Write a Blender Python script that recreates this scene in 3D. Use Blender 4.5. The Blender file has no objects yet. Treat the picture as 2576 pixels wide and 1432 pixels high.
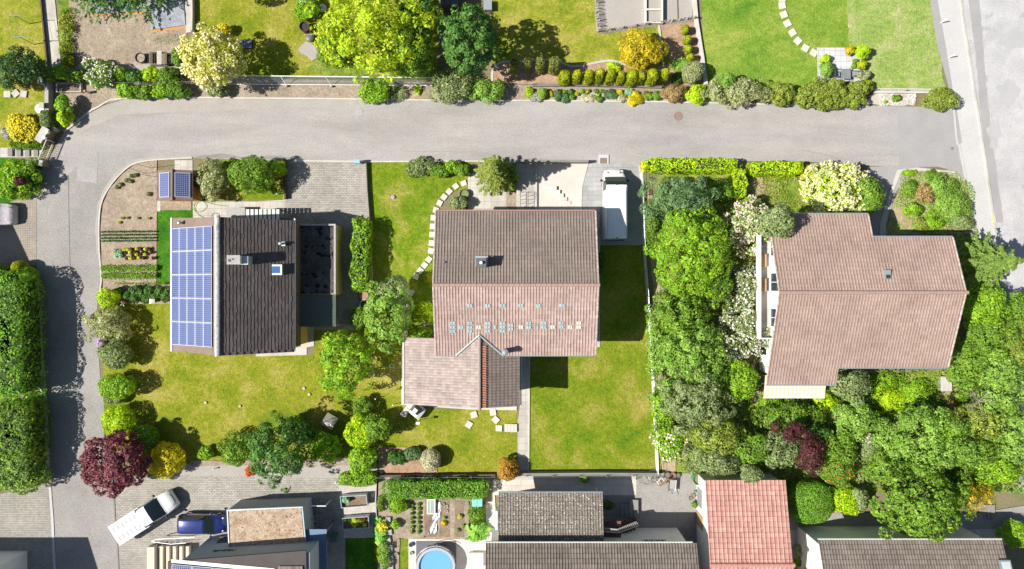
import bpy, bmesh, math, random
import numpy as np
from mathutils import Vector, Matrix
R = math.radians
SC = bpy.context.scene
COL = SC.collection
# ---------------------------------------------------------------- camera, sky, sun, exposure
CAM_H = 61.3            # drone height above the street
FOC = 1717.0            # focal length in pixels of a 2576 x 1432 picture
cam_data = bpy.data.cameras.new('camera'); cam = bpy.data.objects.new('camera', cam_data); COL.objects.link(cam)
cam.location = (0, 0, CAM_H); cam.rotation_euler = (0, 0, 0)
cam_data.sensor_fit = 'HORIZONTAL'; cam_data.sensor_width = 36.0; cam_data.lens = 36.0 * FOC / 2576
cam_data.clip_end = 3000
SC.camera = cam
SUN_EL = 47.0; SUN_DIR = (-math.cos(R(SUN_EL)) * math.cos(R(10)), -math.cos(R(SUN_EL)) * math.sin(R(10)), math.sin(R(SUN_EL)))
W = bpy.data.worlds.new('World'); SC.world = W; W.use_nodes = True
nt = W.node_tree; bg = nt.nodes['Background']
sky = nt.nodes.new('ShaderNodeTexSky'); sky.sky_type = 'NISHITA'; sky.sun_disc = False
sky.sun_elevation = R(SUN_EL); sky.sun_rotation = math.atan2(SUN_DIR[0], SUN_DIR[1])
nt.links.new(sky.outputs[0], bg.inputs[0]); bg.inputs[1].default_value = 0.06
sl = bpy.data.lights.new('sun', 'SUN'); sl.energy = 5.0; sl.angle = R(0.5); sl.color = (1.0, 0.95, 0.86)
so = bpy.data.objects.new('sun', sl); COL.objects.link(so)
so.rotation_euler = Vector(SUN_DIR).to_track_quat('Z', 'Y').to_euler()
SC.view_settings.view_transform = 'Standard'; SC.view_settings.look = 'None'
SC.view_settings.gamma = 1.0; SC.view_settings.exposure = 0.58; SC.view_settings.use_curve_mapping = False
try:
    SC.cycles.max_bounces = 5; SC.cycles.diffuse_bounces = 2; SC.cycles.glossy_bounces = 2
    SC.cycles.transmission_bounces = 3; SC.cycles.transparent_max_bounces = 4
    SC.cycles.caustics_reflective = False; SC.cycles.caustics_refractive = False
except Exception: pass

# ---------------------------------------------------------------- measuring: a point of the survey at height z -> world
def P(px, py, z=0.0):
    s = (CAM_H - z) / FOC
    return ((px - 1288) * s, (716 - py) * s, z)
def PP(pts, z=0.0): return [P(a, b, z) for a, b in pts]

# ---------------------------------------------------------------- tags and linking
def tag(o, label=None, cat=None, group=None, kind=None):
    if label: o['label'] = label
    if cat: o['category'] = cat
    if group: o['group'] = group
    if kind: o['kind'] = kind
    return o
def thing(name, label, cat, loc=(0, 0, 0), rz=0.0, group=None):
    o = bpy.data.objects.new(name, None); o.empty_display_size = .2; COL.objects.link(o)
    o.location = loc; o.rotation_euler = (0, 0, rz)
    return tag(o, label, cat, group)
ORIGIN = {}
def link(name, me, mat, parent=None):
    o = bpy.data.objects.new(name, me); COL.objects.link(o)
    if mat is not None: me.materials.append(mat)
    if parent is not None: o.parent = parent
    return o
class MB:
    """collects faces; built as ONE mesh object"""
    def __init__(s): s.v = []; s.f = []
    def add(s, vs, fs):
        n = len(s.v); s.v += [tuple(v) for v in vs]; s.f += [tuple(i + n for i in f) for f in fs]; return s
    def box(s, x0, x1, y0, y1, z0, z1):
        return s.add([(x0,y0,z0),(x1,y0,z0),(x1,y1,z0),(x0,y1,z0),(x0,y0,z1),(x1,y0,z1),(x1,y1,z1),(x0,y1,z1)],
                     [(0,3,2,1),(4,5,6,7),(0,1,5,4),(1,2,6,5),(2,3,7,6),(3,0,4,7)])
    def obox(s, c, l, w, h, a=0.0, z0=None):
        """box centred on c in plan, length l along angle a, width w, from c.z up h"""
        ca, sa = math.cos(a), math.sin(a); z = c[2] if z0 is None else z0
        q = [(c[0] + ca*x - sa*y, c[1] + sa*x + ca*y) for x, y in ((-l/2,-w/2),(l/2,-w/2),(l/2,w/2),(-l/2,w/2))]
        return s.prism(q, z, z + h)
    def prism(s, pts, z0, z1):
        n = len(pts)
        a = sum(pts[i][0]*pts[(i+1)%n][1] - pts[(i+1)%n][0]*pts[i][1] for i in range(n))
        if a < 0: pts = pts[::-1]
        vs = [(p[0], p[1], z0) for p in pts] + [(p[0], p[1], z1) for p in pts]
        return s.add(vs, [tuple(range(n-1,-1,-1)), tuple(range(n, 2*n))] + [(i,(i+1)%n,n+(i+1)%n,n+i) for i in range(n)])
    def tube(s, a, b, r0, r1=None, n=8, cap=True):
        r1 = r0 if r1 is None else r1
        a, b = Vector(a), Vector(b); d = (b - a)
        if d.length < 1e-6: return s
        d.normalize(); t = d.orthogonal().normalized(); u = d.cross(t)
        vs = []
        for c, r in ((a, r0), (b, r1)):
            for i in range(n):
                q = 2*math.pi*i/n; vs.append(c + (t*math.cos(q) + u*math.sin(q))*r)
        fs = [(i,(i+1)%n,n+(i+1)%n,n+i) for i in range(n)]
        if cap: fs += [tuple(range(n-1,-1,-1)), tuple(range(n,2*n))]
        return s.add(vs, fs)
    def path(s, pts, r, n=6):
        for a, b in zip(pts[:-1], pts[1:]): s.tube(a, b, r, r, n)
        return s
    def lathe(s, c, prof, n=24):
        """prof: list of (radius, z) from bottom/outside; open surface of revolution round c"""
        vs = []; m = len(prof)
        for r, z in prof:
            for i in range(n):
                q = 2*math.pi*i/n; vs.append((c[0]+r*math.cos(q), c[1]+r*math.sin(q), c[2]+z))
        fs = [(k*n+i, k*n+(i+1)%n, (k+1)*n+(i+1)%n, (k+1)*n+i) for k in range(m-1) for i in range(n)]
        return s.add(vs, fs)
    def disc(s, c, r, n=24):
        return s.add([(c[0]+r*math.cos(2*math.pi*i/n), c[1]+r*math.sin(2*math.pi*i/n), c[2]) for i in range(n)], [tuple(range(n))])
    def ball(s, c, r, n=14, m=8, sz=1.0):
        prof = [(max(r*math.sin(math.pi*k/m), 1e-4), -r*sz*math.cos(math.pi*k/m)) for k in range(m+1)]
        return s.lathe(c, prof, n)
    def quad(s, a, b, c, d): return s.add([a,b,c,d], [(0,1,2,3)])
    def build(s, name, mat, parent=None, at=None, smooth=False):
        """world-coordinate mesh; at = base point the object sits on (top level), or parent's location is taken off"""
        off = Vector(at) if at is not None else Vector((0,0,0))
        if parent is not None and at is None:
            p = parent
            while p is not None:
                off = off + Vector(p.location); p = p.parent
        me = bpy.data.meshes.new(name)
        me.from_pydata([(v[0]-off.x, v[1]-off.y, v[2]-off.z) for v in s.v], [], s.f)
        if smooth: me.polygons.foreach_set('use_smooth', [True]*len(me.polygons))
        me.update()
        o = link(name, me, mat, parent)
        if parent is None and at is not None: o.location = at
        return o
    def local(s, name, mat, parent=None, smooth=False):
        """mesh already in its parent's own coordinates"""
        me = bpy.data.meshes.new(name); me.from_pydata(s.v, [], s.f)
        if smooth: me.polygons.foreach_set('use_smooth', [True]*len(me.polygons))
        me.update(); return link(name, me, mat, parent)
def bevel(o, w=.02, seg=2):
    m = o.modifiers.new('bevel', 'BEVEL'); m.width = w; m.segments = seg; m.limit_method = 'ANGLE'; return o

# ---------------------------------------------------------------- materials
MATS = {}
def _new(name):
    m = bpy.data.materials.new(name); m.use_nodes = True; n = m.node_tree
    b = n.nodes['Principled BSDF']; MATS[name] = m
    return m, n, b
def _ramp(n, cols, pos=None):
    r = n.nodes.new('ShaderNodeValToRGB'); e = r.color_ramp.elements
    k = len(cols); pos = pos or [.3 + .4*i/max(1,k-1) for i in range(k)]
    while len(e) < k: e.new(.5)
    for i, c in enumerate(cols): e[i].position = pos[i]; e[i].color = (*c, 1)
    return r
def _noise(n, vec, scale, detail=4, rough=.6, dist=0):
    t = n.nodes.new('ShaderNodeTexNoise'); t.inputs['Scale'].default_value = scale
    t.inputs['Detail'].default_value = detail; t.inputs['Roughness'].default_value = rough; t.inputs['Distortion'].default_value = dist
    n.links.new(vec, t.inputs['Vector']); return t
def _mul(n, a, fac_socket, lo, hi):
    """multiply colour a by map(fac, .25...75 -> lo..hi)"""
    mr = n.nodes.new('ShaderNodeMapRange'); mr.inputs[1].default_value = .25; mr.inputs[2].default_value = .75
    mr.inputs[3].default_value = lo; mr.inputs[4].default_value = hi; n.links.new(fac_socket, mr.inputs[0])
    mx = n.nodes.new('ShaderNodeVectorMath'); mx.operation = 'SCALE'; n.links.new(a, mx.inputs[0]); n.links.new(mr.outputs[0], mx.inputs[3])
    return mx.outputs[0]
def surf(name, cols, scale=.5, fine=.2, fscale=12, rough=.9, bump=.3, bdist=.02, metal=0, spec=.3, mid=None, stretch=None, spots=None):
    """weathered solid surface: slow blotches between cols, fine grain, bump"""
    if name in MATS: return MATS[name]
    m, n, b = _new(name)
    g = n.nodes.new('ShaderNodeNewGeometry'); vec = g.outputs['Position']
    if stretch:
        mp = n.nodes.new('ShaderNodeMapping'); mp.inputs['Scale'].default_value = stretch; n.links.new(vec, mp.inputs[0]); vec = mp.outputs[0]
    big = _noise(n, vec, scale, 6, .62, .4); vec = g.outputs['Position']; r = _ramp(n, cols); n.links.new(big.outputs[0], r.inputs[0]); c = r.outputs[0]
    if mid:
        c = _mul(n, c, _noise(n, vec, mid[0], 4).outputs[0], 1-mid[1], 1+mid[1])
    fn = _noise(n, vec, fscale, 3, .7)
    if fine: c = _mul(n, c, fn.outputs[0], 1-fine, 1+fine)
    if spots:
        col, sc, th = spots
        sn = _noise(n, vec, sc, 3, .6); rr = _ramp(n, [(0,0,0),(1,1,1)], [th, min(1,th+.06)]); n.links.new(sn.outputs[0], rr.inputs[0])
        mx = n.nodes.new('ShaderNodeMix'); mx.data_type = 'RGBA'; n.links.new(rr.outputs[0], mx.inputs[0]); n.links.new(c, mx.inputs[6]); mx.inputs[7].default_value = (*col,1); c = mx.outputs[2]
    n.links.new(c, b.inputs['Base Color'])
    b.inputs['Roughness'].default_value = rough; b.inputs['Metallic'].default_value = metal; b.inputs['Specular IOR Level'].default_value = spec
    if bump:
        bp = n.nodes.new('ShaderNodeBump'); bp.inputs['Strength'].default_value = bump; bp.inputs['Distance'].default_value = bdist
        n.links.new(fn.outputs[0], bp.inputs['Height']); n.links.new(bp.outputs[0], b.inputs['Normal'])
    return m
def paver(name, cols, bw=.24, bh=.16, mortar=(.12,.11,.1), msize=.014, rot=0.0, fine=.2, rough=.9, off=.5, bump=.5):
    if name in MATS: return MATS[name]
    m, n, b = _new(name)
    g = n.nodes.new('ShaderNodeNewGeometry'); mp = n.nodes.new('ShaderNodeMapping'); mp.inputs['Rotation'].default_value = (0,0,rot)
    n.links.new(g.outputs['Position'], mp.inputs[0])
    t = n.nodes.new('ShaderNodeTexBrick'); t.offset = off; n.links.new(mp.outputs[0], t.inputs['Vector'])
    t.inputs['Scale'].default_value = 1; t.inputs['Brick Width'].default_value = bw; t.inputs['Row Height'].default_value = bh
    t.inputs['Mortar Size'].default_value = msize; t.inputs['Color1'].default_value = (*cols[0],1); t.inputs['Color2'].default_value = (*cols[1],1)
    t.inputs['Mortar'].default_value = (*mortar,1); t.inputs['Mortar Smooth'].default_value = .2
    c = _mul(n, t.outputs[0], _noise(n, g.outputs['Position'], .45, 6).outputs[0], .78, 1.2)
    fn = _noise(n, g.outputs['Position'], 14, 3, .7); c = _mul(n, c, fn.outputs[0], 1-fine, 1+fine)
    n.links.new(c, b.inputs['Base Color']); b.inputs['Roughness'].default_value = rough
    bp = n.nodes.new('ShaderNodeBump'); bp.inputs['Strength'].default_value = bump; bp.inputs['Distance'].default_value = .015; bp.invert = True
    n.links.new(t.outputs[1], bp.inputs['Height']); n.links.new(bp.outputs[0], b.inputs['Normal'])
    return m
def tiles(name, cols, stain=.2, lichen=None, rough=.85, joint=.45):
    """roof tiles: one colour draw per tile from the tile-unit UVs"""
    m, n, b = _new(name)
    uv = n.nodes.new('ShaderNodeUVMap'); fl = n.nodes.new('ShaderNodeVectorMath'); fl.operation = 'FLOOR'; n.links.new(uv.outputs[0], fl.inputs[0])
    wn = n.nodes.new('ShaderNodeTexWhiteNoise'); wn.noise_dimensions = '2D'; n.links.new(fl.outputs[0], wn.inputs[0])
    r = _ramp(n, cols, [i/(len(cols)-1) for i in range(len(cols))]); n.links.new(wn.outputs[0], r.inputs[0])
    g = n.nodes.new('ShaderNodeNewGeometry'); base = r.outputs[0]
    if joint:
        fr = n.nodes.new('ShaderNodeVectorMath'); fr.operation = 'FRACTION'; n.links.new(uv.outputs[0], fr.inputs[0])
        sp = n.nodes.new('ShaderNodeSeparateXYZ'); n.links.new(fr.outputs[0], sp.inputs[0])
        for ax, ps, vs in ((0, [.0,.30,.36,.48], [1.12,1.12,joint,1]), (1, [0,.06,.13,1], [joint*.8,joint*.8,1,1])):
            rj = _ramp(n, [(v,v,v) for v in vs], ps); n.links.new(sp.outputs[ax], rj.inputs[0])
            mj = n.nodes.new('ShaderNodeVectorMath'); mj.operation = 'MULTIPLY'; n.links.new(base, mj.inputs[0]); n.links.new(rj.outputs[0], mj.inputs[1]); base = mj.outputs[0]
    c = _mul(n, base, _noise(n, g.outputs['Position'], .5, 6).outputs[0], 1-stain, 1+stain)
    fn = _noise(n, g.outputs['Position'], 16, 3, .7); c = _mul(n, c, fn.outputs[0], .75, 1.25)
    if lichen:
        col, sc, th = lichen
        sn = _noise(n, g.outputs['Position'], sc, 4, .65); rr = _ramp(n, [(0,0,0),(1,1,1)], [th, th+.05]); n.links.new(sn.outputs[0], rr.inputs[0])
        mx = n.nodes.new('ShaderNodeMix'); mx.data_type = 'RGBA'; n.links.new(rr.outputs[0], mx.inputs[0]); n.links.new(c, mx.inputs[6]); mx.inputs[7].default_value = (*col,1); c = mx.outputs[2]
    n.links.new(c, b.inputs['Base Color']); b.inputs['Roughness'].default_value = rough; b.inputs['Specular IOR Level'].default_value = .3
    bp = n.nodes.new('ShaderNodeBump'); bp.inputs['Strength'].default_value = .25; bp.inputs['Distance'].default_value = .01
    n.links.new(fn.outputs[0], bp.inputs['Height']); n.links.new(bp.outputs[0], b.inputs['Normal'])
    return m
def leafm(name, c1, c2, c3, trans=.35, var=.28, gain=1.0, warm_=False):
    """foliage: a colour draw per leaf, slow drift through the crown, light through the leaf"""
    m = bpy.data.materials.new(name); m.use_nodes = True; n = m.node_tree; n.nodes.clear(); MATS[name] = m
    c1, c2, c3 = [tuple(min(.82, v*gain*((1.22, .95, 1.0)[i] if warm_ else 1) + (.014 if i == 2 and warm_ else 0)) for i, v in enumerate(c)) for c in (c1, c2, c3)]
    out = n.nodes.new('ShaderNodeOutputMaterial'); g = n.nodes.new('ShaderNodeNewGeometry')
    r = _ramp(n, [c1, c2, c3], [0, .5, 1]); n.links.new(g.outputs['Random Per Island'], r.inputs[0])
    c = _mul(n, r.outputs[0], _noise(n, g.outputs['Position'], .9, 3).outputs[0], 1-var, 1+var)
    d = n.nodes.new('ShaderNodeBsdfPrincipled'); n.links.new(c, d.inputs['Base Color']); d.inputs['Roughness'].default_value = .55; d.inputs['Specular IOR Level'].default_value = .28
    t = n.nodes.new('ShaderNodeBsdfTranslucent')
    warm = n.nodes.new('ShaderNodeVectorMath'); warm.operation = 'MULTIPLY'; warm.inputs[1].default_value = (1.25, 1.15, .55); n.links.new(c, warm.inputs[0]); n.links.new(warm.outputs[0], t.inputs[0])
    mx = n.nodes.new('ShaderNodeMixShader'); mx.inputs[0].default_value = trans
    n.links.new(d.outputs[0], mx.inputs[1]); n.links.new(t.outputs[0], mx.inputs[2]); n.links.new(mx.outputs[0], out.inputs[0])
    return m
def plain(name, col, rough=.5, metal=0, spec=.5, coat=0, fine=.06, fscale=20):
    """paint, metal, plastic with a little unevenness"""
    if name in MATS: return MATS[name]
    m = surf(name, [tuple(c*.93 for c in col), col, tuple(min(1,c*1.05) for c in col)], scale=1.2, fine=fine, fscale=fscale, rough=rough, bump=0, metal=metal, spec=spec)
    if coat: m.node_tree.nodes['Principled BSDF'].inputs['Coat Weight'].default_value = coat
    return m

# ---------------------------------------------------------------- ground sheets: each lies a few mm above the one before
_sheet = [0.0]
def sheet(name, pts, mat, jit=0.0, step=.5, label=None, seed=1, kind='structure'):
    _sheet[0] += .0012; z = _sheet[0]
    q = [P(a, b)[:2] for a, b in pts]
    if jit:
        rg = random.Random(seed + len(pts)); o = []
        for i in range(len(q)):
            a, b = q[i], q[(i+1) % len(q)]; L = math.hypot(b[0]-a[0], b[1]-a[1]); k = max(1, int(L/step))
            for j in range(k):
                t = j/k; o.append((a[0]+(b[0]-a[0])*t + rg.uniform(-jit,jit), a[1]+(b[1]-a[1])*t + rg.uniform(-jit,jit)))
        q = o
    me = bpy.data.meshes.new(name); me.from_pydata([(x, y, z) for x, y in q], [], [tuple(range(len(q)))]); me.update()
    if me.polygons[0].normal.z < 0: me.flip_normals()
    o = link(name, me, mat); tag(o, label, None, None, kind); return o
def smooth_line(pts, k=6):
    """Catmull-Rom through the points"""
    out = []; n = len(pts)
    for i in range(n-1):
        p0, p1, p2, p3 = pts[max(0,i-1)], pts[i], pts[i+1], pts[min(n-1,i+2)]
        for j in range(k):
            t = j/k
            out.append(tuple(.5*((2*p1[d]) + (-p0[d]+p2[d])*t + (2*p0[d]-5*p1[d]+4*p2[d]-p3[d])*t*t + (-p0[d]+3*p1[d]-3*p2[d]+p3[d])*t**3) for d in range(len(p1))))
    out.append(tuple(pts[-1])); return out
def strip(name, pts, w, h, mat, z0=0.0, parent=None, kind=None, label=None, cat=None, group=None, closed=False):
    """kerb / low wall of width w (m) and height h following plan pixels pts"""
    q = [Vector(P(a, b)[:2]) for a, b in pts]; L = []; Rr = []
    for i in range(len(q)):
        a = q[max(0,i-1)]; b = q[min(len(q)-1,i+1)]; d = (b-a).normalized(); nn = Vector((-d.y, d.x))*w/2
        L.append(q[i]+nn); Rr.append(q[i]-nn)
    mb = MB(); n = len(q); vs = []
    for i in range(n):
        vs += [(L[i].x,L[i].y,z0),(Rr[i].x,Rr[i].y,z0),(Rr[i].x,Rr[i].y,z0+h),(L[i].x,L[i].y,z0+h)]
    fs = [(0,3,2,1)] + [(4*(n-1),4*(n-1)+1,4*(n-1)+2,4*(n-1)+3)]
    for i in range(n-1):
        a, b = 4*i, 4*i+4
        for k in range(4): fs.append((a+k, a+(k+1)%4, b+(k+1)%4, b+k))
    mb.add(vs, fs)
    base = (q[0].x, q[0].y, 0)
    o = mb.build(name, mat, parent, at=None if parent else base)
    bm = bmesh.new(); bm.from_mesh(o.data); bmesh.ops.recalc_face_normals(bm, faces=bm.faces); bm.to_mesh(o.data); bm.free()
    return tag(o, label, cat, group, kind)

# ---------------------------------------------------------------- foliage
def _frame(nrm, rng):
    n = nrm/np.maximum(np.linalg.norm(nrm, axis=1, keepdims=True), 1e-6)
    a = rng.normal(size=n.shape); t = np.cross(n, a); t /= np.maximum(np.linalg.norm(t, axis=1, keepdims=True), 1e-6)
    return n, t, np.cross(n, t)
def leaf_mesh(name, c, nrm, size, rng, aspect=.6, tdir=None):
    """one kite-shaped, slightly folded leaf per centre"""
    N = len(c); n, t, b = _frame(nrm, rng)
    if tdir is not None:
        t = tdir + rng.normal(size=tdir.shape)*.25; t /= np.maximum(np.linalg.norm(t, axis=1, keepdims=True), 1e-6)
        b = np.cross(n, t); b /= np.maximum(np.linalg.norm(b, axis=1, keepdims=True), 1e-6)
    s = np.asarray(size).reshape(-1,1)*np.ones((N,1)); w = s*aspect
    v = np.empty((N,4,3))
    v[:,0] = c - t*s*.5; v[:,1] = c + b*w*.5 + t*s*.08 + n*s*.10; v[:,2] = c + t*s*.5; v[:,3] = c - b*w*.5 + t*s*.08 + n*s*.10
    me = bpy.data.meshes.new(name)
    me.vertices.add(4*N); me.vertices.foreach_set('co', v.astype(np.float32).ravel())
    me.loops.add(4*N); me.loops.foreach_set('vertex_index', np.arange(4*N, dtype=np.int32))
    me.polygons.add(N); me.polygons.foreach_set('loop_start', np.arange(0, 4*N, 4, dtype=np.int32))
    me.polygons.foreach_set('loop_total', np.full(N, 4, dtype=np.int32))
    me.update(calc_edges=True); return me
def dirs(rng, n, zmin=-1.0):
    z = rng.uniform(zmin, 1, n); a = rng.uniform(0, 2*math.pi, n); r = np.sqrt(1-z*z)
    return np.stack([r*np.cos(a), r*np.sin(a), z], 1)
def lobed(rng, R3, n, lob, rough=.16, zmin=-.35, inner=.2):
    """leaf centres and normals of an uneven crown made of many leafy lobes inside half-axes R3"""
    R3 = np.array(R3, float); m = R3[:2].mean()
    K = max(5, int(lob)); 
    ga = math.pi*(3-5**.5); i = np.arange(K)+.5
    z = 1 - i/K*(1-zmin); a = ga*i*1.0 + rng.uniform(0, 6.28); r = np.sqrt(np.maximum(0, 1-z*z))
    d = np.stack([r*np.cos(a), r*np.sin(a), z], 1) + rng.normal(size=(K,3))*.14; d /= np.linalg.norm(d, axis=1, keepdims=True)
    rl = m*1.55/math.sqrt(K)*rng.uniform(.75, 1.3, K)
    rl = np.minimum(rl, m*.5)
    cc = d*(R3 - rl[:,None]*np.array([.85,.85,.85*min(1,R3[2]/m)]))*(1 + rng.normal(size=(K,1))*rough)
    w = rl**2; w /= w.sum(); k = rng.choice(K, n, p=w)
    e = dirs(rng, n, -.55); flip = (e*d[k]).sum(1) < -.25; e[flip] *= -1
    e[:,2] *= min(1.0, R3[2]/m*1.1)
    rr = rl[k]*(.55 + .5*rng.random(n)**.6)
    c = cc[k] + e*rr[:,None]; nn = e*.8 + d[k]*.4 + rng.normal(size=(n,3))*.42 + np.array([0,0,.3])
    if inner:
        q = int(n*inner); ci = dirs(rng, q, -.6)*R3*(rng.random((q,1))**.4)*.8
        c = np.concatenate([c, ci]); nn = np.concatenate([nn, rng.normal(size=(q,3)) + np.array([0,0,.6])])
    return c, nn
def shell(rng, R3, n, e=2.0, wob=.06, wsc=2.5, zmin=-.9, deep=.16):
    """leaf centres on a clipped (super-ellipsoid) surface"""
    R3 = np.array(R3, float)
    # sample by area: pick points on the surface of the box / sphere mix
    d = rng.normal(size=(n*2,3))
    if e > 3:
        ar = np.array([R3[1]*R3[2], R3[0]*R3[2], R3[0]*R3[1]]); ax = rng.choice(3, n*2, p=ar/ar.sum())
        d = rng.uniform(-1,1,(n*2,3)); d[np.arange(n*2), ax] = np.sign(d[np.arange(n*2), ax])
    s = (np.abs(d)**e).sum(1)**(1/e); u = d/s[:,None]; u = u[u[:,2] > zmin][:n]; n = len(u)
    g = np.sign(u)*np.abs(u)**(e-1)/R3; g /= np.linalg.norm(g, axis=1, keepdims=True)
    p = u*R3; ph = rng.uniform(0,6.28,3)
    wv = np.sin(p[:,0]*wsc+ph[0])*np.sin(p[:,1]*wsc*1.1+ph[1]) + .6*np.sin(p[:,0]*wsc*2.3+ph[2])*np.cos(p[:,1]*wsc*2.1+p[:,2]*wsc*1.7)
    m = min(R3.min(), .9)
    c = p + g*(wob*m*wv - deep*m*rng.random(n)**2)[:,None]
    return c, g*1.0 + rng.normal(size=(n,3))*.5
def whorls(rng, Rr, h, n, z0=.1, levels=12, up=.15):
    """conifer boughs: leaf centres, normals and directions along drooping branches in whorls"""
    C=[];Nn=[];T=[]
    for l in range(levels):
        f = l/(levels-1); z = z0*h + (h*(1-z0))*f; L = Rr*(1-f)**.8*rng.uniform(.85,1.08)+.12
        nb = max(5, int(13*(1-f)+4)); ph = rng.uniform(0,6.28)
        for k in range(nb):
            a = ph + 2*math.pi*k/nb + rng.normal()*.15; LL = L*rng.uniform(.75,1.12); dx, dy = math.cos(a), math.sin(a)
            q = max(8, int(n/levels/nb*(.4+1.2*(1-f))*1.2)); s = rng.random(q)**.7
            wid = .22*LL*(1-s)*.9+.06; side = rng.normal(size=q)*wid*.6
            x = dx*s*LL - dy*side; y = dy*s*LL + dx*side; zz = z + up*LL*s - .22*LL*s*s - np.abs(side)*.25
            C.append(np.stack([x,y,zz+rng.normal(size=q)*.03],1))
            sg = np.sign(side)[:,None]
            t = np.array([dx,dy,-.1])[None]*.8 + sg*np.array([-dy,dx,-.1])[None]*.7
            T.append(t); Nn.append(np.tile([0,0,1.0],(q,1)) + rng.normal(size=(q,3))*.45 + .3*np.array([dx,dy,0])[None])
    return np.concatenate(C), np.concatenate(Nn), np.concatenate(T)
SEED = [11]
def plant(name, label, cat, px, py, rx, ry, h, mat, style='round', leaf=.2, dens=1.0, trunk=True, group=None, lob=None, zc=None, rz=None,
          flow=None, rot=0.0, aspect=.6, e=2.0, rough=.16, wob=.06, parts=True, z0=0.08, stemmat=None, deep=.16):
    SEED[0] += 1; rng = np.random.default_rng(SEED[0]*7+3)
    tree = name.endswith('tree')
    if rz is None: rz = h*.5*(.8 if tree else 1.0)
    if zc is None: zc = h - rz
    x, y, _ = P(px, py, z0 + zc + (0.35*rz if style != 'fir' else 0)); s = (CAM_H - z0 - zc - .3*rz)/FOC
    RX, RY = rx*s, ry*s
    area = 2*math.pi*((RX*RY)**.8*2 + (RX*rz)**.8 + (RY*rz)**.8)/3 if style != 'flat' else math.pi*RX*RY*2
    n = int(min(30000, max(60, dens*area*3.1/(leaf*leaf*aspect*.62))))
    tdir = None
    if style == 'round':
        lob = lob or max(8, min(90, int(3.2*RX*RY/ .16 * .35)))
        c, nn = lobed(rng, (RX, RY, rz), n, lob, rough)
    elif style in ('clip', 'hedge'):
        c, nn = shell(rng, (RX, RY, rz), n, e if style == 'clip' else max(e, 6), wob, deep=deep)
    elif style == 'fir':
        c, nn, tdir = whorls(rng, (RX+RY)/2, h, n); c = c*np.array([1, RY/RX if RX else 1, 1]) if False else c; c[:,2] -= zc
    elif style == 'spray':          # arching blades or stems from the middle
        a = rng.uniform(0,6.28,n); f = rng.random(n)**.6; L = rng.uniform(.7,1.1,n)
        c = np.stack([np.cos(a)*f*L*RX, np.sin(a)*f*L*RY, rz*(1.5*f-1.6*f*f)+rng.normal(size=n)*.05*h - .1*rz],1)
        tdir = np.stack([np.cos(a)*RX, np.sin(a)*RY, rz*(1.3-3*f)],1); tdir /= np.linalg.norm(tdir,axis=1,keepdims=True)
        nn = np.tile([0,0,1.0],(n,1))+rng.normal(size=(n,3))*.4
    if rot:
        ca, sa = math.cos(rot), math.sin(rot); M3 = np.array([[ca,-sa,0],[sa,ca,0],[0,0,1]])
        c = c@M3.T; nn = nn@M3.T
        if tdir is not None: tdir = tdir@M3.T
    c = c + np.array([0,0,zc]); ok = c[:,2] > .04; c, nn = c[ok], nn[ok]
    if tdir is not None: tdir = tdir[ok]
    sz = leaf*rng.uniform(.55,1.0,len(c))*(1+.75*(rng.random(len(c))<.22))
    me = leaf_mesh('crown' if tree else 'foliage', c, nn, sz, rng, aspect, tdir)
    if not parts:
        o = link(name, me, mat); o.location = (x, y, z0); return tag(o, label, cat, group)
    root = thing(name, label, cat, (x, y, z0), 0, group)
    link('crown' if tree else 'foliage', me, mat, root)
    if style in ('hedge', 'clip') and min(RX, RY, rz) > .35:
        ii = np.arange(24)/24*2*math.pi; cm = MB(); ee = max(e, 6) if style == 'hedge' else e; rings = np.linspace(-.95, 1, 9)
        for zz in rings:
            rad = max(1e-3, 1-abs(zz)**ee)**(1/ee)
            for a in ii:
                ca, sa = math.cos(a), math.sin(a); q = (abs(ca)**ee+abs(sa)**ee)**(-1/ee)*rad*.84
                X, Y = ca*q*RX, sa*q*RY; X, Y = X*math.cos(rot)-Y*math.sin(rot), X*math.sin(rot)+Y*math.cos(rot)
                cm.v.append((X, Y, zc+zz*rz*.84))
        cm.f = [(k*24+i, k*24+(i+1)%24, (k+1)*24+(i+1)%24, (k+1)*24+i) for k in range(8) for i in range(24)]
        cm.local('opaque_core', MATS['twigs'], root)  # opaque core added inside so the plant's shadow has no holes
    if flow:
        fm, frac, fs = flow; k = int(max(12, frac*len(c)))
        up = np.where((nn[:,2] > -.1) & (c[:,2] > zc-.3*rz))[0]; k = min(k, len(up)); ii = rng.choice(up, k, replace=False)
        nf = nn[ii]/np.linalg.norm(nn[ii],axis=1,keepdims=True)*.3 + np.array([0,0,1])*.7
        out = c[ii] + (nn[ii]/np.linalg.norm(nn[ii],axis=1,keepdims=True))*.06 + np.array([0,0,.05])
        out = np.repeat(out, 3, 0) + rng.normal(size=(k*3,3))*fs*.3
        link('blossoms', leaf_mesh('blossoms', out, np.repeat(nf,3,0)+rng.normal(size=(k*3,3))*.35, fs*rng.uniform(.7,1.3,k*3), rng, .85), fm, root)
    if trunk:
        tb = MB(); r0 = .035*h + .02 if tree else .03
        top = zc - .2*rz if tree else max(.15, zc*.8)
        tb.tube((0,0,-.05), (0,0,top), r0, r0*.6, 7)
        for k in range(7 if tree else 4):
            a = 2*math.pi*k/(7 if tree else 4)+rng.uniform(0,.6); f = rng.uniform(.4,.68)
            tb.tube((0,0,top*rng.uniform(.6,.98)), (math.cos(a)*RX*f, math.sin(a)*RY*f, zc + rz*rng.uniform(0,.4)), r0*.5, r0*.12, 5)
        if style == 'fir': tb = MB(); tb.tube((0,0,0),(0,0,h*.97), r0, .02, 7)
        tb.local('trunk' if tree else 'stem', stemmat or MATS['bark'], root)
    return root
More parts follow.
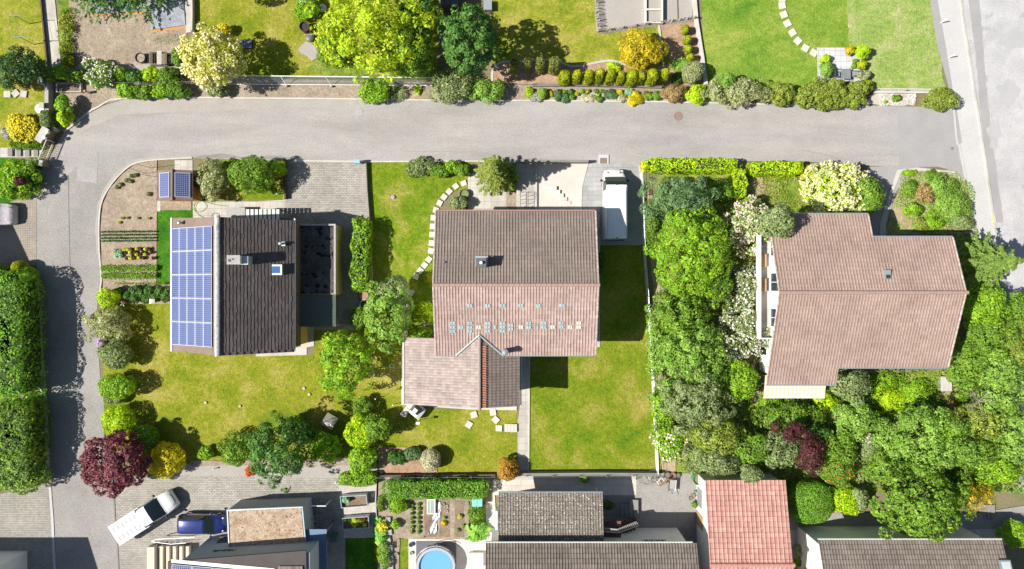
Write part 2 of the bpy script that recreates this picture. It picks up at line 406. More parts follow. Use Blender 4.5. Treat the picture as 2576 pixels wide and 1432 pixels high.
surf('twigs', [(.03,.05,.015),(.05,.08,.02)], scale=4, fine=.4, fscale=12)  # dark tone of the solid cores added inside hedges and clipped shrubs
surf('bark', [(.09,.065,.045),(.15,.115,.08),(.2,.16,.12)], scale=3, fine=.3, fscale=25)

# ---------------------------------------------------------------- tiled roofs: real courses and rolls
def tile_slope(name, O, U, Lu, V, Lv, mat, parent, tw=.33, tl=.40, prof='roll', hgt=.055, lip=.028, seg=8):
    """O ridge-left corner, U unit along the ridge, V unit down the slope"""
    O, U, V = Vector(O), Vector(U), Vector(V); N = U.cross(V)
    if N.z < 0: N = -N
    off = Vector((0,0,0)); p = parent
    while p is not None: off += Vector(p.location); p = p.parent
    nt_ = max(1, round(Lu/tw)); tw = Lu/nt_; nc = max(1, round(Lv/tl)); tl = Lv/nc
    us = np.linspace(0, nt_, nt_*seg+1); t = us - np.floor(us)
    if prof == 'roll': hp = np.where(t < .34, np.sin(np.pi*t/.34)*hgt, -np.sin(np.pi*(t-.34)/.66)*hgt*.12)
    elif prof == 'double': hp = np.where(t < .30, np.sin(np.pi*t/.30)*hgt, np.where((t>.5)&(t<.8), np.sin(np.pi*(t-.5)/.3)*hgt*.0, 0))
    elif prof == 'corr': hp = np.sin(2*np.pi*t)*hgt
    else: hp = np.zeros_like(t)
    rows = []; vv = []
    for k in range(nc):
        rows += [(k*tl, 0.0 if k else 0.0), ((k+1)*tl, lip)]
    A = np.array(O-off)[None,:] + np.outer(us*tw, np.array(U))
    verts = []; uvs = []
    rg = np.random.default_rng(5)
    for i, (v, hh) in enumerate(rows):
        jit = rg.normal(size=len(us))*.0015
        verts.append(A + np.array(V)[None]*v + np.outer(hp + hh + jit, np.array(N)))
        uvs.append(np.stack([us, np.full_like(us, (i//2) + (.05 if i%2==0 else .95))],1))
    W_ = len(us); verts = np.concatenate(verts); uvs = np.concatenate(uvs)
    F = []
    for r_ in range(len(rows)-1):
        a = r_*W_ + np.arange(W_-1); F.append(np.stack([a, a+W_, a+W_+1, a+1],1))
    F = np.concatenate(F)
    # front edge closed downwards
    me = bpy.data.meshes.new(name); me.from_pydata(verts.tolist(), [], F.tolist())
    uvl = me.uv_layers.new(name='UVMap'); li = np.empty(len(me.loops), dtype=np.int32); me.loops.foreach_get('vertex_index', li)
    uu = uvs[li].copy()
    # keep the U of the last column of each tile inside the tile
    poly = np.repeat(np.arange(len(F)), 4); col = F[:,0] % W_; cen = (col+.5)/seg
    fl_ = np.floor(cen[poly]); uu[:,0] = fl_ + np.clip(uu[:,0]-fl_, .01, .99); rowi = ((F[:,0]//W_)//2)[poly]; uu[:,1] = rowi + np.clip(uu[:,1]-rowi, .02, .98)
    uvl.data.foreach_set('uv', uu.astype(np.float32).ravel())
    sm = prof != 'flat'
    me.polygons.foreach_set('use_smooth', [False]*len(me.polygons)); me.update()
    if me.polygons[0].normal.z < 0: me.flip_normals()
    return link(name, me, mat, parent)
def gable_walls(parent, x0, x1, y0, y1, ze, zr, axis, mat, ridge=None, name='wall', ze2=None, zb=0.0):
    """walls with gable ends; axis = direction of the ridge"""
    mb = MB(); ze2 = ze if ze2 is None else ze2
    if axis == 'x':
        r = (y0+y1)/2 if ridge is None else ridge
        sec = [(y0,zb),(y1,zb),(y1,ze2),(r,zr),(y0,ze)]
        a = [(x0,y,z) for y,z in sec]; b = [(x1,y,z) for y,z in sec]
    else:
        r = (x0+x1)/2 if ridge is None else ridge
        sec = [(x0,zb),(x1,zb),(x1,ze2),(r,zr),(x0,ze)]
        a = [(x,y1,z) for x,z in sec]; b = [(x,y0,z) for x,z in sec]
    n = 5; mb.add(a+b, [tuple(range(n-1,-1,-1)), tuple(range(n,2*n))] + [(i,(i+1)%n,n+(i+1)%n,n+i) for i in range(n)])
    return mb.build(name, mat, parent)
def window(parent, c, w, h, face, fm=None, gm=None, name='window'):
    """window on a wall: face 'n','s','e','w'; c = centre on the wall plane"""
    fm = fm or MATS['white_paint']; gm = gm or MATS['window_glass']
    dx, dy = {'n':(0,1),'s':(0,-1),'e':(1,0),'w':(-1,0)}[face]; x, y, z = c
    def bx(mb, hw, z0, z1, d0, d1, o=0.0):
        if dx: mb.box(min(x+dx*d0,x+dx*d1), max(x+dx*d0,x+dx*d1), y+o-hw, y+o+hw, z0, z1)
        else: mb.box(x+o-hw, x+o+hw, min(y+dy*d0,y+dy*d1), max(y+dy*d0,y+dy*d1), z0, z1)
    g = MB(); bx(g, w/2-.05, z-h/2+.05, z+h/2-.05, -.02, .03); f = MB()
    bx(f, w/2, z+h/2-.06, z+h/2, -.02, .06); bx(f, w/2+.06, z-h/2-.05, z-h/2+.04, -.02, .12)
    for o in (-w/2+.03, 0, w/2-.03): bx(f, .03, z-h/2+.04, z+h/2-.06, -.02, .055, o)
    fo = f.build(name, fm, parent); g.build('pane', gm, fo); return fo
plain('white_paint', (.78,.77,.74), .5); plain('window_glass', (.03,.045,.06), .08, 0, .8)
# ================================================================ ground materials
surf('earth', [(.13,.14,.05),(.2,.17,.1),(.12,.16,.05)], scale=.25, fine=.3, fscale=6)
surf('asphalt', [(.275,.26,.25),(.325,.308,.298),(.37,.352,.34)], scale=.5, fine=.22, fscale=9, mid=(.9,.05), stretch=(.22,1,1), spots=((.55,.53,.5),26,.70))
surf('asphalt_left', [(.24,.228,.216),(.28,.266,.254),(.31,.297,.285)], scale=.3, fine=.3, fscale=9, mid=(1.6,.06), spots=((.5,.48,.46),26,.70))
surf('asphalt_pale', [(.36,.355,.362),(.42,.415,.42),(.46,.455,.455)], scale=.25, fine=.2, fscale=9, mid=(.8,.09), spots=((.34,.34,.35),.55,.62))
surf('asphalt_patch', [(.36,.357,.365),(.405,.40,.405)], scale=.5, fine=.1, fscale=14)
surf('asphalt_dull', [(.285,.28,.285),(.33,.322,.322)], scale=.5, fine=.12, fscale=14)
surf('pavement_pale', [(.44,.43,.425),(.49,.48,.475)], scale=.4, fine=.14, fscale=10)
surf('sand_dust', [(.33,.305,.28),(.37,.345,.318)], scale=.6, fine=.18, fscale=12)
surf('concrete', [(.36,.34,.31),(.46,.44,.40),(.52,.49,.45)], scale=.5, fine=.14, fscale=14)
surf('concrete_white', [(.48,.455,.41),(.56,.53,.485)], scale=.6, fine=.12, fscale=12)
surf('concrete_dark', [(.2,.19,.18),(.27,.26,.24)], scale=.8, fine=.2, fscale=14)
surf('soil_tan', [(.25,.20,.15),(.31,.25,.19),(.37,.305,.24)], scale=.6, fine=.36, fscale=6, bump=.9, bdist=.06, mid=(2.5,.12), spots=((.16,.12,.085),9,.64))
surf('soil_dark', [(.16,.115,.08),(.22,.165,.12),(.28,.2,.14)], scale=.9, fine=.35, fscale=8, bump=.8, bdist=.05, mid=(3,.15))
surf('mulch', [(.27,.17,.11),(.36,.24,.16),(.42,.3,.21)], scale=1.2, fine=.4, fscale=9, bump=.8, bdist=.05, spots=((.5,.38,.28),11,.66))
surf('gravel', [(.42,.39,.36),(.5,.47,.43)], scale=.6, fine=.4, fscale=11, bump=.9, bdist=.04)
surf('dry_ground', [(.30,.225,.14),(.38,.30,.20),(.24,.22,.09)], scale=.5, fine=.3, fscale=8, bump=.5, mid=(2.5,.15))
LW = dict(fine=.42, fscale=6.5, bump=1.0, bdist=.07, rough=.95, spec=.1)
surf('lawn_dry', [(.12,.19,.012),(.25,.265,.03),(.38,.32,.10)], scale=.40, mid=(2.6,.26), **LW)
surf('lawn_a', [(.10,.17,.009),(.215,.235,.02),(.35,.30,.08)], scale=.30, mid=(2.6,.26), **LW)
surf('lawn_b', [(.065,.16,.008),(.15,.215,.012),(.31,.275,.07)], scale=.42, mid=(2.6,.28), **LW)
surf('lawn_e', [(.08,.165,.008),(.17,.215,.014),(.31,.27,.065)], scale=.34, mid=(2.6,.26), **LW)
surf('lawn_fresh', [(.085,.20,.018),(.18,.275,.035),(.31,.335,.075)], scale=.2, mid=(2.2,.24), stretch=(1,1.7,1), **LW)
surf('lawn_pale', [(.17,.28,.05),(.26,.335,.09),(.38,.38,.18)], scale=.45, mid=(2.4,.24), **LW)
surf('lawn_lush', [(.02,.095,.006),(.045,.16,.01),(.12,.22,.02)], scale=.5, mid=(3,.3), **LW)
surf('rough_grass', [(.09,.18,.02),(.19,.25,.04),(.34,.29,.12)], scale=.5, mid=(2.2,.3), **LW)
paver('paver_grey', [(.28,.265,.235),(.36,.345,.31)], .24, .16, (.15,.14,.12))
paver('paver_brick', [(.30,.28,.25),(.40,.38,.34)], .30, .16, (.17,.155,.135))
paver('paver_brown', [(.30,.26,.22),(.34,.295,.25)], .21, .21, (.2,.17,.14), off=0)
paver('paver_old', [(.34,.30,.22),(.26,.24,.2)], .22, .17, (.14,.12,.09))
paver('slab_light', [(.42,.395,.36),(.48,.455,.41)], .62, .62, (.3,.28,.25), off=0, fine=.1)
paver('slab_cool', [(.46,.46,.48),(.54,.54,.55)], .5, .5, (.3,.3,.31), off=0, fine=.08)
paver('slab_white', [(.58,.53,.47),(.64,.59,.53)], .8, .5, (.5,.45,.4), off=.5, fine=.06)
paver('slab_terrace', [(.5,.46,.41),(.57,.53,.47)], 1.3, .9, (.36,.33,.29), off=.4, fine=.08)
paver('drive_block', [(.31,.31,.315),(.36,.36,.36)], .9, .42, (.22,.22,.22), off=.5, fine=.1)

# ================================================================ ground
me = bpy.data.meshes.new('ground'); me.from_pydata([(-400,-400,0),(400,-400,0),(400,400,0),(-400,400,0)], [], [(0,1,2,3)])
tag(link('ground', me, MATS['earth']), kind='structure')
# ---- lawns
sheet('lawn', [(-300,-300),(104,-300),(106,0),(123,172),(126,205),(128,330),(98,372),(-300,372)], MATS['lawn_dry'], .05)
sheet('lawn', [(-300,395),(-10,395),(70,402),(106,420),(96,474),(52,498),(20,510),(-300,520)], MATS['lawn_lush'], .04)
sheet('lawn', [(487,-300),(1102,-300),(1102,200),(560,195),(487,190)], MATS['lawn_a'], .05)
sheet('lawn', [(1235,-300),(1500,-300),(1502,82),(1662,60),(1700,60),(1702,160),(1560,190),(1240,190)], MATS['lawn_dry'], .05)
sheet('lawn', [(1752,-300),(2347,-300),(2347,20),(2376,225),(2210,230),(1780,262),(1772,180)], MATS['lawn_fresh'], .05)
sheet('lawn', [(2130,-100),(2346,-100),(2375,222),(2200,226),(2135,120)], MATS['lawn_pale'], .12)
sheet('lawn', [(260,760),(431,757),(432,882),(547,895),(790,893),(795,820),(1020,820),(1018,1030),(1300,1030),(1300,1188),(950,1192),(950,1165),(480,1165),(262,1130)], MATS['lawn_a'], .04)
sheet('lawn', [(924,410),(1185,404),(1180,470),(1100,500),(1085,560),(1098,720),(1040,860),(905,860),(935,545)], MATS['lawn_b'], .04)
sheet('lawn', [(1508,619),(1617,617),(1640,900),(1652,1187),(1331,1187),(1334,897),(1500,897)], MATS['lawn_e'], .03)
sheet('lawn', [(395,527),(487,527),(487,548),(432,548),(432,704),(424,716),(396,716)], MATS['lawn_lush'], .04)
sheet('lawn', [(552,403),(719,403),(719,503),(490,505),(490,480)], MATS['lawn_b'], .03)
sheet('lawn', [(1860,430),(2040,430),(2060,540),(2010,550),(1860,520)], MATS['rough_grass'], .1)
sheet('rough_grass', [(1650,430),(1980,430),(1990,560),(1925,980),(2640,900),(2640,1240),(1985,1240),(1780,1190),(1655,1190)], MATS['rough_grass'], .1)
sheet('lawn', [(870,1354),(944,1350),(955,1600),(875,1600)], MATS['lawn_lush'], .03)
sheet('lawn', [(1006,1352),(1028,1352),(1028,1440),(1002,1440)], MATS['lawn_b'], .03)
sheet('soil', [(380,80),(468,68),(470,122),(384,126)], MATS['soil_dark'], .03)
# ---- roads
road = [(-400,560)]
left_edge = [(92,510),(92,665),(98,690),(100,780),(108,880),(117,1016),(122,1098),(127,1220),(133,1310),(138,1432),(146,1700)]
right_edge = [(306,1700),(299,1432),(290,1300),(284,1215),(262,1093),(262,1016),(252,941),(244,830),(246,753),(256,708),(251,633),(250,570),(255,515),(275,473),(307,435),(342,411),(400,402),(484,398),(644,403)]
bottom = [(740,405),(925,407),(1200,406),(1350,411),(1612,412),(1640,404),(2020,406),(2230,420),(2360,420),(2405,432),(2432,456)]
top = [(2420,275),(2357,270),(2182,266),(1932,263),(1663,257),(1338,254),(1100,253),(900,250),(644,248),(322,247),(250,269),(212,292),(185,315),(162,332),(140,372),(106,420),(98,474),(60,500)]
sheet('road', left_edge + right_edge + bottom + top, MATS['asphalt'])
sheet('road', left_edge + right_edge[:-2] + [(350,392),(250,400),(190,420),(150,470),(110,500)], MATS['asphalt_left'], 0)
walk_e = [(2400,-300),(2416,0),(2434,125),(2449,225),(2459,287),(2472,370),(2487,470),(2499,558),(2520,700),(2560,940),(2640,1400)]
sheet('road', walk_e + [(3400,1400),(3400,-300)], MATS['asphalt_pale'])
sheet('pavement', [(2330,-300),(2344,0),(2357,100),(2387,212),(2399,275),(2407,358),(2413,370),(2429,453),(2440,560),(2470,760),(2560,1200)] + walk_e[::-1], MATS['pavement_pale'])
sheet('pavement', [(2345,-300),(2358,0),(2378,110),(2398,235),(2406,275),(2420,360),(2412,362),(2396,275),(2384,212),(2356,110),(2340,0),(2328,-300)], MATS['asphalt_dull'])
ROADTOP = _sheet[0]
# road repairs, dust along the kerb, worn bands
sheet('road_patch', [(2418,-300),(2436,0),(2452,120),(2468,300),(2492,470),(2506,560),(2524,560),(2512,470),(2490,300),(2478,180),(2464,0),(2440,-300)], MATS['asphalt_dull'], .05)
for k, (cx, cy, a, b) in enumerate([(2548,100,40,24),(2535,235,26,34),(2500,340,16,40)]):
    sheet('road_patch', [(cx+a*math.cos(t*.314)*(1+.25*math.sin(t*1.7+k)), cy+b*math.sin(t*.314)*(1+.25*math.cos(t*2.1+k))) for t in range(20)], MATS['asphalt_patch'], .12, .25, seed=k)
sheet('road_patch', [(194,380),(248,382),(244,462),(195,455)], MATS['asphalt'], .01)
sheet('road_patch', [(2257,270),(2402,277),(2412,418),(2262,418)], MATS['asphalt_dull'], 0)
sheet('road_dust', [(322,250),(644,250),(900,253),(902,266),(640,276),(420,282),(300,290),(235,318),(190,345),(170,338),(212,295),(250,273)], MATS['sand_dust'], .06)
sheet('road_dust', [(255,515),(275,473),(307,435),(342,411),(400,402),(484,398),(484,392),(395,392),(335,402),(298,428),(266,467),(246,512),(240,570),(242,640),(251,640),(250,570)], MATS['sand_dust'], .05)
sheet('road_dust', [(484,396),(740,404),(740,398),(690,392),(610,396),(560,386)], MATS['concrete_dark'], .07)
sheet('pavement', [(2180,420),(2310,420),(2255,480),(2226,580),(2226,640),(2170,640)], MATS['asphalt_dull'])
for pts in ([(1380,328),(1560,332),(1800,340),(1932,342)], [(1288,310),(1100,316),(960,326),(700,338)], [(2010,378),(2090,392),(2110,406)], [(196,679),(250,676)], [(172,440),(174,560),(177,690)], [(1600,387),(1630,388)], [(159,768),(159,815),(200,812)], [(1020,381),(1180,383)]):
    strip('road_crack', smooth_line(pts, 3), .03, .003, MATS['asphalt_dull'] if len(pts) > 3 and pts[0][0] > 400 else MATS['concrete_dark'], _sheet[0]+.002, kind='structure')
ROADZ = _sheet[0]
# ---- paved drives and paths
sheet('driveway', [(-300,505),(20,512),(60,500),(92,503),(92,668),(-300,690)], MATS['paver_brown'])
sheet('driveway', [(-300,1243),(0,1243),(70,1228),(126,1216),(133,1310),(138,1432),(146,1700),(-300,1700)], MATS['paver_grey'])
sheet('driveway', [(288,1210),(440,1190),(870,1196),(948,1215),(948,1330),(868,1335),(870,1700),(306,1700),(299,1432),(291,1300)], MATS['paver_brick'])
sheet('gravel', [(430,1166),(950,1166),(950,1196),(870,1204),(640,1198),(430,1196)], MATS['sand_dust'], .08)
sheet('gravel', [(852,1222),(946,1222),(948,1352),(866,1354),(862,1290)], MATS['gravel'])
sheet('driveway', [(720,405),(922,407),(928,545),(905,760),(905,830),(745,830),(750,560),(710,548),(712,505)], MATS['paver_brick'])
sheet('path', [(486,507),(645,507),(720,503),(712,548),(486,549)], MATS['slab_light'])
sheet('path', [(644,880),(740,876),(757,872),(757,820),(790,820),(790,870),(772,874),(772,893),(644,897)], MATS['concrete'])
sheet('path', [(440,403),(485,403),(485,430),(440,430)], MATS['slab_light'])
sheet('soil', [(403,505),(482,505),(482,529),(403,529)], MATS['soil_tan'])
sheet('path', [(396,505),(404,505),(404,532),(396,532)], MATS['concrete'])
sheet('path', [(106,-300),(138,-300),(139,0),(155,172),(127,172),(107,0)], MATS['concrete'])
sheet('path', [(-300,372),(95,372),(112,385),(95,396),(-300,396)], MATS['slab_light'])
sheet('soil', [(157,-200),(470,-200),(470,166),(170,168),(160,60)], MATS['soil_tan'], .05)
sheet('soil', [(138,-200),(160,-200),(186,165),(156,168)], MATS['rough_grass'], .12)
sheet('path', [(155,164),(460,164),(460,177),(156,177)], MATS['sand_dust'], .03)
sheet('path', [(464,-200),(481,-200),(487,80),(467,84)], MATS['concrete'])
sheet('soil', [(136,205),(560,195),(1330,215),(1665,222),(1665,256),(1100,252),(640,247),(322,246),(250,268),(212,291),(185,314),(162,330),(140,330)], MATS['soil_tan'], .04)
sheet('soil', [(396,404),(342,413),(309,437),(278,474),(259,514),(254,570),(255,633),(260,706),(258,765),(430,765),(430,716),(395,716)], MATS['soil_tan'], .03)
sheet('soil', [(752,120),(768,100),(800,118),(812,140),(790,150),(770,143)], MATS['sand_dust'], .2)
sheet('soil', [(800,148),(1000,160),(1050,188),(800,190),(770,170)], MATS['rough_grass'], .2)
sheet('soil', [(1238,170),(1250,158),(1400,156),(1440,165),(1505,160),(1560,158),(1630,175),(1700,155),(1700,216),(1340,213),(1238,207)], MATS['mulch'], .03)
sheet('soil', [(1660,62),(1690,58),(1748,56),(1772,215),(1700,215)], MATS['mulch'], .03)
sheet('soil', [(1530,-200),(1745,-200),(1741,48),(1500,78),(1497,-200)], MATS['sand_dust'], .03)
sheet('soil', [(1330,228),(1780,240),(1780,260),(1660,256),(1338,253)], MATS['sand_dust'], .03)
sheet('path', [(1177,440),(1200,432),(1273,436),(1273,540),(1178,540)], MATS['slab_light'])
sheet('soil', [(1273,470),(1300,470),(1300,540),(1273,540)], MATS['soil_tan'])
sheet('path', [(1299,411),(1349,411),(1349,540),(1299,540)], MATS['slab_light'])
sheet('driveway', [(1349,411),(1480,411),(1464,470),(1460,540),(1349,540)], MATS['concrete_white'])
sheet('driveway', [(1476,412),(1610,412),(1618,617),(1508,617),(1460,540),(1462,470)], MATS['drive_block'])
sheet('path', [(1500,540),(1509,540),(1509,873),(1500,873)], MATS['concrete'])
sheet('path', [(1308,870),(1333,870),(1331,1185),(1302,1185),(1302,1060),(1308,1020)], MATS['slab_light'])
sheet('path', [(1010,1010),(1300,1020),(1300,1032),(1180,1030),(1010,1018)], MATS['concrete_white'])
sheet('path', [(1010,870),(1020,870),(1020,1014),(1010,1014)], MATS['concrete_white'])
sheet('soil', [(952,1125),(1085,1128),(1100,1160),(1100,1191),(952,1191)], MATS['mulch'], .08)
sheet('soil', [(480,1160),(950,1150),(950,1172),(480,1172)], MATS['soil_tan'], .08)
sheet('soil', [(1630,620),(1648,760),(1665,1190),(1700,1190),(1690,900),(1660,620),(1640,480),(1618,480)], MATS['dry_ground'], .06)
sheet('soil', [(1770,740),(1860,700),(1880,740),(1800,790)], MATS['dry_ground'], .2)
sheet('soil', [(1800,870),(1930,880),(1930,985),(1860,960)], MATS['soil_dark'], .2)
sheet('soil', [(1880,440),(1920,440),(1925,490),(1885,500)], MATS['dry_ground'], .15)
sheet('soil', [(2290,425),(2400,430),(2430,455),(2450,560),(2440,590),(2225,590),(2250,500)], MATS['dry_ground'], .05)
sheet('path', [(2225,640),(2210,640),(2213,560),(2235,490),(2255,428),(2310,422),(2400,432),(2428,452),(2424,458),(2396,440),(2310,430),(2264,436),(2243,492),(2228,560)], MATS['concrete'])
sheet('gravel', [(2205,236),(2300,236),(2300,266),(2155,264)], MATS['gravel'], .08)
sheet('gravel', [(1258,1190),(1600,1192),(1600,1210),(1258,1208)], MATS['gravel'])
sheet('courtyard', [(1255,1207),(1600,1207),(1640,1190),(1780,1190),(1780,1400),(1510,1400),(1510,1370),(1255,1240)], MATS['asphalt_left'])
sheet('path', [(1222,1207),(1600,1205),(1600,1245),(1245,1245),(1250,1360),(1222,1360)], MATS['slab_terrace'])
sheet('path', [(1028,1355),(1222,1355),(1222,1600),(1028,1600)], MATS['slab_white'])
sheet('soil', [(952,1200),(1240,1200),(1240,1260),(1180,1260),(1180,1356),(1028,1356),(1006,1352),(1002,1600),(955,1600),(950,1300)], MATS['soil_tan'], .03)
sheet('soil', [(1068,1258),(1102,1258),(1102,1350),(1068,1350)], MATS['soil_dark'], .04)
sheet('soil', [(1106,1258),(1132,1258),(1132,1350),(1106,1350)], MATS['soil_dark'], .04)
sheet('soil', [(1144,1258),(1168,1258),(1168,1350),(1144,1350)], MATS['soil_dark'], .04)
sheet('terrace', [(2054,121),(2133,121),(2170,150),(2168,205),(2056,212)], MATS['slab_cool'])
sheet('path', [(1960,1285),(2220,1290),(2460,1290),(2640,1260),(2640,1330),(1958,1338)], MATS['asphalt_left'])
sheet('gravel', [(1958,1334),(2640,1330),(2640,1370),(2010,1372),(2010,1500),(1955,1500)], MATS['gravel'])
sheet('path', [(2370,940),(2405,940),(2400,1010),(2360,1000)], MATS['dry_ground'], .1)
sheet('path', [(2040,985),(2060,985),(2075,1130),(2150,1090),(2210,1100),(2205,1140),(2060,1150)], MATS['dry_ground'], .15)
sheet('path', [(1890,985),(1960,990),(1955,1010),(1890,1010)], MATS['dry_ground'], .1)
# kerbs
kerb = surf('kerb_stone', [(.45,.42,.38),(.56,.53,.49)], scale=1.5, fine=.12, fscale=14)
K = dict(kind='structure')
strip('kerb', smooth_line(top[3:14],3)[::-1], .14, .12, kerb, **K)
strip('kerb', smooth_line(right_edge[8:-1],3), .12, .10, kerb, **K)
strip('kerb', smooth_line([(262,1093),(284,1215),(290,1300),(299,1432),(306,1700)],3), .12, .08, MATS['concrete_dark'], **K)
strip('kerb', [(126,1216),(133,1310),(138,1432),(146,1700)], .22, .07, MATS['pavement_pale'], **K)
strip('kerb', smooth_line(walk_e[:9],3), .16, .12, MATS['concrete'], **K)
strip('kerb', smooth_line([(2399,275),(2407,358),(2413,370),(2429,453)],3), .14, .08, MATS['pavement_pale'], **K)
strip('kerb', [(740,405),(925,407),(1200,406),(1350,411)], .12, .08, kerb, **K)
strip('kerb', smooth_line([(1238,205),(1240,178),(1262,158),(1310,155),(1395,152),(1440,168),(1500,158),(1540,154),(1580,166),(1610,178)],4), .2, .10, MATS['concrete'], **K)
strip('kerb', [(1657,62),(1668,170)], .2, .1, MATS['concrete'], **K)
strip('kerb', [(1477,412),(1462,470),(1460,530)], .2, .12, MATS['concrete_white'], **K)
strip('kerb', [(1349,411),(1349,530)], .14, .25, MATS['concrete'], **K)
strip('kerb', [(1332,897),(1330,1185)], .1, .1, MATS['concrete_white'], **K)
strip('road_marking', [(2497,544),(2500,562)], .28, .004, plain('yellow_paint',(.75,.55,.12),.7), _sheet[0]+.01, kind='structure')
# the flight of white steps of the sunken forecourt
for k in range(8):
    x = 1372 + 6.5*max(0,k-1) ; y = 470 + 7.5*k
# ================================================================ buildings
tiles('tile_pink_lit', [(.32,.23,.20),(.35,.255,.225),(.37,.275,.245),(.40,.305,.27)], .16, ((.5,.46,.42),7,.70), joint=.5)  # paler copy for the middle roof's sunlit slope, light painted into the colour
tiles('tile_brown', [(.19,.152,.132),(.205,.165,.145),(.225,.185,.162)], .16, ((.45,.43,.39),9,.72))  # on the middle roof's north slope this darker tone includes painted shade
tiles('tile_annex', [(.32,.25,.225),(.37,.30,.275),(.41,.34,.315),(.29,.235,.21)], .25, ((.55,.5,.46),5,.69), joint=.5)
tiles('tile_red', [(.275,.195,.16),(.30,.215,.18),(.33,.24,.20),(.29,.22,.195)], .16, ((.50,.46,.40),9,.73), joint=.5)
tiles('tile_shingle', [(.085,.07,.066),(.105,.087,.082),(.12,.10,.093)], .15, ((.3,.28,.26),18,.74), joint=0)
tiles('tile_lichen', [(.15,.13,.11),(.18,.158,.135),(.21,.182,.158)], .15, ((.60,.58,.50),8,.585))
tiles('tile_grey', [(.14,.118,.10),(.17,.144,.125),(.20,.17,.15)], .2, ((.42,.4,.36),9,.72))
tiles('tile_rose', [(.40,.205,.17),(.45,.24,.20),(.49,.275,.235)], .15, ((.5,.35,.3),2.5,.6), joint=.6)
plain('render_yellow', (.62,.44,.13), .9, 0, .2, fine=.1); plain('render_white', (.80,.77,.72), .9, 0, .2, fine=.05)
plain('render_grey', (.36,.40,.44), .9, 0, .2, fine=.05); plain('clad_brown', (.17,.115,.085), .85, 0, .2, fine=.2)
plain('zinc', (.42,.47,.50), .4, .5, .5, fine=.15); plain('zinc_dark', (.12,.13,.14), .5, .4); plain('alu', (.75,.76,.78), .35, .5)
plain('black_plastic', (.02,.02,.022), .5); plain('dark_wood', (.10,.065,.045), .8, fine=.25); plain('grey_wood', (.30,.27,.24), .85, fine=.3, fscale=30)
plain('wood', (.42,.27,.14), .8, fine=.25, fscale=30); plain('pale_wood', (.58,.50,.38), .8, fine=.2, fscale=30); plain('orange_wood', (.55,.22,.05), .8, fine=.2)
plain('blue_metal', (.10,.17,.27), .45, .3, fine=.1); plain('terracotta', (.45,.17,.08), .85); plain('rust', (.16,.07,.035), .85, .3, fine=.4)
plain('steel', (.55,.56,.57), .35, .8); plain('white_metal', (.80,.80,.80), .4); plain('green_plastic', (.03,.28,.10), .4); plain('teal_plastic', (.20,.48,.45), .45)
plain('stone_grey', (.36,.35,.34), .9, fine=.3, fscale=9); plain('stone_white', (.70,.68,.63), .9, fine=.12); plain('red_paint', (.5,.04,.03), .4); plain('blue_plastic', (.03,.12,.5), .4)
surf('roof_gravel', [(.27,.18,.12),(.42,.32,.23),(.50,.40,.31)], scale=1.8, fine=.5, fscale=10, bump=1, bdist=.05, spots=((.16,.09,.06),5,.6))
surf('bitumen', [(.055,.05,.048),(.085,.08,.074),(.13,.125,.12)], scale=1.3, fine=.5, fscale=9, bump=.8, bdist=.04, spots=((.012,.012,.014),2.2,.55))
surf('sheet_dark', [(.055,.045,.045),(.075,.062,.06)], scale=.8, fine=.1, rough=.6)
surf('ridge_lichen', [(.30,.31,.31),(.5,.5,.49),(.62,.62,.6)], scale=3, fine=.35, fscale=12, bump=.8)
surf('board_brown', [(.17,.125,.105),(.23,.175,.15)], scale=.7, fine=.12)
plain('panel_frame', (.62,.63,.66), .4)
def panel_mat(name, cell, line, nx, ny, w, h):
    m, n, b = _new(name); tc = n.nodes.new('ShaderNodeTexCoord'); t = n.nodes.new('ShaderNodeTexBrick'); t.offset = 0
    mp = n.nodes.new('ShaderNodeMapping'); mp.inputs['Location'].default_value = (w/2, h/2, 0); n.links.new(tc.outputs['Object'], mp.inputs[0]); n.links.new(mp.outputs[0], t.inputs['Vector'])
    t.inputs['Scale'].default_value = 1; t.inputs['Brick Width'].default_value = w/nx; t.inputs['Row Height'].default_value = h/ny
    t.inputs['Mortar Size'].default_value = .007; t.inputs['Mortar Smooth'].default_value = 0
    t.inputs['Color1'].default_value = (*cell,1); t.inputs['Color2'].default_value = (*[c*1.15 for c in cell],1); t.inputs['Mortar'].default_value = (*line,1)
    n.links.new(t.outputs[0], b.inputs['Base Color']); b.inputs['Roughness'].default_value = .3; b.inputs['Coat Weight'].default_value = .15; b.inputs['Coat Roughness'].default_value = .03
def local_frame(o, O, U, V):
    """put object o at world O with its x along U and y along V"""
    U, V = Vector(U).normalized(), Vector(V).normalized(); N = U.cross(V)
    p = o.parent; off = Vector((0,0,0))
    while p is not None: off += Vector(p.location); p = p.parent
    M = Matrix((U, V, N)).transposed().to_4x4(); M.translation = Vector(O) - off; o.matrix_local = M
def solar(parent, w, h, O, U, V, pm):
    f = MB(); f.box(-w/2,w/2,-h/2,h/2,0,.035)
    fo = f.local('solar_panel', MATS['panel_frame'], parent); local_frame(fo, O, U, V)
    c = MB(); c.box(-w/2+.035,w/2-.035,-h/2+.03,h/2-.03,.02,.038); c.local('cell_sheet', pm, fo); return fo
def chimney(parent, x, y, z0, z1, a, b, mat, capmat, name='chimney'):
    m = MB().box(x-a/2,x+a/2,y-b/2,y+b/2,z0,z1); co = m.build(name, mat, parent)
    MB().box(x-a/2-.09,x+a/2+.09,y-b/2-.09,y+b/2+.09,z1,z1+.08).build('cap', capmat, co)
    return co
def ridge_caps(name, A, B, mat, parent, r=.14, n=None):
    A, B = Vector(A), Vector(B); L = (B-A).length; n = n or int(L/.42); mb = MB()
    for k in range(n):
        a = A.lerp(B, k/n); b = A.lerp(B, (k+1.08)/n); mb.tube(a, b, r*.92, r*1.06, 10)
    return mb.build(name, mat, parent)
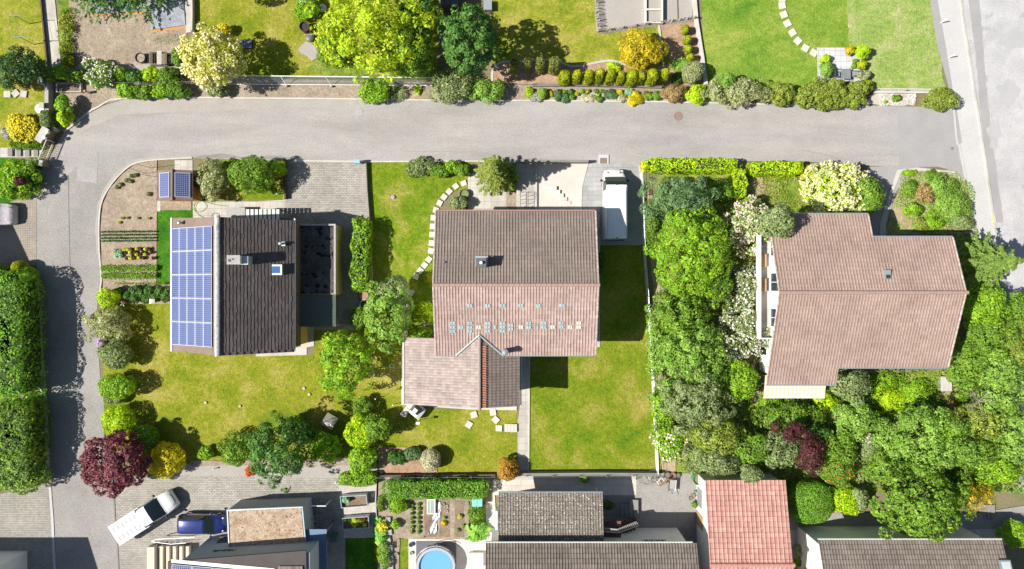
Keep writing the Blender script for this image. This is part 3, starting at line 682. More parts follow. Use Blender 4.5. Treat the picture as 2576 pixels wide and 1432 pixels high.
def gutter(parent, A, B, mat=None, r=.07): return MB().tube(A, B, r, r, 8).build('gutter', mat or MATS['zinc'], parent)

# ---------------------------------------------------------------- the left house with the solar roof
A = thing('house', 'yellow house with solar panels on its western roof slope and dark shingles on the other', 'house', (-23.0, 0, 0))
gable_walls(A, -27.7, -18.3, -5.2, 5.15, 4.72, 7.55, 'y', MATS['render_yellow'], -23.0)
for yy in (-3, 0, 3): window(A, (-27.7, yy, 2.4), 1.4, 1.3, 'w')
for xx in (-25.5, -21): window(A, (xx, -5.2, 2.2), 1.6, 1.4, 's'); window(A, (xx, 5.15, 2.4), 1.2, 1.2, 'n')
MB().box(-18.32,-18.22,-5.25,5.2,2.4,4.75).build('cladding', MATS['clad_brown'], A)
nW = Vector((-3,0,5.1)).normalized(); nE = Vector((3,0,5.03)).normalized()
ra = MB()
ra.add([(-28.1,-5.45,5.0),(-23.0,-5.56,8.0),(-23.0,5.28,8.0),(-28.1,5.45,5.0),(-28.1,-5.45,4.85),(-23.0,-5.56,7.85),(-23.0,5.28,7.85),(-28.1,5.45,4.85)],
       [(0,1,2,3),(7,6,5,4),(0,4,5,1),(1,5,6,2),(2,6,7,3),(3,7,4,0)])
wr = ra.build('roof_slope', MATS['board_brown'], A)
MB().add([(-28.14,-5.5,5.06),(-28.02,-5.5,5.1),(-28.02,5.5,5.1),(-28.14,5.5,5.06),(-28.14,-5.5,4.84),(-28.14,5.5,4.84)], [(0,1,2,3),(0,3,5,4)]).build('edge_trim', MATS['white_metal'], wr)
# shingled east slope: separate slabs, each lower end a little longer or shorter
Ve = Vector((5.03,0,-3)).normalized(); Ue = Vector((0,1,0)); Ne = nE
def shingle_slope(parent):
    O = Vector((-22.95,-5.56,8.03)); L = 10.84; S = 5.83; nc = 22; nr = 26; rg = random.Random(4); vs=[]; fs=[]; uv=[]
    tl = S/nc; off = Vector(parent.location)
    for c in range(nc):
        for r in range(nr):
            u0 = L*(r + (.5 if c%2 else 0))/nr; u1 = min(L, u0 + L/nr - .006)
            if r == 0 and c%2: pass
            if u1-u0 < .05: continue
            step = .05 if (r*2 + c) % 5 == 0 else 0.0
            v0 = c*tl - .02; v1 = (c+1)*tl + step + rg.uniform(-.004,.004)
            h = .052 + rg.uniform(-.004,.004); n = len(vs)
            for (u,v,z) in ((u0,v0,.012),(u1,v0,.012),(u1,v1,h),(u0,v1,h),(u0,v1,.0),(u1,v1,.0)):
                vs.append(O + Ue*u + Ve*v + Ne*z - off)
            fs += [(n,n+3,n+2,n+1),(n+3,n+4,n+5,n+2)]; uv += [(c+.5,r+.5)]*8
            fs += [(n,n+4,n+3),(n+1,n+2,n+5)]; uv += [(c+.5,r+.5)]*6
    base = MB().add([tuple(O+Ue*u+Ve*v+Ne*z-off) for z in (-.12,-.002) for u,v in ((0,0),(L,0),(L,S),(0,S))],[(0,1,2,3),(7,6,5,4),(0,4,5,1),(1,5,6,2),(2,6,7,3),(3,7,4,0)])
    k = len(vs); vs += [Vector(v) for v in base.v]; fs += [tuple(i+k for i in f) for f in base.f]; uv += [(99.5,99.5)]*24
    me = bpy.data.meshes.new('roof_slope'); me.from_pydata([tuple(v) for v in vs], [], fs); u_ = me.uv_layers.new(name='UVMap')
    u_.data.foreach_set('uv', np.array(uv, dtype=np.float32).ravel()); me.update(); return link('roof_slope', me, MATS['tile_shingle'], parent)
er = shingle_slope(A)
rm = MB(); rg = random.Random(8)
for k in range(30):
    y = -5.6 + k*.365; rm.tube((-23.0,y,8.02),(-23.0,y+.40,8.02), .2+rg.uniform(-.01,.01), .215, 9)
rm.build('ridge_cap', MATS['ridge_lichen'], A)
gutter(A, (-17.93,-5.5,4.95), (-17.93,5.45,4.95), plain('gutter_white',(.7,.7,.68),.5))
gutter(A, (-28.17,-5.45,4.9), (-28.17,5.45,4.9), plain('gutter_copper',(.5,.2,.06),.5))
panel_mat('panel_blue', (.050,.078,.22), (.30,.34,.47), 6, 10, .98, 1.62)
Uw = Vector((0,-1,0)); Vw = Vector((5.1,0,3)).normalized(); Nw = Uw.cross(Vw)
if Nw.z < 0: Nw = -Nw
# grid corners measured on the roof: rows run along the ridge
for i in range(5):
    for j in range(5):
        v = .07 + (i+.5)*1.035; y = 4.66 - .05 - (j+.5)*1.72*1.11
        O = Vector((-28.1, y, 5.0)) + Vw*(v+.12) + Nw*.09
        solar(A, 1.025, 1.88, O, Vw, Vector((0,1,0)), MATS['panel_blue'])
# loose ends on this roof
def onE(px, py):    # point of the east slope under the survey pixel
    for _ in range(12):
        z = 6.5 if _ == 0 else z; x, y, _z = P(px, py, z); z = 8.03 - (x+22.95)*3/5.03
    return x, y, z
x,y,z = onE(600,655)
ch = MB().box(x-.5,x+.5,y-.33,y+.33,z-.9,z+.95).build('chimney', MATS['stone_white'], A)
MB().box(x-.52,x+.52,y-.36,y+.36,z+.95,z+1.0).build('cap', MATS['stone_grey'], ch)
m = MB(); m.disc((x-.28,y-.05,z+1.004),.13); m.disc((x-.02,y+.05,z+1.004),.09); m.build('flue_hole', MATS['black_plastic'], ch)
x2,y2,z2 = onE(620,655)
MB().box(x2-.25,x2+.45,y2-.36,y2+.30,z2-.1,z2+.85).build('chimney_flashing', MATS['zinc'], A)
x,y,z = onE(696,679)
m = MB(); m.obox((x,y,z-.1),1.0,.85,.32); wo = m.build('roof_window', MATS['zinc'], A)
MB().add([(x-.3,y-.28,z+.235),(x+.34,y-.28,z+.235),(x+.34,y+.28,z+.235),(x-.3,y+.28,z+.235)],[(0,1,2,3)]).build('pane', plain('sky_glass',(.05,.13,.36),.1,0,.8), wo)
x,y,z = onE(710,614)
MB().box(x-.26,x+.26,y-.17,y+.17,z-.08,z+.08).tube((x-.05,y,z),(x-.05,y,z+.55),.1,.1,10).build('vent_pipe', MATS['zinc'], A)
x,y,z = P(455,561,5.9)
MB().tube((x,y,5.2),(x,y,6.1),.09,.09,10).ball((x,y,6.15),.17,10,6).build('vent_pipe', MATS['steel'], A)
# attached flat-roofed garage
g = MB().prism([(-18.2,5.15),(-15.2,5.15),(-15.2,-.85),(-18.2,-.85)], 0, 2.55).build('garage', MATS['render_yellow'], A)
MB().prism([(-18.15,5.1),(-15.25,5.1),(-15.25,-.8),(-18.15,-.8)], 2.55, 2.6).build('flat_roof', MATS['bitumen'], g)
m = MB(); m.box(-18.2,-15.15,5.06,5.2,2.5,2.72); m.box(-15.3,-15.13,-.85,5.057,2.5,2.72); m.build('parapet', MATS['stone_grey'], g)
MB().box(-17.9,-15.6,5.15,5.2,0,2.2).build('garage_door', MATS['dark_wood'], g)
mo = tile_slope('lean_to_roof', (-18.2,-.87,2.75), (0,-1,0), 2.75, Vector((3.0,0,-.35)).normalized(), 3.02, MATS['sheet_green'] if 'sheet_green' in MATS else plain('sheet_green',(.11,.135,.12),.6), A, .12, 3.1, 'corr', .022, 0, 6)
MB().box(-15.3,-15.22,-.95,-.87,0,2.4).build('lean_to_post', MATS['orange_wood'], A); MB().box(-15.3,-15.22,-3.6,-3.52,0,2.4).build('lean_to_post', MATS['orange_wood'], A)
st = MB()
for k in range(6): st.box(-15.1,-14.45,-3.6+.22*k,-3.38+.22*k,-.02,.12*(6-k)*.5+.06)
st.build('steps', MATS['concrete_dark'], A)
# glazed porch roof north of the house
m = MB(); rg = random.Random(2)
for k in range(8):
    x = -22.95 + k*.37
    m.box(x, x+.25, 5.2, 6.5, 2.3, 2.34)
m.build('porch_roof', plain('porch_sheet',(.60,.62,.62),.3), A)
m = MB()
for k in range(8): x = -22.95+k*.37; m.box(x-.11,x-.005,5.2,6.52,2.2,2.26)
for x in (-22.9,-20.1): m.box(x-.05,x+.05,6.44,6.52,0,2.2)
m.build('porch_frame', MATS['zinc_dark'], A)
MB().box(-25.2,-23.55,5.75,6.8,0,1.1).build('cellar_hatch', MATS['stone_grey'], A)

# ---------------------------------------------------------------- the middle house
B = thing('house', 'middle house with wide brown tiled roof, rows of glass tiles and lower annex', 'house', (.3, 0, 0))
ZE, ZR = 5.2, 7.1
gable_walls(B, -5.75, 6.3, -5.3, 5.55, 4.95, 6.85, 'x', MATS['render_white'], 0.0)
tx0, tx1, ty0, ty1 = -6.24, 6.86, -5.80, 6.04
V1 = Vector((0,ty1,ZE-ZR)); V2 = Vector((0,ty0,ZE-ZR))
tile_slope('roof_slope', (tx0,-.03,ZR), (1,0,0), tx1-tx0, V1.normalized(), V1.length, MATS['tile_brown'], B, .24, .352, 'roll', .045, .03, 6)  # darker tiles: weaker sun on this slope painted in, plus weathering
sB = tile_slope('roof_slope', (tx0,-.03,ZR), (1,0,0), tx1-tx0, V2.normalized(), V2.length, MATS['tile_pink_lit'], B, .24, .352, 'roll', .045, .03, 6)  # paler tiles: stronger sun on this slope painted in, plus weathering
m = MB()
for (ya, za, yb, zb) in ((-.03,ZR,ty1,ZE),(-.03,ZR,ty0,ZE)):
    m.add([(tx0+.02,ya,za-.05),(tx1-.02,ya,za-.05),(tx1-.02,yb,zb-.05),(tx0+.02,yb,zb-.05),(tx0+.02,ya,za-.2),(tx1-.02,ya,za-.2),(tx1-.02,yb,zb-.2),(tx0+.02,yb,zb-.2)],
          [(0,1,2,3),(4,5,6,7),(0,1,5,4),(1,2,6,5),(2,3,7,6),(3,0,4,7)])
m.build('roof_deck', MATS['dark_wood'], B)
ridge_caps('ridge_cap', (tx0-.05,-.03,ZR+.03), (tx1+.08,-.03,ZR+.03), plain('ridge_tile',(.34,.225,.19),.85,fine=.2), B, .15)
surf('verge_lichen', [(.30,.2,.16),(.42,.34,.3),(.6,.57,.53)], scale=4, fine=.3, fscale=12)
for x in (tx0-.03, tx1+.02):
    for yb in (ty0, ty1): MB().tube((x,-.03,ZR-.02),(x,yb,ZE-.02),.07,.07,6).build('verge_trim', MATS['verge_lichen'], B)
gutter(B,(tx0,ty1+.06,ZE-.04),(tx1,ty1+.06,ZE-.04), plain('gutter_brown',(.34,.2,.16),.6)); gutter(B,(tx0,ty0-.05,ZE-.06),(tx1-.1,ty0-.05,ZE-.06))
for xx in (-3.5, 0, 3.5): window(B, (xx, 5.55, 3.3), 1.4, 1.3, 'n')
for yy in (-3, 2.8): window(B, (6.3, yy, 3.2), 1.4, 1.3, 'e')
for yy in (1.2, 3.6): window(B, (-5.75, yy, 3.2), 1.3, 1.3, 'w')
window(B, (4.2, -5.3, 2.2), 2.4, 2.1, 's')
plain('glass_tile', (.33,.42,.44), .25, 0, .6, fine=.3, fscale=3); plain('glass_tile_pale', (.55,.57,.47), .3, 0, .6, fine=.25, fscale=3)
def onBs(px, py):
    z = 6.3
    for _ in range(14): x, y, _z = P(px, py, z); z = ZR + (y+.03)*(ZR-ZE)/(-ty0)
    return x, y, z
gt = [(1182,769,14,10,0),(1227,769,14,10,0),(1264,769,14,10,0),(1310,769,14,10,0),(1354,769,12,10,0),(1414,769,14,10,0)]
gt += [(1138,823,14,30,0),(1160,823,13,10,0),(1182,823,14,30,0),(1204,823,12,10,1),(1227,823,14,30,0),(1245,823,5,10,0),(1264,823,14,30,0),(1285,823,12,20,0),(1310,823,12,10,1),(1330,818,13,20,0),(1352,823,5,10,0),(1368,818,13,20,0),(1390,823,12,10,1),(1412,818,12,20,0),(1434,823,12,10,1),(1456,818,12,20,1)]
for (px,py,w,h,k) in gt:
    a = onBs(px-w/2,py-h/2); b = onBs(px+w/2,py-h/2); c = onBs(px+w/2,py+h/2); d = onBs(px-w/2,py+h/2)
    m = MB(); nn = 2 if w > 8 else 1; rws = max(1, round(h/10))
    for r in range(rws):
        for q in range(nn):
            def pt(s,t): return tuple(np.array(a)*(1-s)*(1-t)+np.array(b)*s*(1-t)+np.array(c)*s*t+np.array(d)*(1-s)*t + np.array((0,0,.085)))
            s0, s1 = q/nn+.04, (q+1)/nn-.04; t0, t1 = r/rws+.04, (r+1)/rws-.04
            p4 = [pt(s0,t0),pt(s1,t0),pt(s1,t1),pt(s0,t1)]
            m.add(p4+[(p[0],p[1],p[2]-.05) for p in p4],[(3,2,1,0),(0,1,5,4),(1,2,6,5),(2,3,7,6),(3,0,4,7)])
    m.build('glass_tile', MATS['glass_tile_pale' if k else 'glass_tile'], B)
# chimney, flue, vent of the middle house
x,y,_ = P(1211,662,7.3); zc = 6.55
c_ = MB().box(x-.36,x+.36,y-.33,y+.33,zc-.6,zc+1.30).build('chimney', MATS['zinc_dark'], B)
MB().box(x-.40,x+.40,y-.38,y+.38,zc+1.30,zc+1.35).build('cap', MATS['zinc_dark'], c_)
MB().tube((x,y,zc+1.35),(x,y,zc+1.62),.12,.12,12).build('flue', MATS['white_metal'], c_)
MB().box(x-.5,x+.5,y-.42,y+.6,zc-.06,zc+.09).build('flashing', MATS['zinc'], c_)
x,y,_ = P(1118,660,6.6); MB().tube((x,y,6.0),(x,y,6.75),.07,.07,8).build('vent_pipe', MATS['zinc_dark'], B)
x,y,_ = P(1271,885,6.0); fl = MB().tube((x,y,4.9),(x,y,6.55),.22,.22,16).build('flue', MATS['zinc'], B)
MB().lathe((x,y,6.55),[(.27,0),(.27,.1),(.2,.16),(.001,.18)],16).build('cap', MATS['steel'], fl)
# annex
AZ, AP = 5.75, .30
ax = -2.65; ay = -10.08
tW = Vector((-6.35,0,-6.35*AP)); tE = Vector((3.28,0,-3.28*AP))
NY = -4.45; LA = NY-ay
tile_slope('roof_slope', (ax,NY,AZ), (0,-1,0), LA, tW.normalized(), tW.length, MATS['tile_annex'], B, .235, .36, 'roll', .04, .03, 6)
tile_slope('roof_slope', (ax,NY,AZ), (0,-1,0), LA, tE.normalized(), tE.length, MATS['tile_brown'], B, .235, .36, 'roll', .045, .035, 6)
vb = -5.85
def main_z(y): return ZR + (y+.03)*(ZR-ZE)/(-ty0)
zb_ = main_z(vb); hw = (AZ-zb_)/AP
yA = -.03 + (AZ-ZR)*(-ty0)/(ZR-ZE)
valley = Vector((ax,yA,AZ+.06)); vl = Vector((ax-hw,vb,zb_+.06)); vr = Vector((ax+hw,vb,zb_+.06))
m = MB(); m.tube(valley+Vector((0,.05,.06)), vl+Vector((-.1,0,.04)), .07,.07,6); m.tube(valley+Vector((0,.05,.06)), vr+Vector((.1,0,.04)), .07,.07,6)
m.build('valley_flashing', plain('lead',(.42,.50,.50),.5,.3,fine=.2), B)
ridge_caps('ridge_cap', (ax,yA-.1,AZ+.05), (ax,ay-.1,AZ+.05), plain('ridge_grey',(.32,.25,.23),.85,fine=.2), B, .15, 13)
m = MB()
for k in range(26):
    y = -5.0 - k*.197; m.obox((ax+.36,y-.06,AZ-.08),.38,.13,.07)
m.build('ventilated_ridge', plain('ridge_orange',(.36,.16,.085),.85,fine=.25), B)
gable_walls(B, -8.5, .3, -9.55, -4.9, AZ-5.88*AP-.12, AZ-.12, 'y', MATS['render_white'], ax, 'annex_wall', AZ-2.92*AP-.12)
m = MB()
for sgn, L in ((-1,6.28),(1,3.28)):
    m.add([(ax,-4.6 if sgn<0 else -5.5,AZ-.05),(ax+sgn*L,-4.6 if sgn<0 else -5.5,AZ-L*AP-.05),(ax+sgn*L,ay,AZ-L*AP-.05),(ax,ay,AZ-.05),(ax,-4.6 if sgn<0 else -5.5,AZ-.17),(ax+sgn*L,-4.6 if sgn<0 else -5.5,AZ-L*AP-.17),(ax+sgn*L,ay,AZ-L*AP-.17),(ax,ay,AZ-.17)],
      [(0,1,2,3),(4,5,6,7),(0,1,5,4),(1,2,6,5),(2,3,7,6),(3,0,4,7)])
m.build('roof_deck', MATS['dark_wood'], B)
gutter(B, (-9.12,-4.5,AZ-6.3*AP-.06), (-9.12,ay,AZ-6.3*AP-.06), MATS['concrete_white'], .11); gutter(B, (.74,-5.95,AZ-3.4*AP-.13), (.74,ay,AZ-3.4*AP-.13), None, .05)
for xx in (-6.5,-4.2): window(B, (xx,-9.55,2.0), 1.8, 1.9, 's')
window(B, (.3,-7.5,2.2), 1.5, 1.3, 'e')

# ---------------------------------------------------------------- the right house
Cx = thing('house', 'right-hand house with a long red-brown roof stepped at both eaves and a white balcony side', 'house', (28.0, -.6, 0))
PI_ = .364; CZ = 8.0; CY = -.62
def zc_(y): return CZ - abs(y-CY)*PI_
def wall_h(): pass
gx0, gx1 = 20.9, 35.45
sl_ = (1+PI_**2)**.5
def slope(x0, x1, yend, mat, d0=0.0):
    sg = 1 if yend > CY else -1; L = abs(yend-CY)
    return tile_slope('roof_slope', (x0, CY+sg*d0, CZ-d0*PI_), (1,0,0), x1-x0, Vector((0,sg,-PI_)).normalized(), (L-d0)*sl_, mat, Cx, .24, .352, 'roll', .042, .03, 6)
LN = 4.42
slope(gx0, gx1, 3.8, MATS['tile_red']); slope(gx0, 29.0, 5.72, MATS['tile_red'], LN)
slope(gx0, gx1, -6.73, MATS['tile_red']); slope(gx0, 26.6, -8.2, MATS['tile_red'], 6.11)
m = MB()
for (x0,x1,ya,yb) in ((gx0+.02,gx1-.02,CY,3.8),(gx0+.02,28.98,3.8,5.70),(gx0+.02,gx1-.02,CY,-6.73),(gx0+.02,26.58,-6.73,-8.18)):
    m.add([(x0,ya,zc_(ya)-.05),(x1,ya,zc_(ya)-.05),(x1,yb,zc_(yb)-.05),(x0,yb,zc_(yb)-.05),(x0,ya,zc_(ya)-.2),(x1,ya,zc_(ya)-.2),(x1,yb,zc_(yb)-.2),(x0,yb,zc_(yb)-.2)],
          [(0,1,2,3),(4,5,6,7),(0,1,5,4),(1,2,6,5),(2,3,7,6),(3,0,4,7)])
m.build('roof_deck', MATS['dark_wood'], Cx)
ridge_caps('ridge_cap', (gx0-.05,CY,CZ+.03),(gx1+.1,CY,CZ+.03), plain('ridge_red',(.33,.225,.19),.85,fine=.25), Cx, .15)
for x,ya in ((gx0-.02,5.72),(gx0-.02,-8.2),(gx1+.02,3.8),(gx1+.02,-6.73)): MB().tube((x,CY,CZ),(x,ya,zc_(ya)),.07,.07,6).build('verge_trim', MATS['verge_lichen'], Cx)
MB().tube((29.02,3.8,zc_(3.8)),(29.02,5.72,zc_(5.72)),.06,.06,6).build('verge_trim', MATS['verge_lichen'], Cx)
for a,b,y in ((gx0,29,5.78),(29.05,gx1,3.86),(26.6,gx1,-6.79),(gx0,26.6,-8.26)): gutter(Cx,(a,y,zc_(y)-.02),(b,y,zc_(y)-.02))
m = MB(); m.prism([(22.15,5.2),(28.5,5.2),(28.5,3.3),(35,3.3),(35,-6.2),(26.1,-6.2),(26.1,-7.7),(22.15,-7.7)], 0, 4.9); m.build('wall', MATS['render_white'], Cx)
m = MB(); n5 = [(3.3,4.9),(3.3,6.3),(CY,7.7),(-6.2,5.6),(-6.2,4.9)]
m.add([(22.15,y,z) for y,z in n5]+[(35,y,z) for y,z in n5],[(4,3,2,1,0),(5,6,7,8,9)]+[(i,(i+1)%5,5+(i+1)%5,5+i) for i in range(5)])
m.build('gable_wall', MATS['render_white'], Cx)
bal = MB().box(21.0,22.15,-4.6,4.2,2.55,2.75).build('balcony', MATS['concrete_white'], Cx)
m = MB(); m.box(20.95,21.03,-4.6,4.2,2.75,3.7); m.box(21.03,22.15,4.12,4.2,2.75,3.7); m.box(21.03,22.15,-4.6,-4.52,2.75,3.7); m.build('parapet', MATS['render_white'], bal)
for y0 in (1.5,-.6): MB().box(21.1,21.7,y0,y0+1.1,3.05,3.12).box(21.12,21.2,y0+.05,y0+.12,2.75,3.05).box(21.58,21.65,y0+.95,y0+1.02,2.75,3.05).build('bench', MATS['wood'], bal)
for yy in (3.2,.2,-2.8): window(Cx,(22.15,yy,3.9),1.6,2.0,'w')
for yy in (3.0,-3,-5.5): window(Cx,(22.15,yy,1.4),1.4,1.4,'w')
for xx in (28.5,32): window(Cx,(xx,-6.2,2.2),1.6,1.4,'s'); window(Cx,(xx+1.2,3.3,2.2),1.2,1.2,'n')
aw = MB(); aw.add([(21.65,-7.75,3.0),(26.9,-7.75,3.0),(26.9,-9.72,2.55),(21.65,-9.72,2.55)],[(3,2,1,0)])
m_, n_, b_ = _new('awning_cloth'); tc = n_.nodes.new('ShaderNodeTexCoord'); wv = n_.nodes.new('ShaderNodeTexWave'); wv.inputs['Scale'].default_value = .92; wv.inputs['Distortion'].default_value = 0
n_.links.new(tc.outputs['Object'], wv.inputs[0]); rp = _ramp(n_, [(.80,.74,.62),(.78,.60,.34)], [.45,.55]); n_.links.new(wv.outputs[0], rp.inputs[0]); n_.links.new(rp.outputs[0], b_.inputs['Base Color']); b_.inputs['Roughness'].default_value = .9
ao = aw.build('awning', m_, Cx); so_ = ao.modifiers.new('cloth', 'SOLIDIFY'); so_.thickness = .03
MB().box(21.65,26.9,-9.78,-9.70,2.46,2.6).build('awning_bar', MATS['white_metal'], ao)
x,y,_ = P(2232,690,7.6); rwz = zc_(y)
rw_ = MB().box(x-.22,x+.24,y-.38,y+.33,rwz-.1,rwz+.22).build('roof_hatch', MATS['zinc'], Cx); MB().box(x-.15,x+.2,y-.34,y-.05,rwz+.18,rwz+.235).build('pane', MATS['window_glass'], rw_)

# ---------------------------------------------------------------- house with the flat gravel roof, bottom left
D = thing('house', 'grey house with a flat brown gravel garage roof and solar panels below it', 'house', (-21.5, -22.0, 0))
zt = 2.9
c4 = [P(572,1284,zt)[:2], P(760,1276,zt)[:2], P(770,1380,zt)[:2], P(577,1391,zt)[:2]]
g = MB().prism(c4, 0, zt-.12).build('garage', MATS['render_grey'], D)
cc = np.mean(np.array(c4),0); inn = [tuple(cc+(np.array(p)-cc)*.965) for p in c4]
MB().prism(inn, zt-.12, zt-.03).build('flat_roof', MATS['roof_gravel'], g)
m = MB()
for i in range(4):
    a,b = Vector(c4[i]),Vector(c4[(i+1)%4]); d=(b-a); m.obox(((a.x+b.x)/2,(a.y+b.y)/2,zt-.14),d.length+.08,.1,.16+.002*i,math.atan2(d.y,d.x))
m.build('parapet', MATS['zinc'], g)
# main house: flat-pitched dark roof edge with panels
zm = 5.6
roofm = [P(425,1412,zm), P(770,1383,zm), P(775,1470,zm), P(425,1470,zm)]
fr = [P(427,1414,zm), P(762,1386,zm)]
w1 = [P(505,1386,2.8)[:2], P(560,1382,2.8)[:2]]
hm = MB().prism([(-27.0,-22.6),(-16.6,-22.0),(-16.6,-33),(-27.0,-33)], 0, 5.3).build('wall', MATS['render_grey'], D)
for k in range(3): window(D, (-25.2+k*3.4, -22.42+k*.18, 1.6 if k else 1.4), 1.1, .9, 'n', MATS['zinc_dark'])
# dark fascia panel sloping away, white edge, panel field
zf = 5.9
FA = [Vector(P(424,1410,5.2)), Vector(P(770,1384,5.2)), Vector(P(752,1402,zf)), Vector(P(690,1420,zf)), Vector(P(428,1404,zf))]
ro = MB(); q0 = P(425,1411,5.3); q1 = P(772,1383,5.3)
ro.prism([q0[:2], q1[:2], (q1[0]+.1,-34), (q0[0],-34)], 5.32, 5.5); ro.build('roof', MATS['sheet_dark'], D)
m = MB(); e0 = P(430,1408,5.6); e1 = P(690,1431,5.6); m.add([(e0[0],e0[1],5.53),(e1[0],e1[1],5.53),(e1[0]-.1,e1[1]-.32,5.53),(e0[0],e0[1]-.26,5.53),(e0[0],e0[1],5.56),(e1[0],e1[1],5.56),(e1[0]-.1,e1[1]-.32,5.56),(e0[0],e0[1]-.26,5.56)],[(3,2,1,0),(4,5,6,7),(0,1,5,4),(1,2,6,5),(2,3,7,6),(3,0,4,7)]); m.build('roof_edge', MATS['white_paint'], D)
panel_mat('panel_dark', (.03,.05,.16), (.5,.55,.7), 6, 10, 1.0, 1.65)
ang = math.atan2(e1[1]-e0[1], e1[0]-e0[0]); Ud = Vector((math.cos(ang),math.sin(ang),0)); Vd = Vector((-Ud.y,Ud.x,0))
for k in range(5): solar(D, 1.62, 1.0, Vector((e0[0],e0[1],5.62)) + Ud*(.95+k*1.66) - Vd*.85, Ud, Vd, MATS['panel_dark'])
m = MB(); q = [P(700,1424,5.6), P(766,1396,5.6)]
tile_slope('tile_field', (q[0][0],q[0][1],5.62),(1,0,0),2.0,(0,-1,0),2.2,MATS['tile_grey'],D,.5,.4,'flat',0,.03)
lt = tile_slope('lean_to_roof', (-18.35,-21.05,2.6),(1,0,0),2.4,Vector((0,-1,-.02)).normalized(),5.5,MATS['blue_metal'],D,.3,.16,'flat',0,.022,2)
MB().box(-18.3,-18.22,-21.15,-21.07,0,2.55).build('lean_to_post', MATS['zinc_dark'], D); MB().box(-16.05,-15.97,-21.15,-21.07,0,2.55).build('lean_to_post', MATS['zinc_dark'], D)
# lettering on the north wall of the house, readable from the street
cu = bpy.data.curves.new('lettering', 'FONT'); cu.body = 'Melodia'; cu.size = .62; cu.shear = .4; cu.extrude = .012; cu.align_x = 'CENTER'
to = bpy.data.objects.new('lettering', cu); COL.objects.link(to)
bpy.context.view_layer.update(); me = bpy.data.meshes.new_from_object(to.evaluated_get(bpy.context.evaluated_depsgraph_get())); bpy.data.objects.remove(to)
lo = link('lettering', me, MATS['black_plastic'], D)
yl = -22.6 + (-23.6+27.0)*.0577
lo.matrix_local = Matrix.Translation(Vector((-24.2,-22.42,3.55))-Vector(D.location)) @ Matrix.Rotation(math.pi+R(3.3),4,'Z') @ Matrix.Rotation(math.pi/2,4,'X')
x0 = P(384,1400)[0]; MB().box(x0,x0+3.5,-26.9,-23.3,0,.35).build('stair_shade_base', MATS['concrete_dark'], D)  # base coloured dark to paint the shadow stripes between the steps
MB().box(x0-.02,x0+.62,-26.9,-23.25,.352,.9).build('landing', plain('step_stone',(.60,.53,.43),.9), D)
for k in range(5): xa = x0+1.0+.58*k; MB().box(xa,xa+.27,-26.9,-23.25,.352,.72).build('step', MATS['step_stone'], D)  # slabs set apart so the dark base shows as their shadows
m = MB()
ra_, rb_ = P(381,1363,1.0), P(462,1360,2.0)
m.path([ra_, P(392,1357,1.0), P(490,1352,2.0)], .035); m.path([ra_, P(430,1369,1.5), P(468,1366,2.0)], .035)
for k in range(6): x = P(384+14*k,1400)[0]+.2; m.tube((x,-23.1,0),(x,-23.1,1.0+.16*k),.02,.02,6)
m.build('handrail', MATS['white_metal'], D)

# ---------------------------------------------------------------- houses along the bottom edge
E = thing('house', 'low building with a lichen-spotted grey roof beside a wooden outside stair', 'house', (0.5, -20.8, 0))
zE = 3.4
e00 = P(1254,1240,zE); e11 = P(1516,1360,zE)
tile_slope('roof_slope', (e00[0],e00[1]-4.0,4.1),(1,0,0),e11[0]-e00[0],Vector((0,4.0,-.75)).normalized(),4.07,MATS['tile_lichen'],E,.235,.38,'roll',.045,.03,6)
MB().prism([(e00[0]+.3,e00[1]-1.1),(e11[0]-.3,e00[1]-1.1),(e11[0]-.3,e00[1]-4),(e00[0]+.3,e00[1]-4)],0,3.25).build('wall', MATS['render_white'], E)
gutter(E,(e00[0],e00[1]+.04,3.32),(e11[0],e00[1]+.04,3.32))
window(E,(e11[0]-.3,-18.5,1.6),1.0,1.1,'e')
E2 = thing('house', 'ribbed grey-brown roofed house cut by the bottom edge, right of the pool', 'house', (6.5, -24, 0))
zE2 = 5.0
f0 = P(1222,1366,zE2); f1 = P(1742,1366,zE2)
tile_slope('roof_slope', (f0[0],f0[1]-6.0,zE2+2.4),(1,0,0),f1[0]-f0[0]+.35,Vector((0,6.0,-2.4)).normalized(),6.46,MATS['tile_grey'],E2,.24,.40,'roll',.055,.035,6)
tile_slope('roof_slope', (f0[0],f0[1]-6.0,zE2+2.4),(1,0,0),f1[0]-f0[0]+.35,Vector((0,-6.0,-2.4)).normalized(),6.46,MATS['tile_grey'],E2,.38,.40,'roll',.07,.035,4)
gable_walls(E2, f0[0]+.4, f1[0]-.1, f0[1]-11.5, f0[1]-.5, zE2-.1, zE2+2.2, 'x', MATS['render_white'], f0[1]-6)
gutter(E2,(f0[0],f0[1]+.05,zE2-.02),(f1[0],f0[1]+.05,zE2-.02), plain('gutter_pale',(.6,.6,.55),.5))
ridge_caps('ridge_cap',(f0[0],f0[1]-6,zE2+2.44),(f1[0]+.35,f0[1]-6,zE2+2.44),MATS['ridge_grey'],E2)
for xx in (12.6,13.6): window(E2,(xx-1,f0[1]-.5,3.6),.9,.8,'n')
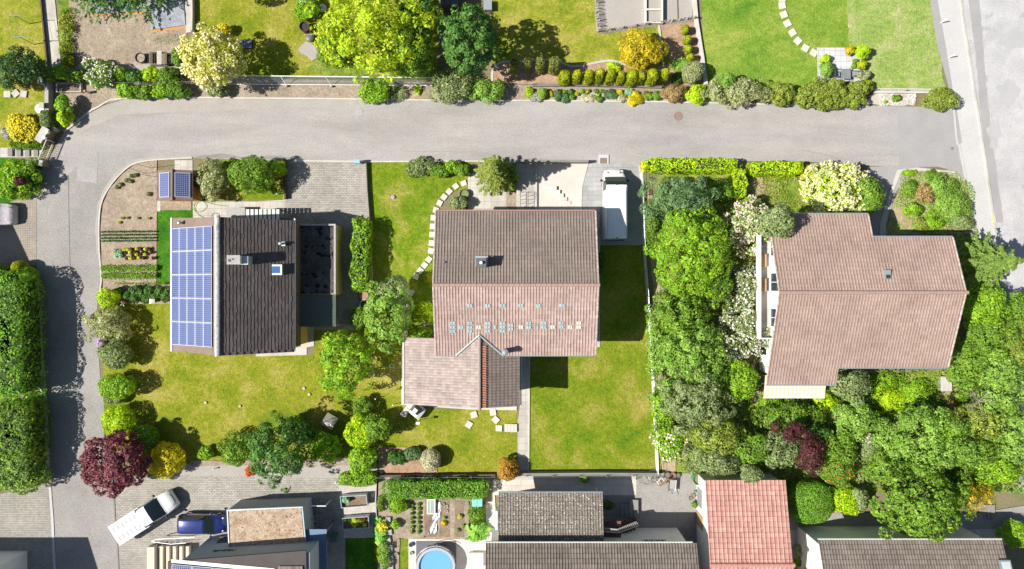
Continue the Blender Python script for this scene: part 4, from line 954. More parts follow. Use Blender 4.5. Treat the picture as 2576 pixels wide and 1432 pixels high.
# wooden stair and landing between the two roofs
Sx = thing('outside_stair', 'dark red-brown wooden outside stair with landing and slatted rail', 'stair', (9.2,-21,0))
m = MB()
for k in range(9): m.box(10.9-.34*k-.36,10.9-.34*k,-21.7-.05*k,-20.6-.05*k,.22*(9-k)*0+2.3-.18*(8-k)*.9,.05+2.3-.18*(8-k)*.9)
m.build('tread', plain('stair_wood',(.16,.07,.05),.8,fine=.25), Sx)
MB().box(7.2,9.4,-21.9,-20.4,2.35,2.45).build('landing', MATS['stair_wood'], Sx)
m = MB(); ra = [P(1518,1338,3.2),P(1558,1340,3.2),P(1607,1322,2.2)]; rb = [P(1518,1329,3.2),P(1553,1332,3.2),P(1600,1313,2.2)]
m.path(ra,.05); m.path(rb,.05)
for k in range(22):
    t = k/21; 
    def pl(q,t):
        return Vector(q[0]).lerp(Vector(q[1]),t*2) if t<.5 else Vector(q[1]).lerp(Vector(q[2]),t*2-1)
    m.tube(pl(ra,t),pl(rb,t),.03,.03,5)
m.build('slatted_rail', plain('rail_grey',(.45,.42,.40),.7), Sx)
m = MB()
for p in ra: m.box(p[0]-.05,p[0]+.05,p[1]-.05,p[1]+.05,0,p[2])
m.build('post', MATS['stair_wood'], Sx)
st = thing('stone_steps', 'short flight of grey concrete steps going down beside the lichen roof', 'steps', (9.6,-18.2,0))
m = MB()
for k in range(6): x0 = P(1540+10.5*k,1300)[0]; m.box(x0,x0+.38,-20.8+.0*k,-20.8+ (1.2 if k<4 else 1.6),0,.05+.09*k)
m.build('step', MATS['concrete_dark'], st)
F = thing('house', 'outbuilding with a faded rose-red tiled roof beside the clipped round bush', 'house', (21,-21,0))
zF = 3.2
r0 = P(1773,1208,zF); r1 = P(1976,1208,zF)
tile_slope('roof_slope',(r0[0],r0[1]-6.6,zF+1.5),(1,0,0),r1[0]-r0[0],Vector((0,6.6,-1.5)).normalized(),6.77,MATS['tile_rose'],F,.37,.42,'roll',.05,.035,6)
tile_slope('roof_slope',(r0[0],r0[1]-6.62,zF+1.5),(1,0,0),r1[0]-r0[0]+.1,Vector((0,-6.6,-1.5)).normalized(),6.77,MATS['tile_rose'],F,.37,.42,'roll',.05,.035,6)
ridge_caps('ridge_cap',(r0[0],r0[1]-6.6,zF+1.54),(r1[0]+.1,r0[1]-6.6,zF+1.54),plain('ridge_rose',(.46,.22,.18),.85,fine=.2),F,.17)
gable_walls(F, r0[0]+.15, r1[0]-.2, r0[1]-13, r0[1]-.25, zF-.12, zF+1.35, 'x', MATS['render_white'], r0[1]-6.6)
MB().box(r0[0]+.1,r0[0]+.15,-21.4,-20.2,0,2.1).build('door', MATS['wood'], F); MB().box(r0[0]+.1,r0[0]+.15,-19.6,-18.0,.4,1.9).build('shutter', MATS['zinc'], F)
G = thing('house', 'white-walled house with a dark grey ribbed roof in the bottom right corner', 'house', (36,-26,0))
zG = 4.6
h0 = P(2058,1358,zG); h1 = P(2520,1358,zG)
tile_slope('roof_slope',(h0[0],h0[1]-6.5,zG+2.6),(1,0,0),h1[0]-h0[0],Vector((0,6.5,-2.6)).normalized(),7.0,MATS['tile_grey'],G,.24,.40,'roll',.055,.035,6)
tile_slope('roof_slope',(h0[0],h0[1]-6.5,zG+2.6),(1,0,0),h1[0]-h0[0],Vector((0,-6.5,-2.6)).normalized(),7.0,MATS['tile_grey'],G,.385,.42,'roll',.07,.035,4)
gable_walls(G,h0[0]+.15,h1[0]-.5,h0[1]-12.4,h0[1]-.45,zG-.1,zG+2.3,'x',MATS['render_white'],h0[1]-6.5)
gutter(G,(h0[0],h0[1]+.05,zG-.02),(h1[0],h0[1]+.05,zG-.02),MATS['gutter_pale'])
ridge_caps('ridge_cap',(h0[0],h0[1]-6.5,zG+2.65),(h1[0],h0[1]-6.5,zG+2.65),MATS['ridge_grey'],G)
window(G,(h0[0]+.15,-25.2,2.6),1.2,1.3,'w',MATS['red_paint']); window(G,(h0[0]+.15,-29.2,2.6),1.2,1.3,'w'); 
x,y,_ = P(2531,1427,5.6); q = MB().add([(x-.45,y-.55,5.88),(x+.45,y-.55,5.88),(x+.45,y+.5,5.46),(x-.45,y+.5,5.46),(x-.45,y-.55,5.7),(x+.45,y-.55,5.7),(x+.45,y+.5,5.28),(x-.45,y+.5,5.28)],[(0,1,2,3),(7,6,5,4),(0,4,5,1),(1,5,6,2),(2,6,7,3),(3,7,4,0)]).build('roof_window', MATS['zinc'], G); MB().add([(x-.35,y-.45,5.845),(x+.35,y-.45,5.845),(x+.35,y+.4,5.505),(x-.35,y+.4,5.505)],[(0,1,2,3)]).build('pane', plain('milk_glass',(.5,.54,.56),.2), q)
bal = MB().box(h0[0]-1.1,h0[0]+.15,-27.6,-24.9,2.3,2.45).build('balcony', MATS['render_white'], G)
# ---------------------------------------------------------------- the garden shed with two panels
S = thing('garden_shed', 'small brown garden shed carrying two solar panels at the edge of the vegetable plot', 'shed', (-29.6, 9.0, 0))
zs = 2.2
sx0,sy0,_ = P(396,505,zs); sx1,sy1,_ = P(485,429,zs); sm = P(434,460,2.75)[0]
MB().prism([(sx0+.25,sy0+.2),(sx1-.2,sy0+.2),(sx1-.2,sy1-.2),(sx0+.25,sy1-.2)],0,2.05).build('wall', MATS['orange_wood'], S)
for side,(xa,xb) in enumerate(((sx0,sm),(sx1,sm))):
    m = MB(); m.add([(xa,sy0,zs),(xb,sy0,2.75),(xb,sy1,2.75),(xa,sy1,zs),(xa,sy0,zs-.1),(xb,sy0,2.65),(xb,sy1,2.65),(xa,sy1,zs-.1)],[(0,1,2,3),(7,6,5,4),(0,4,5,1),(1,5,6,2),(2,6,7,3),(3,7,4,0)]); m.build('roof_slope', MATS['board_brown'], S)
    up = Vector((xb-xa,0,2.75-zs)).normalized() * (1 if side==0 else -1); L = abs(xb-xa)
    O = Vector(((xa*.5+xb*.5),(sy0+sy1)/2,zs+.275+.07))
    solar(S, min(1.2,L*.88) if side else 1.06, 2.1, O, up, Vector((0,1,0)), MATS['panel_blue'] if side==0 else MATS['panel_dark'])
MB().tube((sm,sy0-.02,2.77),(sm,sy1+.02,2.77),.09,.09,8).build('ridge_cap', MATS['board_brown'], S)
MB().box(sx1-.28,sx1-.18,8.6,9.4,0,1.9).build('door', MATS['dark_wood'], S)
# two neighbours just beyond the left edge; their shadows reach into the picture
for lab,(x0,x1,y0,y1,h) in (('pale house beyond the left edge shading the brown paved forecourt',(-57.5,-49.6,-4.0,4.6,5.2)),('pale house beyond the left edge shading the grey paved drive',(-54.0,-43.2,-36,-23.6,5.6))):
    N_ = thing('house', lab, 'house', ((x0+x1)/2,(y0+y1)/2,0))
    gable_walls(N_,x0+.3,x1-.3,y0+.3,y1-.3,h-.1,h+1.9,'x',MATS['render_white']); ym=(y0+y1)/2
    for yb in (y0,y1):
        V_ = Vector((0,yb-ym,-2.0)); tile_slope('roof_slope',(x0,ym,h+2),(1,0,0),x1-x0,V_.normalized(),V_.length,MATS['tile_brown'],N_,.36,.42,'roll',.05,.03,4)
    ridge_caps('ridge_cap',(x0,ym,h+2.03),(x1,ym,h+2.03),MATS['ridge_tile'],N_); window(N_,(x1-.3,ym,2.4),1.4,1.3,'e'); window(N_,(x1-.3,ym+2.2,2.4),1.2,1.3,'e')
# ================================================================ vegetation
LM = {}
GAIN = dict(cream=1.15, varieg=1.15, pale=1.05, yellow=1.25, gold=1.3, purple=1.9, spring=1.6, maple=1.75, blue=1.7, cedar=1.3, fir=1.25, olive=2.2, silver=1.2)
def lf(k, *c, **kw): LM[k] = leafm('leaf_'+k, *c, gain=1.0 if 'bloom' in k else GAIN.get(k, 1.85), warm_=('bloom' not in k and k not in GAIN and k not in ('cabbage','red_lettuce','plum','orange','thuja','maple','lime','spring')), **kw)
lf('maple', (.16,.27,.010),(.28,.37,.014),(.40,.44,.025)); lf('dark', (.022,.085,.010),(.045,.14,.016),(.085,.20,.03))
lf('mid', (.045,.13,.008),(.085,.205,.012),(.15,.28,.02)); lf('bright', (.06,.19,.006),(.12,.29,.008),(.21,.37,.012))
lf('cream', (.34,.38,.04),(.60,.60,.11),(.68,.66,.22)); lf('gold', (.32,.31,.01),(.50,.43,.015),(.48,.32,.03))
lf('varieg', (.20,.27,.09),(.40,.44,.20),(.56,.57,.36)); lf('pale', (.52,.52,.30),(.70,.68,.48),(.78,.76,.62))
lf('purple', (.065,.012,.022),(.13,.034,.05),(.22,.09,.105)); lf('yellow', (.46,.41,.005),(.66,.57,.010),(.70,.64,.04))
lf('grey', (.065,.13,.04),(.125,.21,.07),(.20,.29,.12)); lf('olive', (.065,.095,.012),(.13,.17,.022),(.21,.24,.05))
lf('lime', (.12,.26,.006),(.25,.39,.008),(.40,.47,.012)); lf('blue', (.055,.11,.045),(.10,.175,.07),(.17,.255,.12))
lf('orange', (.24,.12,.02),(.34,.19,.03),(.30,.23,.04)); lf('heath', (.12,.12,.04),(.20,.19,.07),(.27,.25,.10))
lf('thuja', (.13,.18,.004),(.24,.28,.006),(.34,.36,.012)); lf('column', (.06,.11,.015),(.13,.19,.03),(.22,.27,.06))
lf('hedge', (.045,.17,.008),(.09,.26,.012),(.16,.34,.02)); lf('fir', (.10,.19,.03),(.18,.28,.05),(.27,.36,.1)); lf('cedar', (.14,.20,.03),(.24,.30,.05),(.36,.40,.1))
lf('deep', (.015,.055,.012),(.03,.09,.018),(.055,.13,.03)); lf('plum', (.035,.012,.014),(.07,.022,.024),(.11,.045,.04)); lf('spring', (.10,.21,.025),(.175,.30,.045),(.26,.37,.08))
lf('white_bloom', (.72,.70,.60),(.80,.78,.70),(.82,.80,.76), trans=.2, var=.06); lf('cream_bloom', (.72,.70,.32),(.78,.73,.48),(.82,.78,.6), trans=.2, var=.08)
lf('pink_bloom', (.75,.55,.50),(.80,.66,.6),(.82,.74,.68), trans=.2, var=.08); lf('yellow_bloom', (.72,.58,.01),(.8,.66,.01),(.8,.7,.1), trans=.2, var=.06)
lf('red_bloom', (.6,.05,.02),(.7,.1,.03),(.75,.2,.06), trans=.2, var=.06); lf('lilac_bloom', (.45,.3,.55),(.55,.4,.62),(.65,.5,.7), trans=.2, var=.06)
lf('lettuce', (.22,.42,.01),(.33,.52,.02),(.42,.58,.06)); lf('red_lettuce', (.05,.015,.015),(.09,.03,.025),(.12,.06,.04)); lf('cabbage', (.14,.26,.16),(.2,.34,.22),(.28,.42,.3))
lf('rhubarb', (.06,.2,.02),(.11,.3,.03),(.2,.38,.06)); lf('silver', (.25,.27,.24),(.4,.42,.4),(.55,.55,.55))
def T(*a, **k): return plant('tree', *a, **k)
def S_(*a, **k): return plant('shrub', *a, **k)
WB, CB, PB, YB, RB, LB = (LM[k] for k in ('white_bloom','cream_bloom','pink_bloom','yellow_bloom','red_bloom','lilac_bloom'))
# ---- top left corner
T('dark bushy tree throwing a feathery shadow, beside the washing line', 'tree', 38,170,66,46,4.2, LM['deep'], leaf=.2, rough=.24)
S_('brownish green shrub in front of the dark corner tree', 'shrub', 62,190,30,32,1.6, LM['heath'], leaf=.14)
plant('conifer_tree','conifer reaching over the grey ground sheet from the top edge','tree',300,-62,88,88,6.5,LM['dark'],'fir',leaf=.3,dens=.5,aspect=.4)
plant('conifer_tree','conifer behind the vegetable plot, cut by the top edge, left one','tree',195,-52,75,75,6.0,LM['dark'],'fir',leaf=.3,dens=.5,aspect=.4)
T('broad tree above the top edge shading the end of the lawn','tree',545,-105,80,70,6.5,LM['mid'],leaf=.25)
S_('low weedy border with yellow flowers along the concrete path','border plant',165,85,12,78,.5,LM['olive'],leaf=.14,flow=(YB,.012,.09),rough=.3)
S_('small yellow-green bush at the foot of the weedy border','shrub',170,152,15,12,.7,LM['thuja'],leaf=.13)
for px,py,rx,ry,lb,k in ((120,190,22,16,'dull green shrub next to the grey corner pillar','mid'),(150,180,26,18,'yellow-green bush at the end of the concrete path','bright'),(185,190,24,16,'leafy bush left of the white flowering bush','mid'),
    (300,187,28,17,'bright green bush right of the white flowering bush','bright'),(340,192,26,15,'dark gap-toothed shrub with bare stems behind the street hedge','dark'),(378,186,26,18,'lime shrub below the compost frame','lime'),(420,190,30,20,'round green shrub left of the cream tree','mid'),(445,142,16,22,'small leafy shrub squeezed against the cream tree','mid')):
    S_(lb,'shrub',px,py,rx,ry,1.3,LM[k],leaf=.17)
S_('white flowering bush at the top of the tan soil corner','shrub',252,185,44,34,1.7,LM['mid'],leaf=.15,flow=(WB,.05,.13),rough=.3)
for px,py,rx,lb,k in ((318,228,26,'left end of the leafy street hedge above the road bend','bright'),(362,230,28,'second bush from the left in the leafy street hedge','mid'),(405,228,30,'middle bush of the leafy street hedge','bright'),(445,225,32,'right-hand bush of the leafy street hedge under the cream tree','mid'),(545,225,26,'small grey-green bush at the left end of the wire fence','grey')):
    S_(lb,'shrub',px,py,rx,19,1.3,LM[k],leaf=.17)
S_('upright bright green bush beside the grey retaining wall','shrub',157,262,20,24,1.8,LM['bright'],leaf=.18); S_('bright green bush below the upright one by the retaining wall','shrub',160,296,20,18,1.5,LM['lime'],leaf=.18)
S_('clipped pale green block of hedge inside the left garden wall','hedge',117,300,12,22,1.3,LM['grey'],'clip',e=5,leaf=.1)
S_('large yellow flowering bush in the left garden','shrub',52,322,42,34,1.3,LM['thuja'],leaf=.14,flow=(YB,.22,.12)); S_('grey-white bush in front of the yellow flowering bush','shrub',20,334,20,17,.9,LM['silver'],leaf=.11)
S_('dark green groundcover below the yellow flowering bush','shrub',60,362,50,12,.6,LM['mid'],leaf=.14)
S_('bright green shrub mass beside the iron gate and lamp','shrub',38,440,52,46,2.3,LM['bright'],leaf=.2,rough=.22); S_('dark green shrub under the ball lamp','shrub',70,445,34,34,1.6,LM['dark'],leaf=.18); S_('purple leaved shrub inside the bright green shrub mass','shrub',48,455,16,12,2.3,LM['plum'],leaf=.16,zc=1.9,rz=.5)
S_('green shrub at the left edge above the brown forecourt','shrub',15,480,34,22,1.7,LM['bright'],leaf=.18)
# ---- north gardens
T('cream-yellow flowering tree at the corner of the bare vegetable plot','tree',527,142,72,72,5.0,LM['cream'],leaf=.22,rough=.12,lob=60,flow=(CB,.10,.16))
S_('small golden bush behind the cream-yellow tree','shrub',558,72,20,14,1.2,LM['yellow'],leaf=.14)
T('bright yellow-green tree, the largest of the north gardens','tree',930,66,136,112,7.5,LM['maple'],leaf=.26,lob=120,rough=.2)
T('mid green tree on the lower right flank of the yellow-green tree','tree',1030,125,62,62,5.5,LM['mid'],leaf=.22,rough=.2); T('green tree behind the yellow-green tree at the top edge','tree',1045,15,50,55,5.5,LM['dark'],leaf=.22)
S_('leafy undergrowth on the left foot of the yellow-green tree','shrub',832,115,36,48,1.8,LM['mid'],leaf=.2,rough=.3); S_('light green undergrowth at the top edge beside white stones','shrub',770,20,32,28,1.3,LM['bright'],leaf=.18); S_('shrub hidden in the shade between the two tall trees','shrub',1068,165,30,26,1.5,LM['bright'],leaf=.18)
T('tall dark green tree in the middle of the north gardens','tree',1180,92,72,80,8.0,LM['dark'],leaf=.27,lob=90,rough=.12,dens=1.2)
S_('grey-green shrub spilling over the kerb below the dark green tree','shrub',1140,215,58,40,2.2,LM['grey'],leaf=.17,rough=.24); S_('olive shrub with straggling twigs right of the spilling shrub','shrub',1225,225,48,30,1.8,LM['spring'],leaf=.16,rough=.28)
S_('sunlit green shrub overhanging the road below the wire fence','shrub',935,230,44,28,1.7,LM['bright'],leaf=.17,rough=.26); plant('grass_clump','arching grass clump right of the sunlit roadside shrub','grass',1000,232,24,20,.7,LM['grey'],'spray',leaf=.3,aspect=.14,dens=.5,trunk=False)
plant('grass_clump','small yellow-green plant at the gap in the wire fence','plant',1050,225,8,14,.4,LM['lime'],'spray',leaf=.25,aspect=.3,dens=.6,trunk=False)
for k,(px,rx) in enumerate(((1295,12),(1327,9),(1359,11),(1395,15))):
    S_(('tallest left','thinnest','second from right','thickest right-hand')[k]+' column of the four clipped evergreens on the mulch bed','evergreen',px,161-2*k%3,rx,rx,3.1,LM['column'],'clip',e=3.4,leaf=.11,rz=1.55,group='clipped evergreen columns',wob=.1)
ordn = ['first','second','third','fourth','fifth','sixth','seventh','eighth','ninth','tenth','eleventh','twelfth','thirteenth','fourteenth','fifteenth','sixteenth','seventeenth','eighteenth','nineteenth','twentieth','twenty-first','twenty-second','twenty-third','twenty-fourth','twenty-fifth','twenty-sixth','twenty-seventh','twenty-eighth','twenty-ninth','thirtieth']
for k,(px,py,rx,h) in enumerate(((1421,194,17,1.7),(1452,190,12,2.2),(1480,192,14,2.1),(1508,190,14,2.3),(1535,191,15,2.2),(1560,193,14,2.0),(1588,193,15,2.1),(1612,195,12,2.0),(1640,192,17,2.2),(1670,189,13,2.1))):
    S_(ordn[k]+' golden dwarf conifer from the left in the row along the kerb','dwarf conifer',px,py,rx*.92,rx*.92,h*1.35,LM['thuja'],'clip',e=2.9,leaf=.11,rz=h*.675,group='row of golden dwarf conifers',wob=.14)
for k,(px,py,rx,ry) in enumerate(((1725,73,12,13),(1730,100,13,13),(1732,123,12,12),(1738,143,11,10))):
    S_(('topmost','second','third','lowest')[k]+' golden egg-shaped conifer down the strip beside the stone edging','dwarf conifer',px,py,rx*.85,ry*.85,1.3,LM['thuja'],'clip',leaf=.09,group='golden egg-shaped conifers',wob=.05)
T('golden-orange maple on the lawn below the hurdle fence','tree',1613,124,56,50,3.6,LM['gold'],leaf=.2,rough=.14)
S_('round white-green clipped bush at the end of the stone edging','shrub',1744,180,28,28,2.0,LM['varieg'],'clip',leaf=.11,wob=.08); plant('yucca','spiky pale yucca left of the round white-green bush','plant',1712,162,26,20,.8,LM['spring'],'spray',leaf=.42,aspect=.13,dens=.7,trunk=False); plant('yucca','spiky yucca standing among the golden dwarf conifers','plant',1544,168,18,14,.8,LM['lime'],'spray',leaf=.4,aspect=.13,dens=.6,trunk=False)
S_('dark little bush below the spiky yucca','shrub',1702,195,13,14,.9,LM['dark'],leaf=.12)
# rock garden strip along the road
strip_pl = [(1332,232,11,14,.5,'lime','pale lime cushion at the left end of the roadside rock garden'),(1352,243,20,13,.5,'silver','silver-grey spreading cushion under the round green bush'),(1365,234,13,14,.9,'bright','round green bush on the silver-grey cushion'),(1387,236,5,8,.4,'gold','small orange plant between the grey cushions'),
 (1404,238,11,16,.5,'blue','blue-grey juniper creeping over the kerb'),(1422,246,10,12,.4,'blue','second blue-grey juniper over the kerb'),(1421,232,7,6,.3,'mid','small green tuft beside the blue-grey junipers'),(1437,231,8,7,.3,'dark','dark green tuft nearest the wall, left of the cream patch'),(1438,245,8,7,.35,'mid','green tuft nearest the kerb, left of the cream patch'),(1452,236,6,5,.3,'thuja','tiny yellow-green tuft between dark green tufts'),
 (1465,229,6,6,.3,'spring','pale tuft behind the cream patch'),(1478,229,6,5,.3,'thuja','yellow tuft behind the cream patch'),(1480,246,19,10,.3,'pale','cream flowering patch at the kerb, left one'),(1500,229,7,5,.3,'mid','green tuft, left of three in a line'),(1511,229,6,4,.3,'mid','green tuft, middle of three in a line'),(1520,230,6,4,.3,'dark','green tuft, right of three in a line'),(1505,239,4,4,.25,'lime','tiny lime tuft in the gravel'),
 (1508,250,9,8,.4,'mid','round green cushion at the kerb'),(1538,238,17,12,.45,'blue','blue-grey cushion in the middle of the rock garden'),(1560,232,8,7,.35,'yellow','small yellow cushion below the conifer row'),(1562,246,17,12,.3,'pale','cream flowering patch at the kerb, right one'),(1582,231,13,8,.4,'cabbage','pale green rosette plant above the yellow patch'),(1598,249,21,17,.4,'yellow','bright yellow cushion spilling onto the road'),
 (1598,236,9,8,.4,'yellow','upper lobe of yellow stonecrop above the bright cushion'),(1628,240,14,12,.5,'olive','dry olive tuft right of the yellow cushion'),(1635,242,9,9,.5,'bright','round green tuft inside the dry grass'),(1652,240,14,12,.5,'spring','pale green dry grass tuft')]
for px,py,rx,ry,h,k,lb in strip_pl:
    S_(lb,'rock plant',px,py,rx,ry,h,LM[k],leaf=.11,dens=1.0,parts=False,group='rock garden plants along the road')
S_('brownish heath bush at the right end of the rock garden','shrub',1698,234,30,23,1.2,LM['heath'],leaf=.12); S_('bright leafy bush between the heath and the pale roadside shrub','shrub',1752,235,24,28,1.2,LM['lime'],leaf=.17,rough=.25)
S_('big pale variegated shrub along the road below the fresh lawn','shrub',1858,228,76,34,2.0,LM['varieg'],leaf=.16,rough=.22,lob=60); S_('arching twigs above the pale variegated shrub','shrub',1830,200,24,18,2.0,LM['spring'],leaf=.14,rough=.3,zc=1.3)
for px,py,rx,ry,lb in ((1970,236,32,30,'first juniper from the left along the road under the terrace'),(2025,243,26,24,'second juniper from the left along the road'),(2062,232,40,36,'third juniper, the broadest of the roadside row'),(2105,238,42,34,'fourth juniper, right in front of the terrace table'),(2150,250,28,20,'fifth juniper of the roadside row'),(2166,222,28,20,'juniper with yellow tips behind the roadside row'),(2100,215,22,18,'dark juniper behind the broad ones at the terrace edge')):
    S_(lb,'juniper',px,py,rx,ry,1.7,LM['olive'],leaf=.13,rough=.2,group='junipers along the road',lob=40)
S_('rough brown-green bush on the street corner','shrub',2372,247,44,30,1.6,LM['olive'],leaf=.13,rough=.26); S_('small green clump in the rockery stones','shrub',2257,247,12,9,.5,LM['mid'],leaf=.13,parts=False); S_('tiny green weed among the rockery stones','weed',2228,256,5,4,.25,LM['bright'],leaf=.1,parts=False)
for px,py,rx,ry,h,k,lb in ((2077,147,12,11,1.0,'lime','lime globe bush in a pot on the terrace'),(2082,174,18,18,1.3,'spring','drooping variegated bush in a pot at the terrace edge'),(2139,127,13,11,1.0,'gold','yellow-pink bush at the top edge of the terrace'),(2173,130,18,17,1.5,'lime','lime spruce right of the terrace'),(2170,162,12,11,1.0,'thuja','golden globe bush right of the terrace'),
     (2153,153,6,6,.5,'mid','small green pot plant, upper of the pair'),(2149,165,7,7,.5,'mid','small green pot plant, lower of the pair'),(2176,188,15,13,1.0,'varieg','grey-green bush beside the terrace chair'),(2180,212,20,10,1.0,'thuja','yellow-tipped bush at the lower right of the terrace')):
    S_(lb,'shrub',px,py,rx,ry,h,LM[k],leaf=.12,trunk=False,parts=h>.6)
# ---- vegetable plot and west side of the solar house
S_('white-leaved willow bush beside the shed','shrub',527,452,39,50,2.2,LM['varieg'],leaf=.14,lob=60,rough=.14,dens=1.2); T('leafy green tree right of the white-leaved willow bush','tree',628,440,58,48,3.4,LM['mid'],leaf=.18,rough=.2); S_('yellow-green bush hidden behind the leafy green tree','shrub',700,425,22,20,1.2,LM['lime'],leaf=.16)
S_('bright green bush at the lower end of the vegetable plot','shrub',270,752,27,27,1.6,LM['lime'],leaf=.17)
for k,(px,py) in enumerate(((298,735),(318,745),(336,730),(338,748),(352,738),(366,752),(374,732),(392,748),(400,733),(415,748),(424,734))):
    S_(ordn[k]+' potato plant from the left in the dark double row','potato plant',px,py,13,12,.8,LM['dark'],leaf=.15,group='dark green potato plants',parts=False)
S_('pale variegated bush between lane and lawn','shrub',272,815,58,43,2.3,LM['varieg'],leaf=.17,rough=.24,lob=50); S_('grey-green bush below the pale variegated bush','shrub',285,895,46,40,2.4,LM['grey'],leaf=.18,rough=.24); S_('lilac flowering tuft between the pale and the grey-green bush','shrub',256,862,9,12,.7,LM['mid'],leaf=.12,flow=(LB,.4,.1))
S_('bright green rounded bush, third along the lane','shrub',294,972,47,34,2.2,LM['bright'],leaf=.17); S_('small bluish bush below the third bush along the lane','shrub',285,1004,28,14,1.0,LM['grey'],leaf=.15); S_('yellow-green bush left of the round clipped one','shrub',294,1058,40,36,2.1,LM['lime'],leaf=.17)
S_('round clipped bright green bush above the yellow bush','shrub',357,1106,36,34,2.0,LM['hedge'],'clip',leaf=.13,wob=.08)
T('purple-leaved tree at the lane corner above the pickup','tree',280,1166,80,76,4.6,LM['purple'],leaf=.22,lob=80,rough=.10,dens=1.7); S_('bright yellow bush right of the purple tree','shrub',410,1158,46,46,2.3,LM['yellow'],leaf=.18)
# left hedge along the lane
plant('hedge','long bright green hedge wall along the left side of the lane','hedge',30,850,46,168,3.6,LM['hedge'],'hedge',leaf=.2,rz=1.8,wob=.18,rot=R(1.5),dens=.9); plant('hedge','rough grey-green lower part of the hedge along the lane','hedge',40,1080,50,70,3.3,LM['mid'],'hedge',leaf=.19,rz=1.65,wob=.25); plant('hedge','darker bushy end of the hedge at the grey paved drive','hedge',40,1180,62,58,2.9,LM['spring'],'clip',e=3.0,leaf=.19,rz=1.45,wob=.3)
S_('round golden-green bush, upper one at the head of the lane hedge','shrub',46,673,19,17,1.5,LM['thuja'],'clip',leaf=.11); S_('round green bush, lower one at the head of the lane hedge','shrub',68,692,21,20,1.6,LM['bright'],'clip',leaf=.11); S_('bush at the left edge beside the round hedge bushes','shrub',2,678,16,18,1.3,LM['olive'],leaf=.13)
# between the left and the middle house
plant('hedge','bright leafy hedge between the block-paved drive and the lawn','hedge',908,640,22,94,2.0,LM['bright'],'hedge',leaf=.19,rz=1.0,wob=.22,rot=R(-2))
T('grey-green apple tree between the two houses','tree',972,790,58,78,5.0,LM['spring'],leaf=.2,rough=.22,lob=60); T('upper bough-mass tree joining the hedge and the apple tree','tree',990,735,44,44,4.2,LM['grey'],leaf=.2,rough=.25); T('bright green round tree on the lawn below the steps','tree',862,915,66,80,5.2,LM['bright'],leaf=.21,rough=.2,lob=70)
S_('yellow-green shrub against the west gable of the middle house','shrub',1068,785,28,34,1.6,LM['lime'],leaf=.18,rough=.25); S_('small green shrub below the yellow-green gable shrub','shrub',1062,838,26,18,1.0,LM['bright'],leaf=.16); S_('little yellow-leaved border beside the white path stones','shrub',1075,700,14,12,.6,LM['thuja'],leaf=.13); S_('low green shrub in the shade right of the corrugated roof','shrub',905,800,26,26,1.1,LM['mid'],leaf=.17)
S_('round green bush on the lawn between apple tree and hut','shrub',910,1025,25,25,1.5,LM['mid'],leaf=.14); 
# south border of the big lawn
for px,py,rx,ry,h,k,lb in ((517,1140,19,17,1.1,'bright','small light green bush at the left end of the south border'),(590,1135,46,42,2.4,'mid','green bush left of the big dark tree in the south border'),(815,1125,42,42,2.3,'bright','light bush right of the big dark tree in the south border'),(905,1090,40,38,2.6,'lime','yellow-green bush at the right of the south border'),(908,1160,36,38,2.2,'bright','bright bush above the kerb-side trimmed hedge')):
    S_(lb,'shrub',px,py,rx,ry,h,LM[k],leaf=.18,rough=.2)
T('big dark green tree in the south border','tree',695,1135,74,78,5.6,LM['dark'],leaf=.2,lob=80,rough=.16); S_('dark bush shading the lawn behind the big border tree','shrub',745,1085,48,32,2.2,LM['dark'],leaf=.18)
T('dark leafy tree right of the nest hut, half in shadow','tree',945,1078,36,34,3.0,LM['mid'],leaf=.18)
plant('hedge','low trimmed hedge jutting over the paving beside the planters','hedge',900,1207,48,15,.9,LM['bright'],'hedge',leaf=.15,rz=.45,wob=.2); S_('bush with red roses at the edge of the paved drive','shrub',628,1186,11,11,.8,LM['mid'],leaf=.13,flow=(RB,.12,.11))
S_('bluish dwarf pine left of the white flowering ball','shrub',1040,1143,24,17,.9,LM['blue'],leaf=.13); S_('dark low shrub in the mulched bed','shrub',1000,1152,26,16,.8,LM['dark'],leaf=.14); S_('white flowering ball bush at the edge of the lawn','shrub',1083,1158,25,28,1.6,LM['pale'],'clip',leaf=.11,wob=.08)
S_('orange-brown bush at the foot of the garden path','shrub',1278,1185,28,29,1.8,LM['orange'],leaf=.15)
plant('hedge','clipped green hedge block above the vegetable beds','hedge',1096,1230,134,24,1.7,LM['hedge'],'hedge',leaf=.14,rz=.85,wob=.1,rot=R(0))
S_('leafy green bush at the upper left of the bottom vegetable garden','shrub',998,1273,26,22,1.0,LM['bright'],leaf=.16); S_('green shrub below the teal water butt','shrub',1198,1295,22,30,1.0,LM['mid'],leaf=.17); plant('rhubarb','big-leaved rhubarb beside the terrace','rhubarb',1200,1340,30,26,.7,LM['rhubarb'],'spray',leaf=.6,aspect=.8,dens=.9,trunk=False)
plant('rhubarb','big-leaved pale plant along the stone edge left of the vegetable garden','plant',955,1340,18,34,.7,LM['rhubarb'],'spray',leaf=.45,aspect=.7,dens=1,trunk=False); S_('yellow flowering plant among the big pale leaves','shrub',962,1325,10,9,.7,LM['lime'],leaf=.14,flow=(YB,.3,.12)); S_('scrambling light green plants at the bottom edge beside the stones','shrub',965,1400,14,36,.8,LM['spring'],leaf=.17,rough=.3); S_('dark leafy plant beside the upper planter','shrub',957,1268,9,20,.6,LM['mid'],leaf=.14)
S_('small bush between the flat stones and the bean rows','shrub',995,1319,10,12,.7,LM['bright'],leaf=.14); S_('small yellow-green weed patch left of the shaded lawn edge','shrub',948,1390,5,24,.3,LM['thuja'],leaf=.12,parts=False)
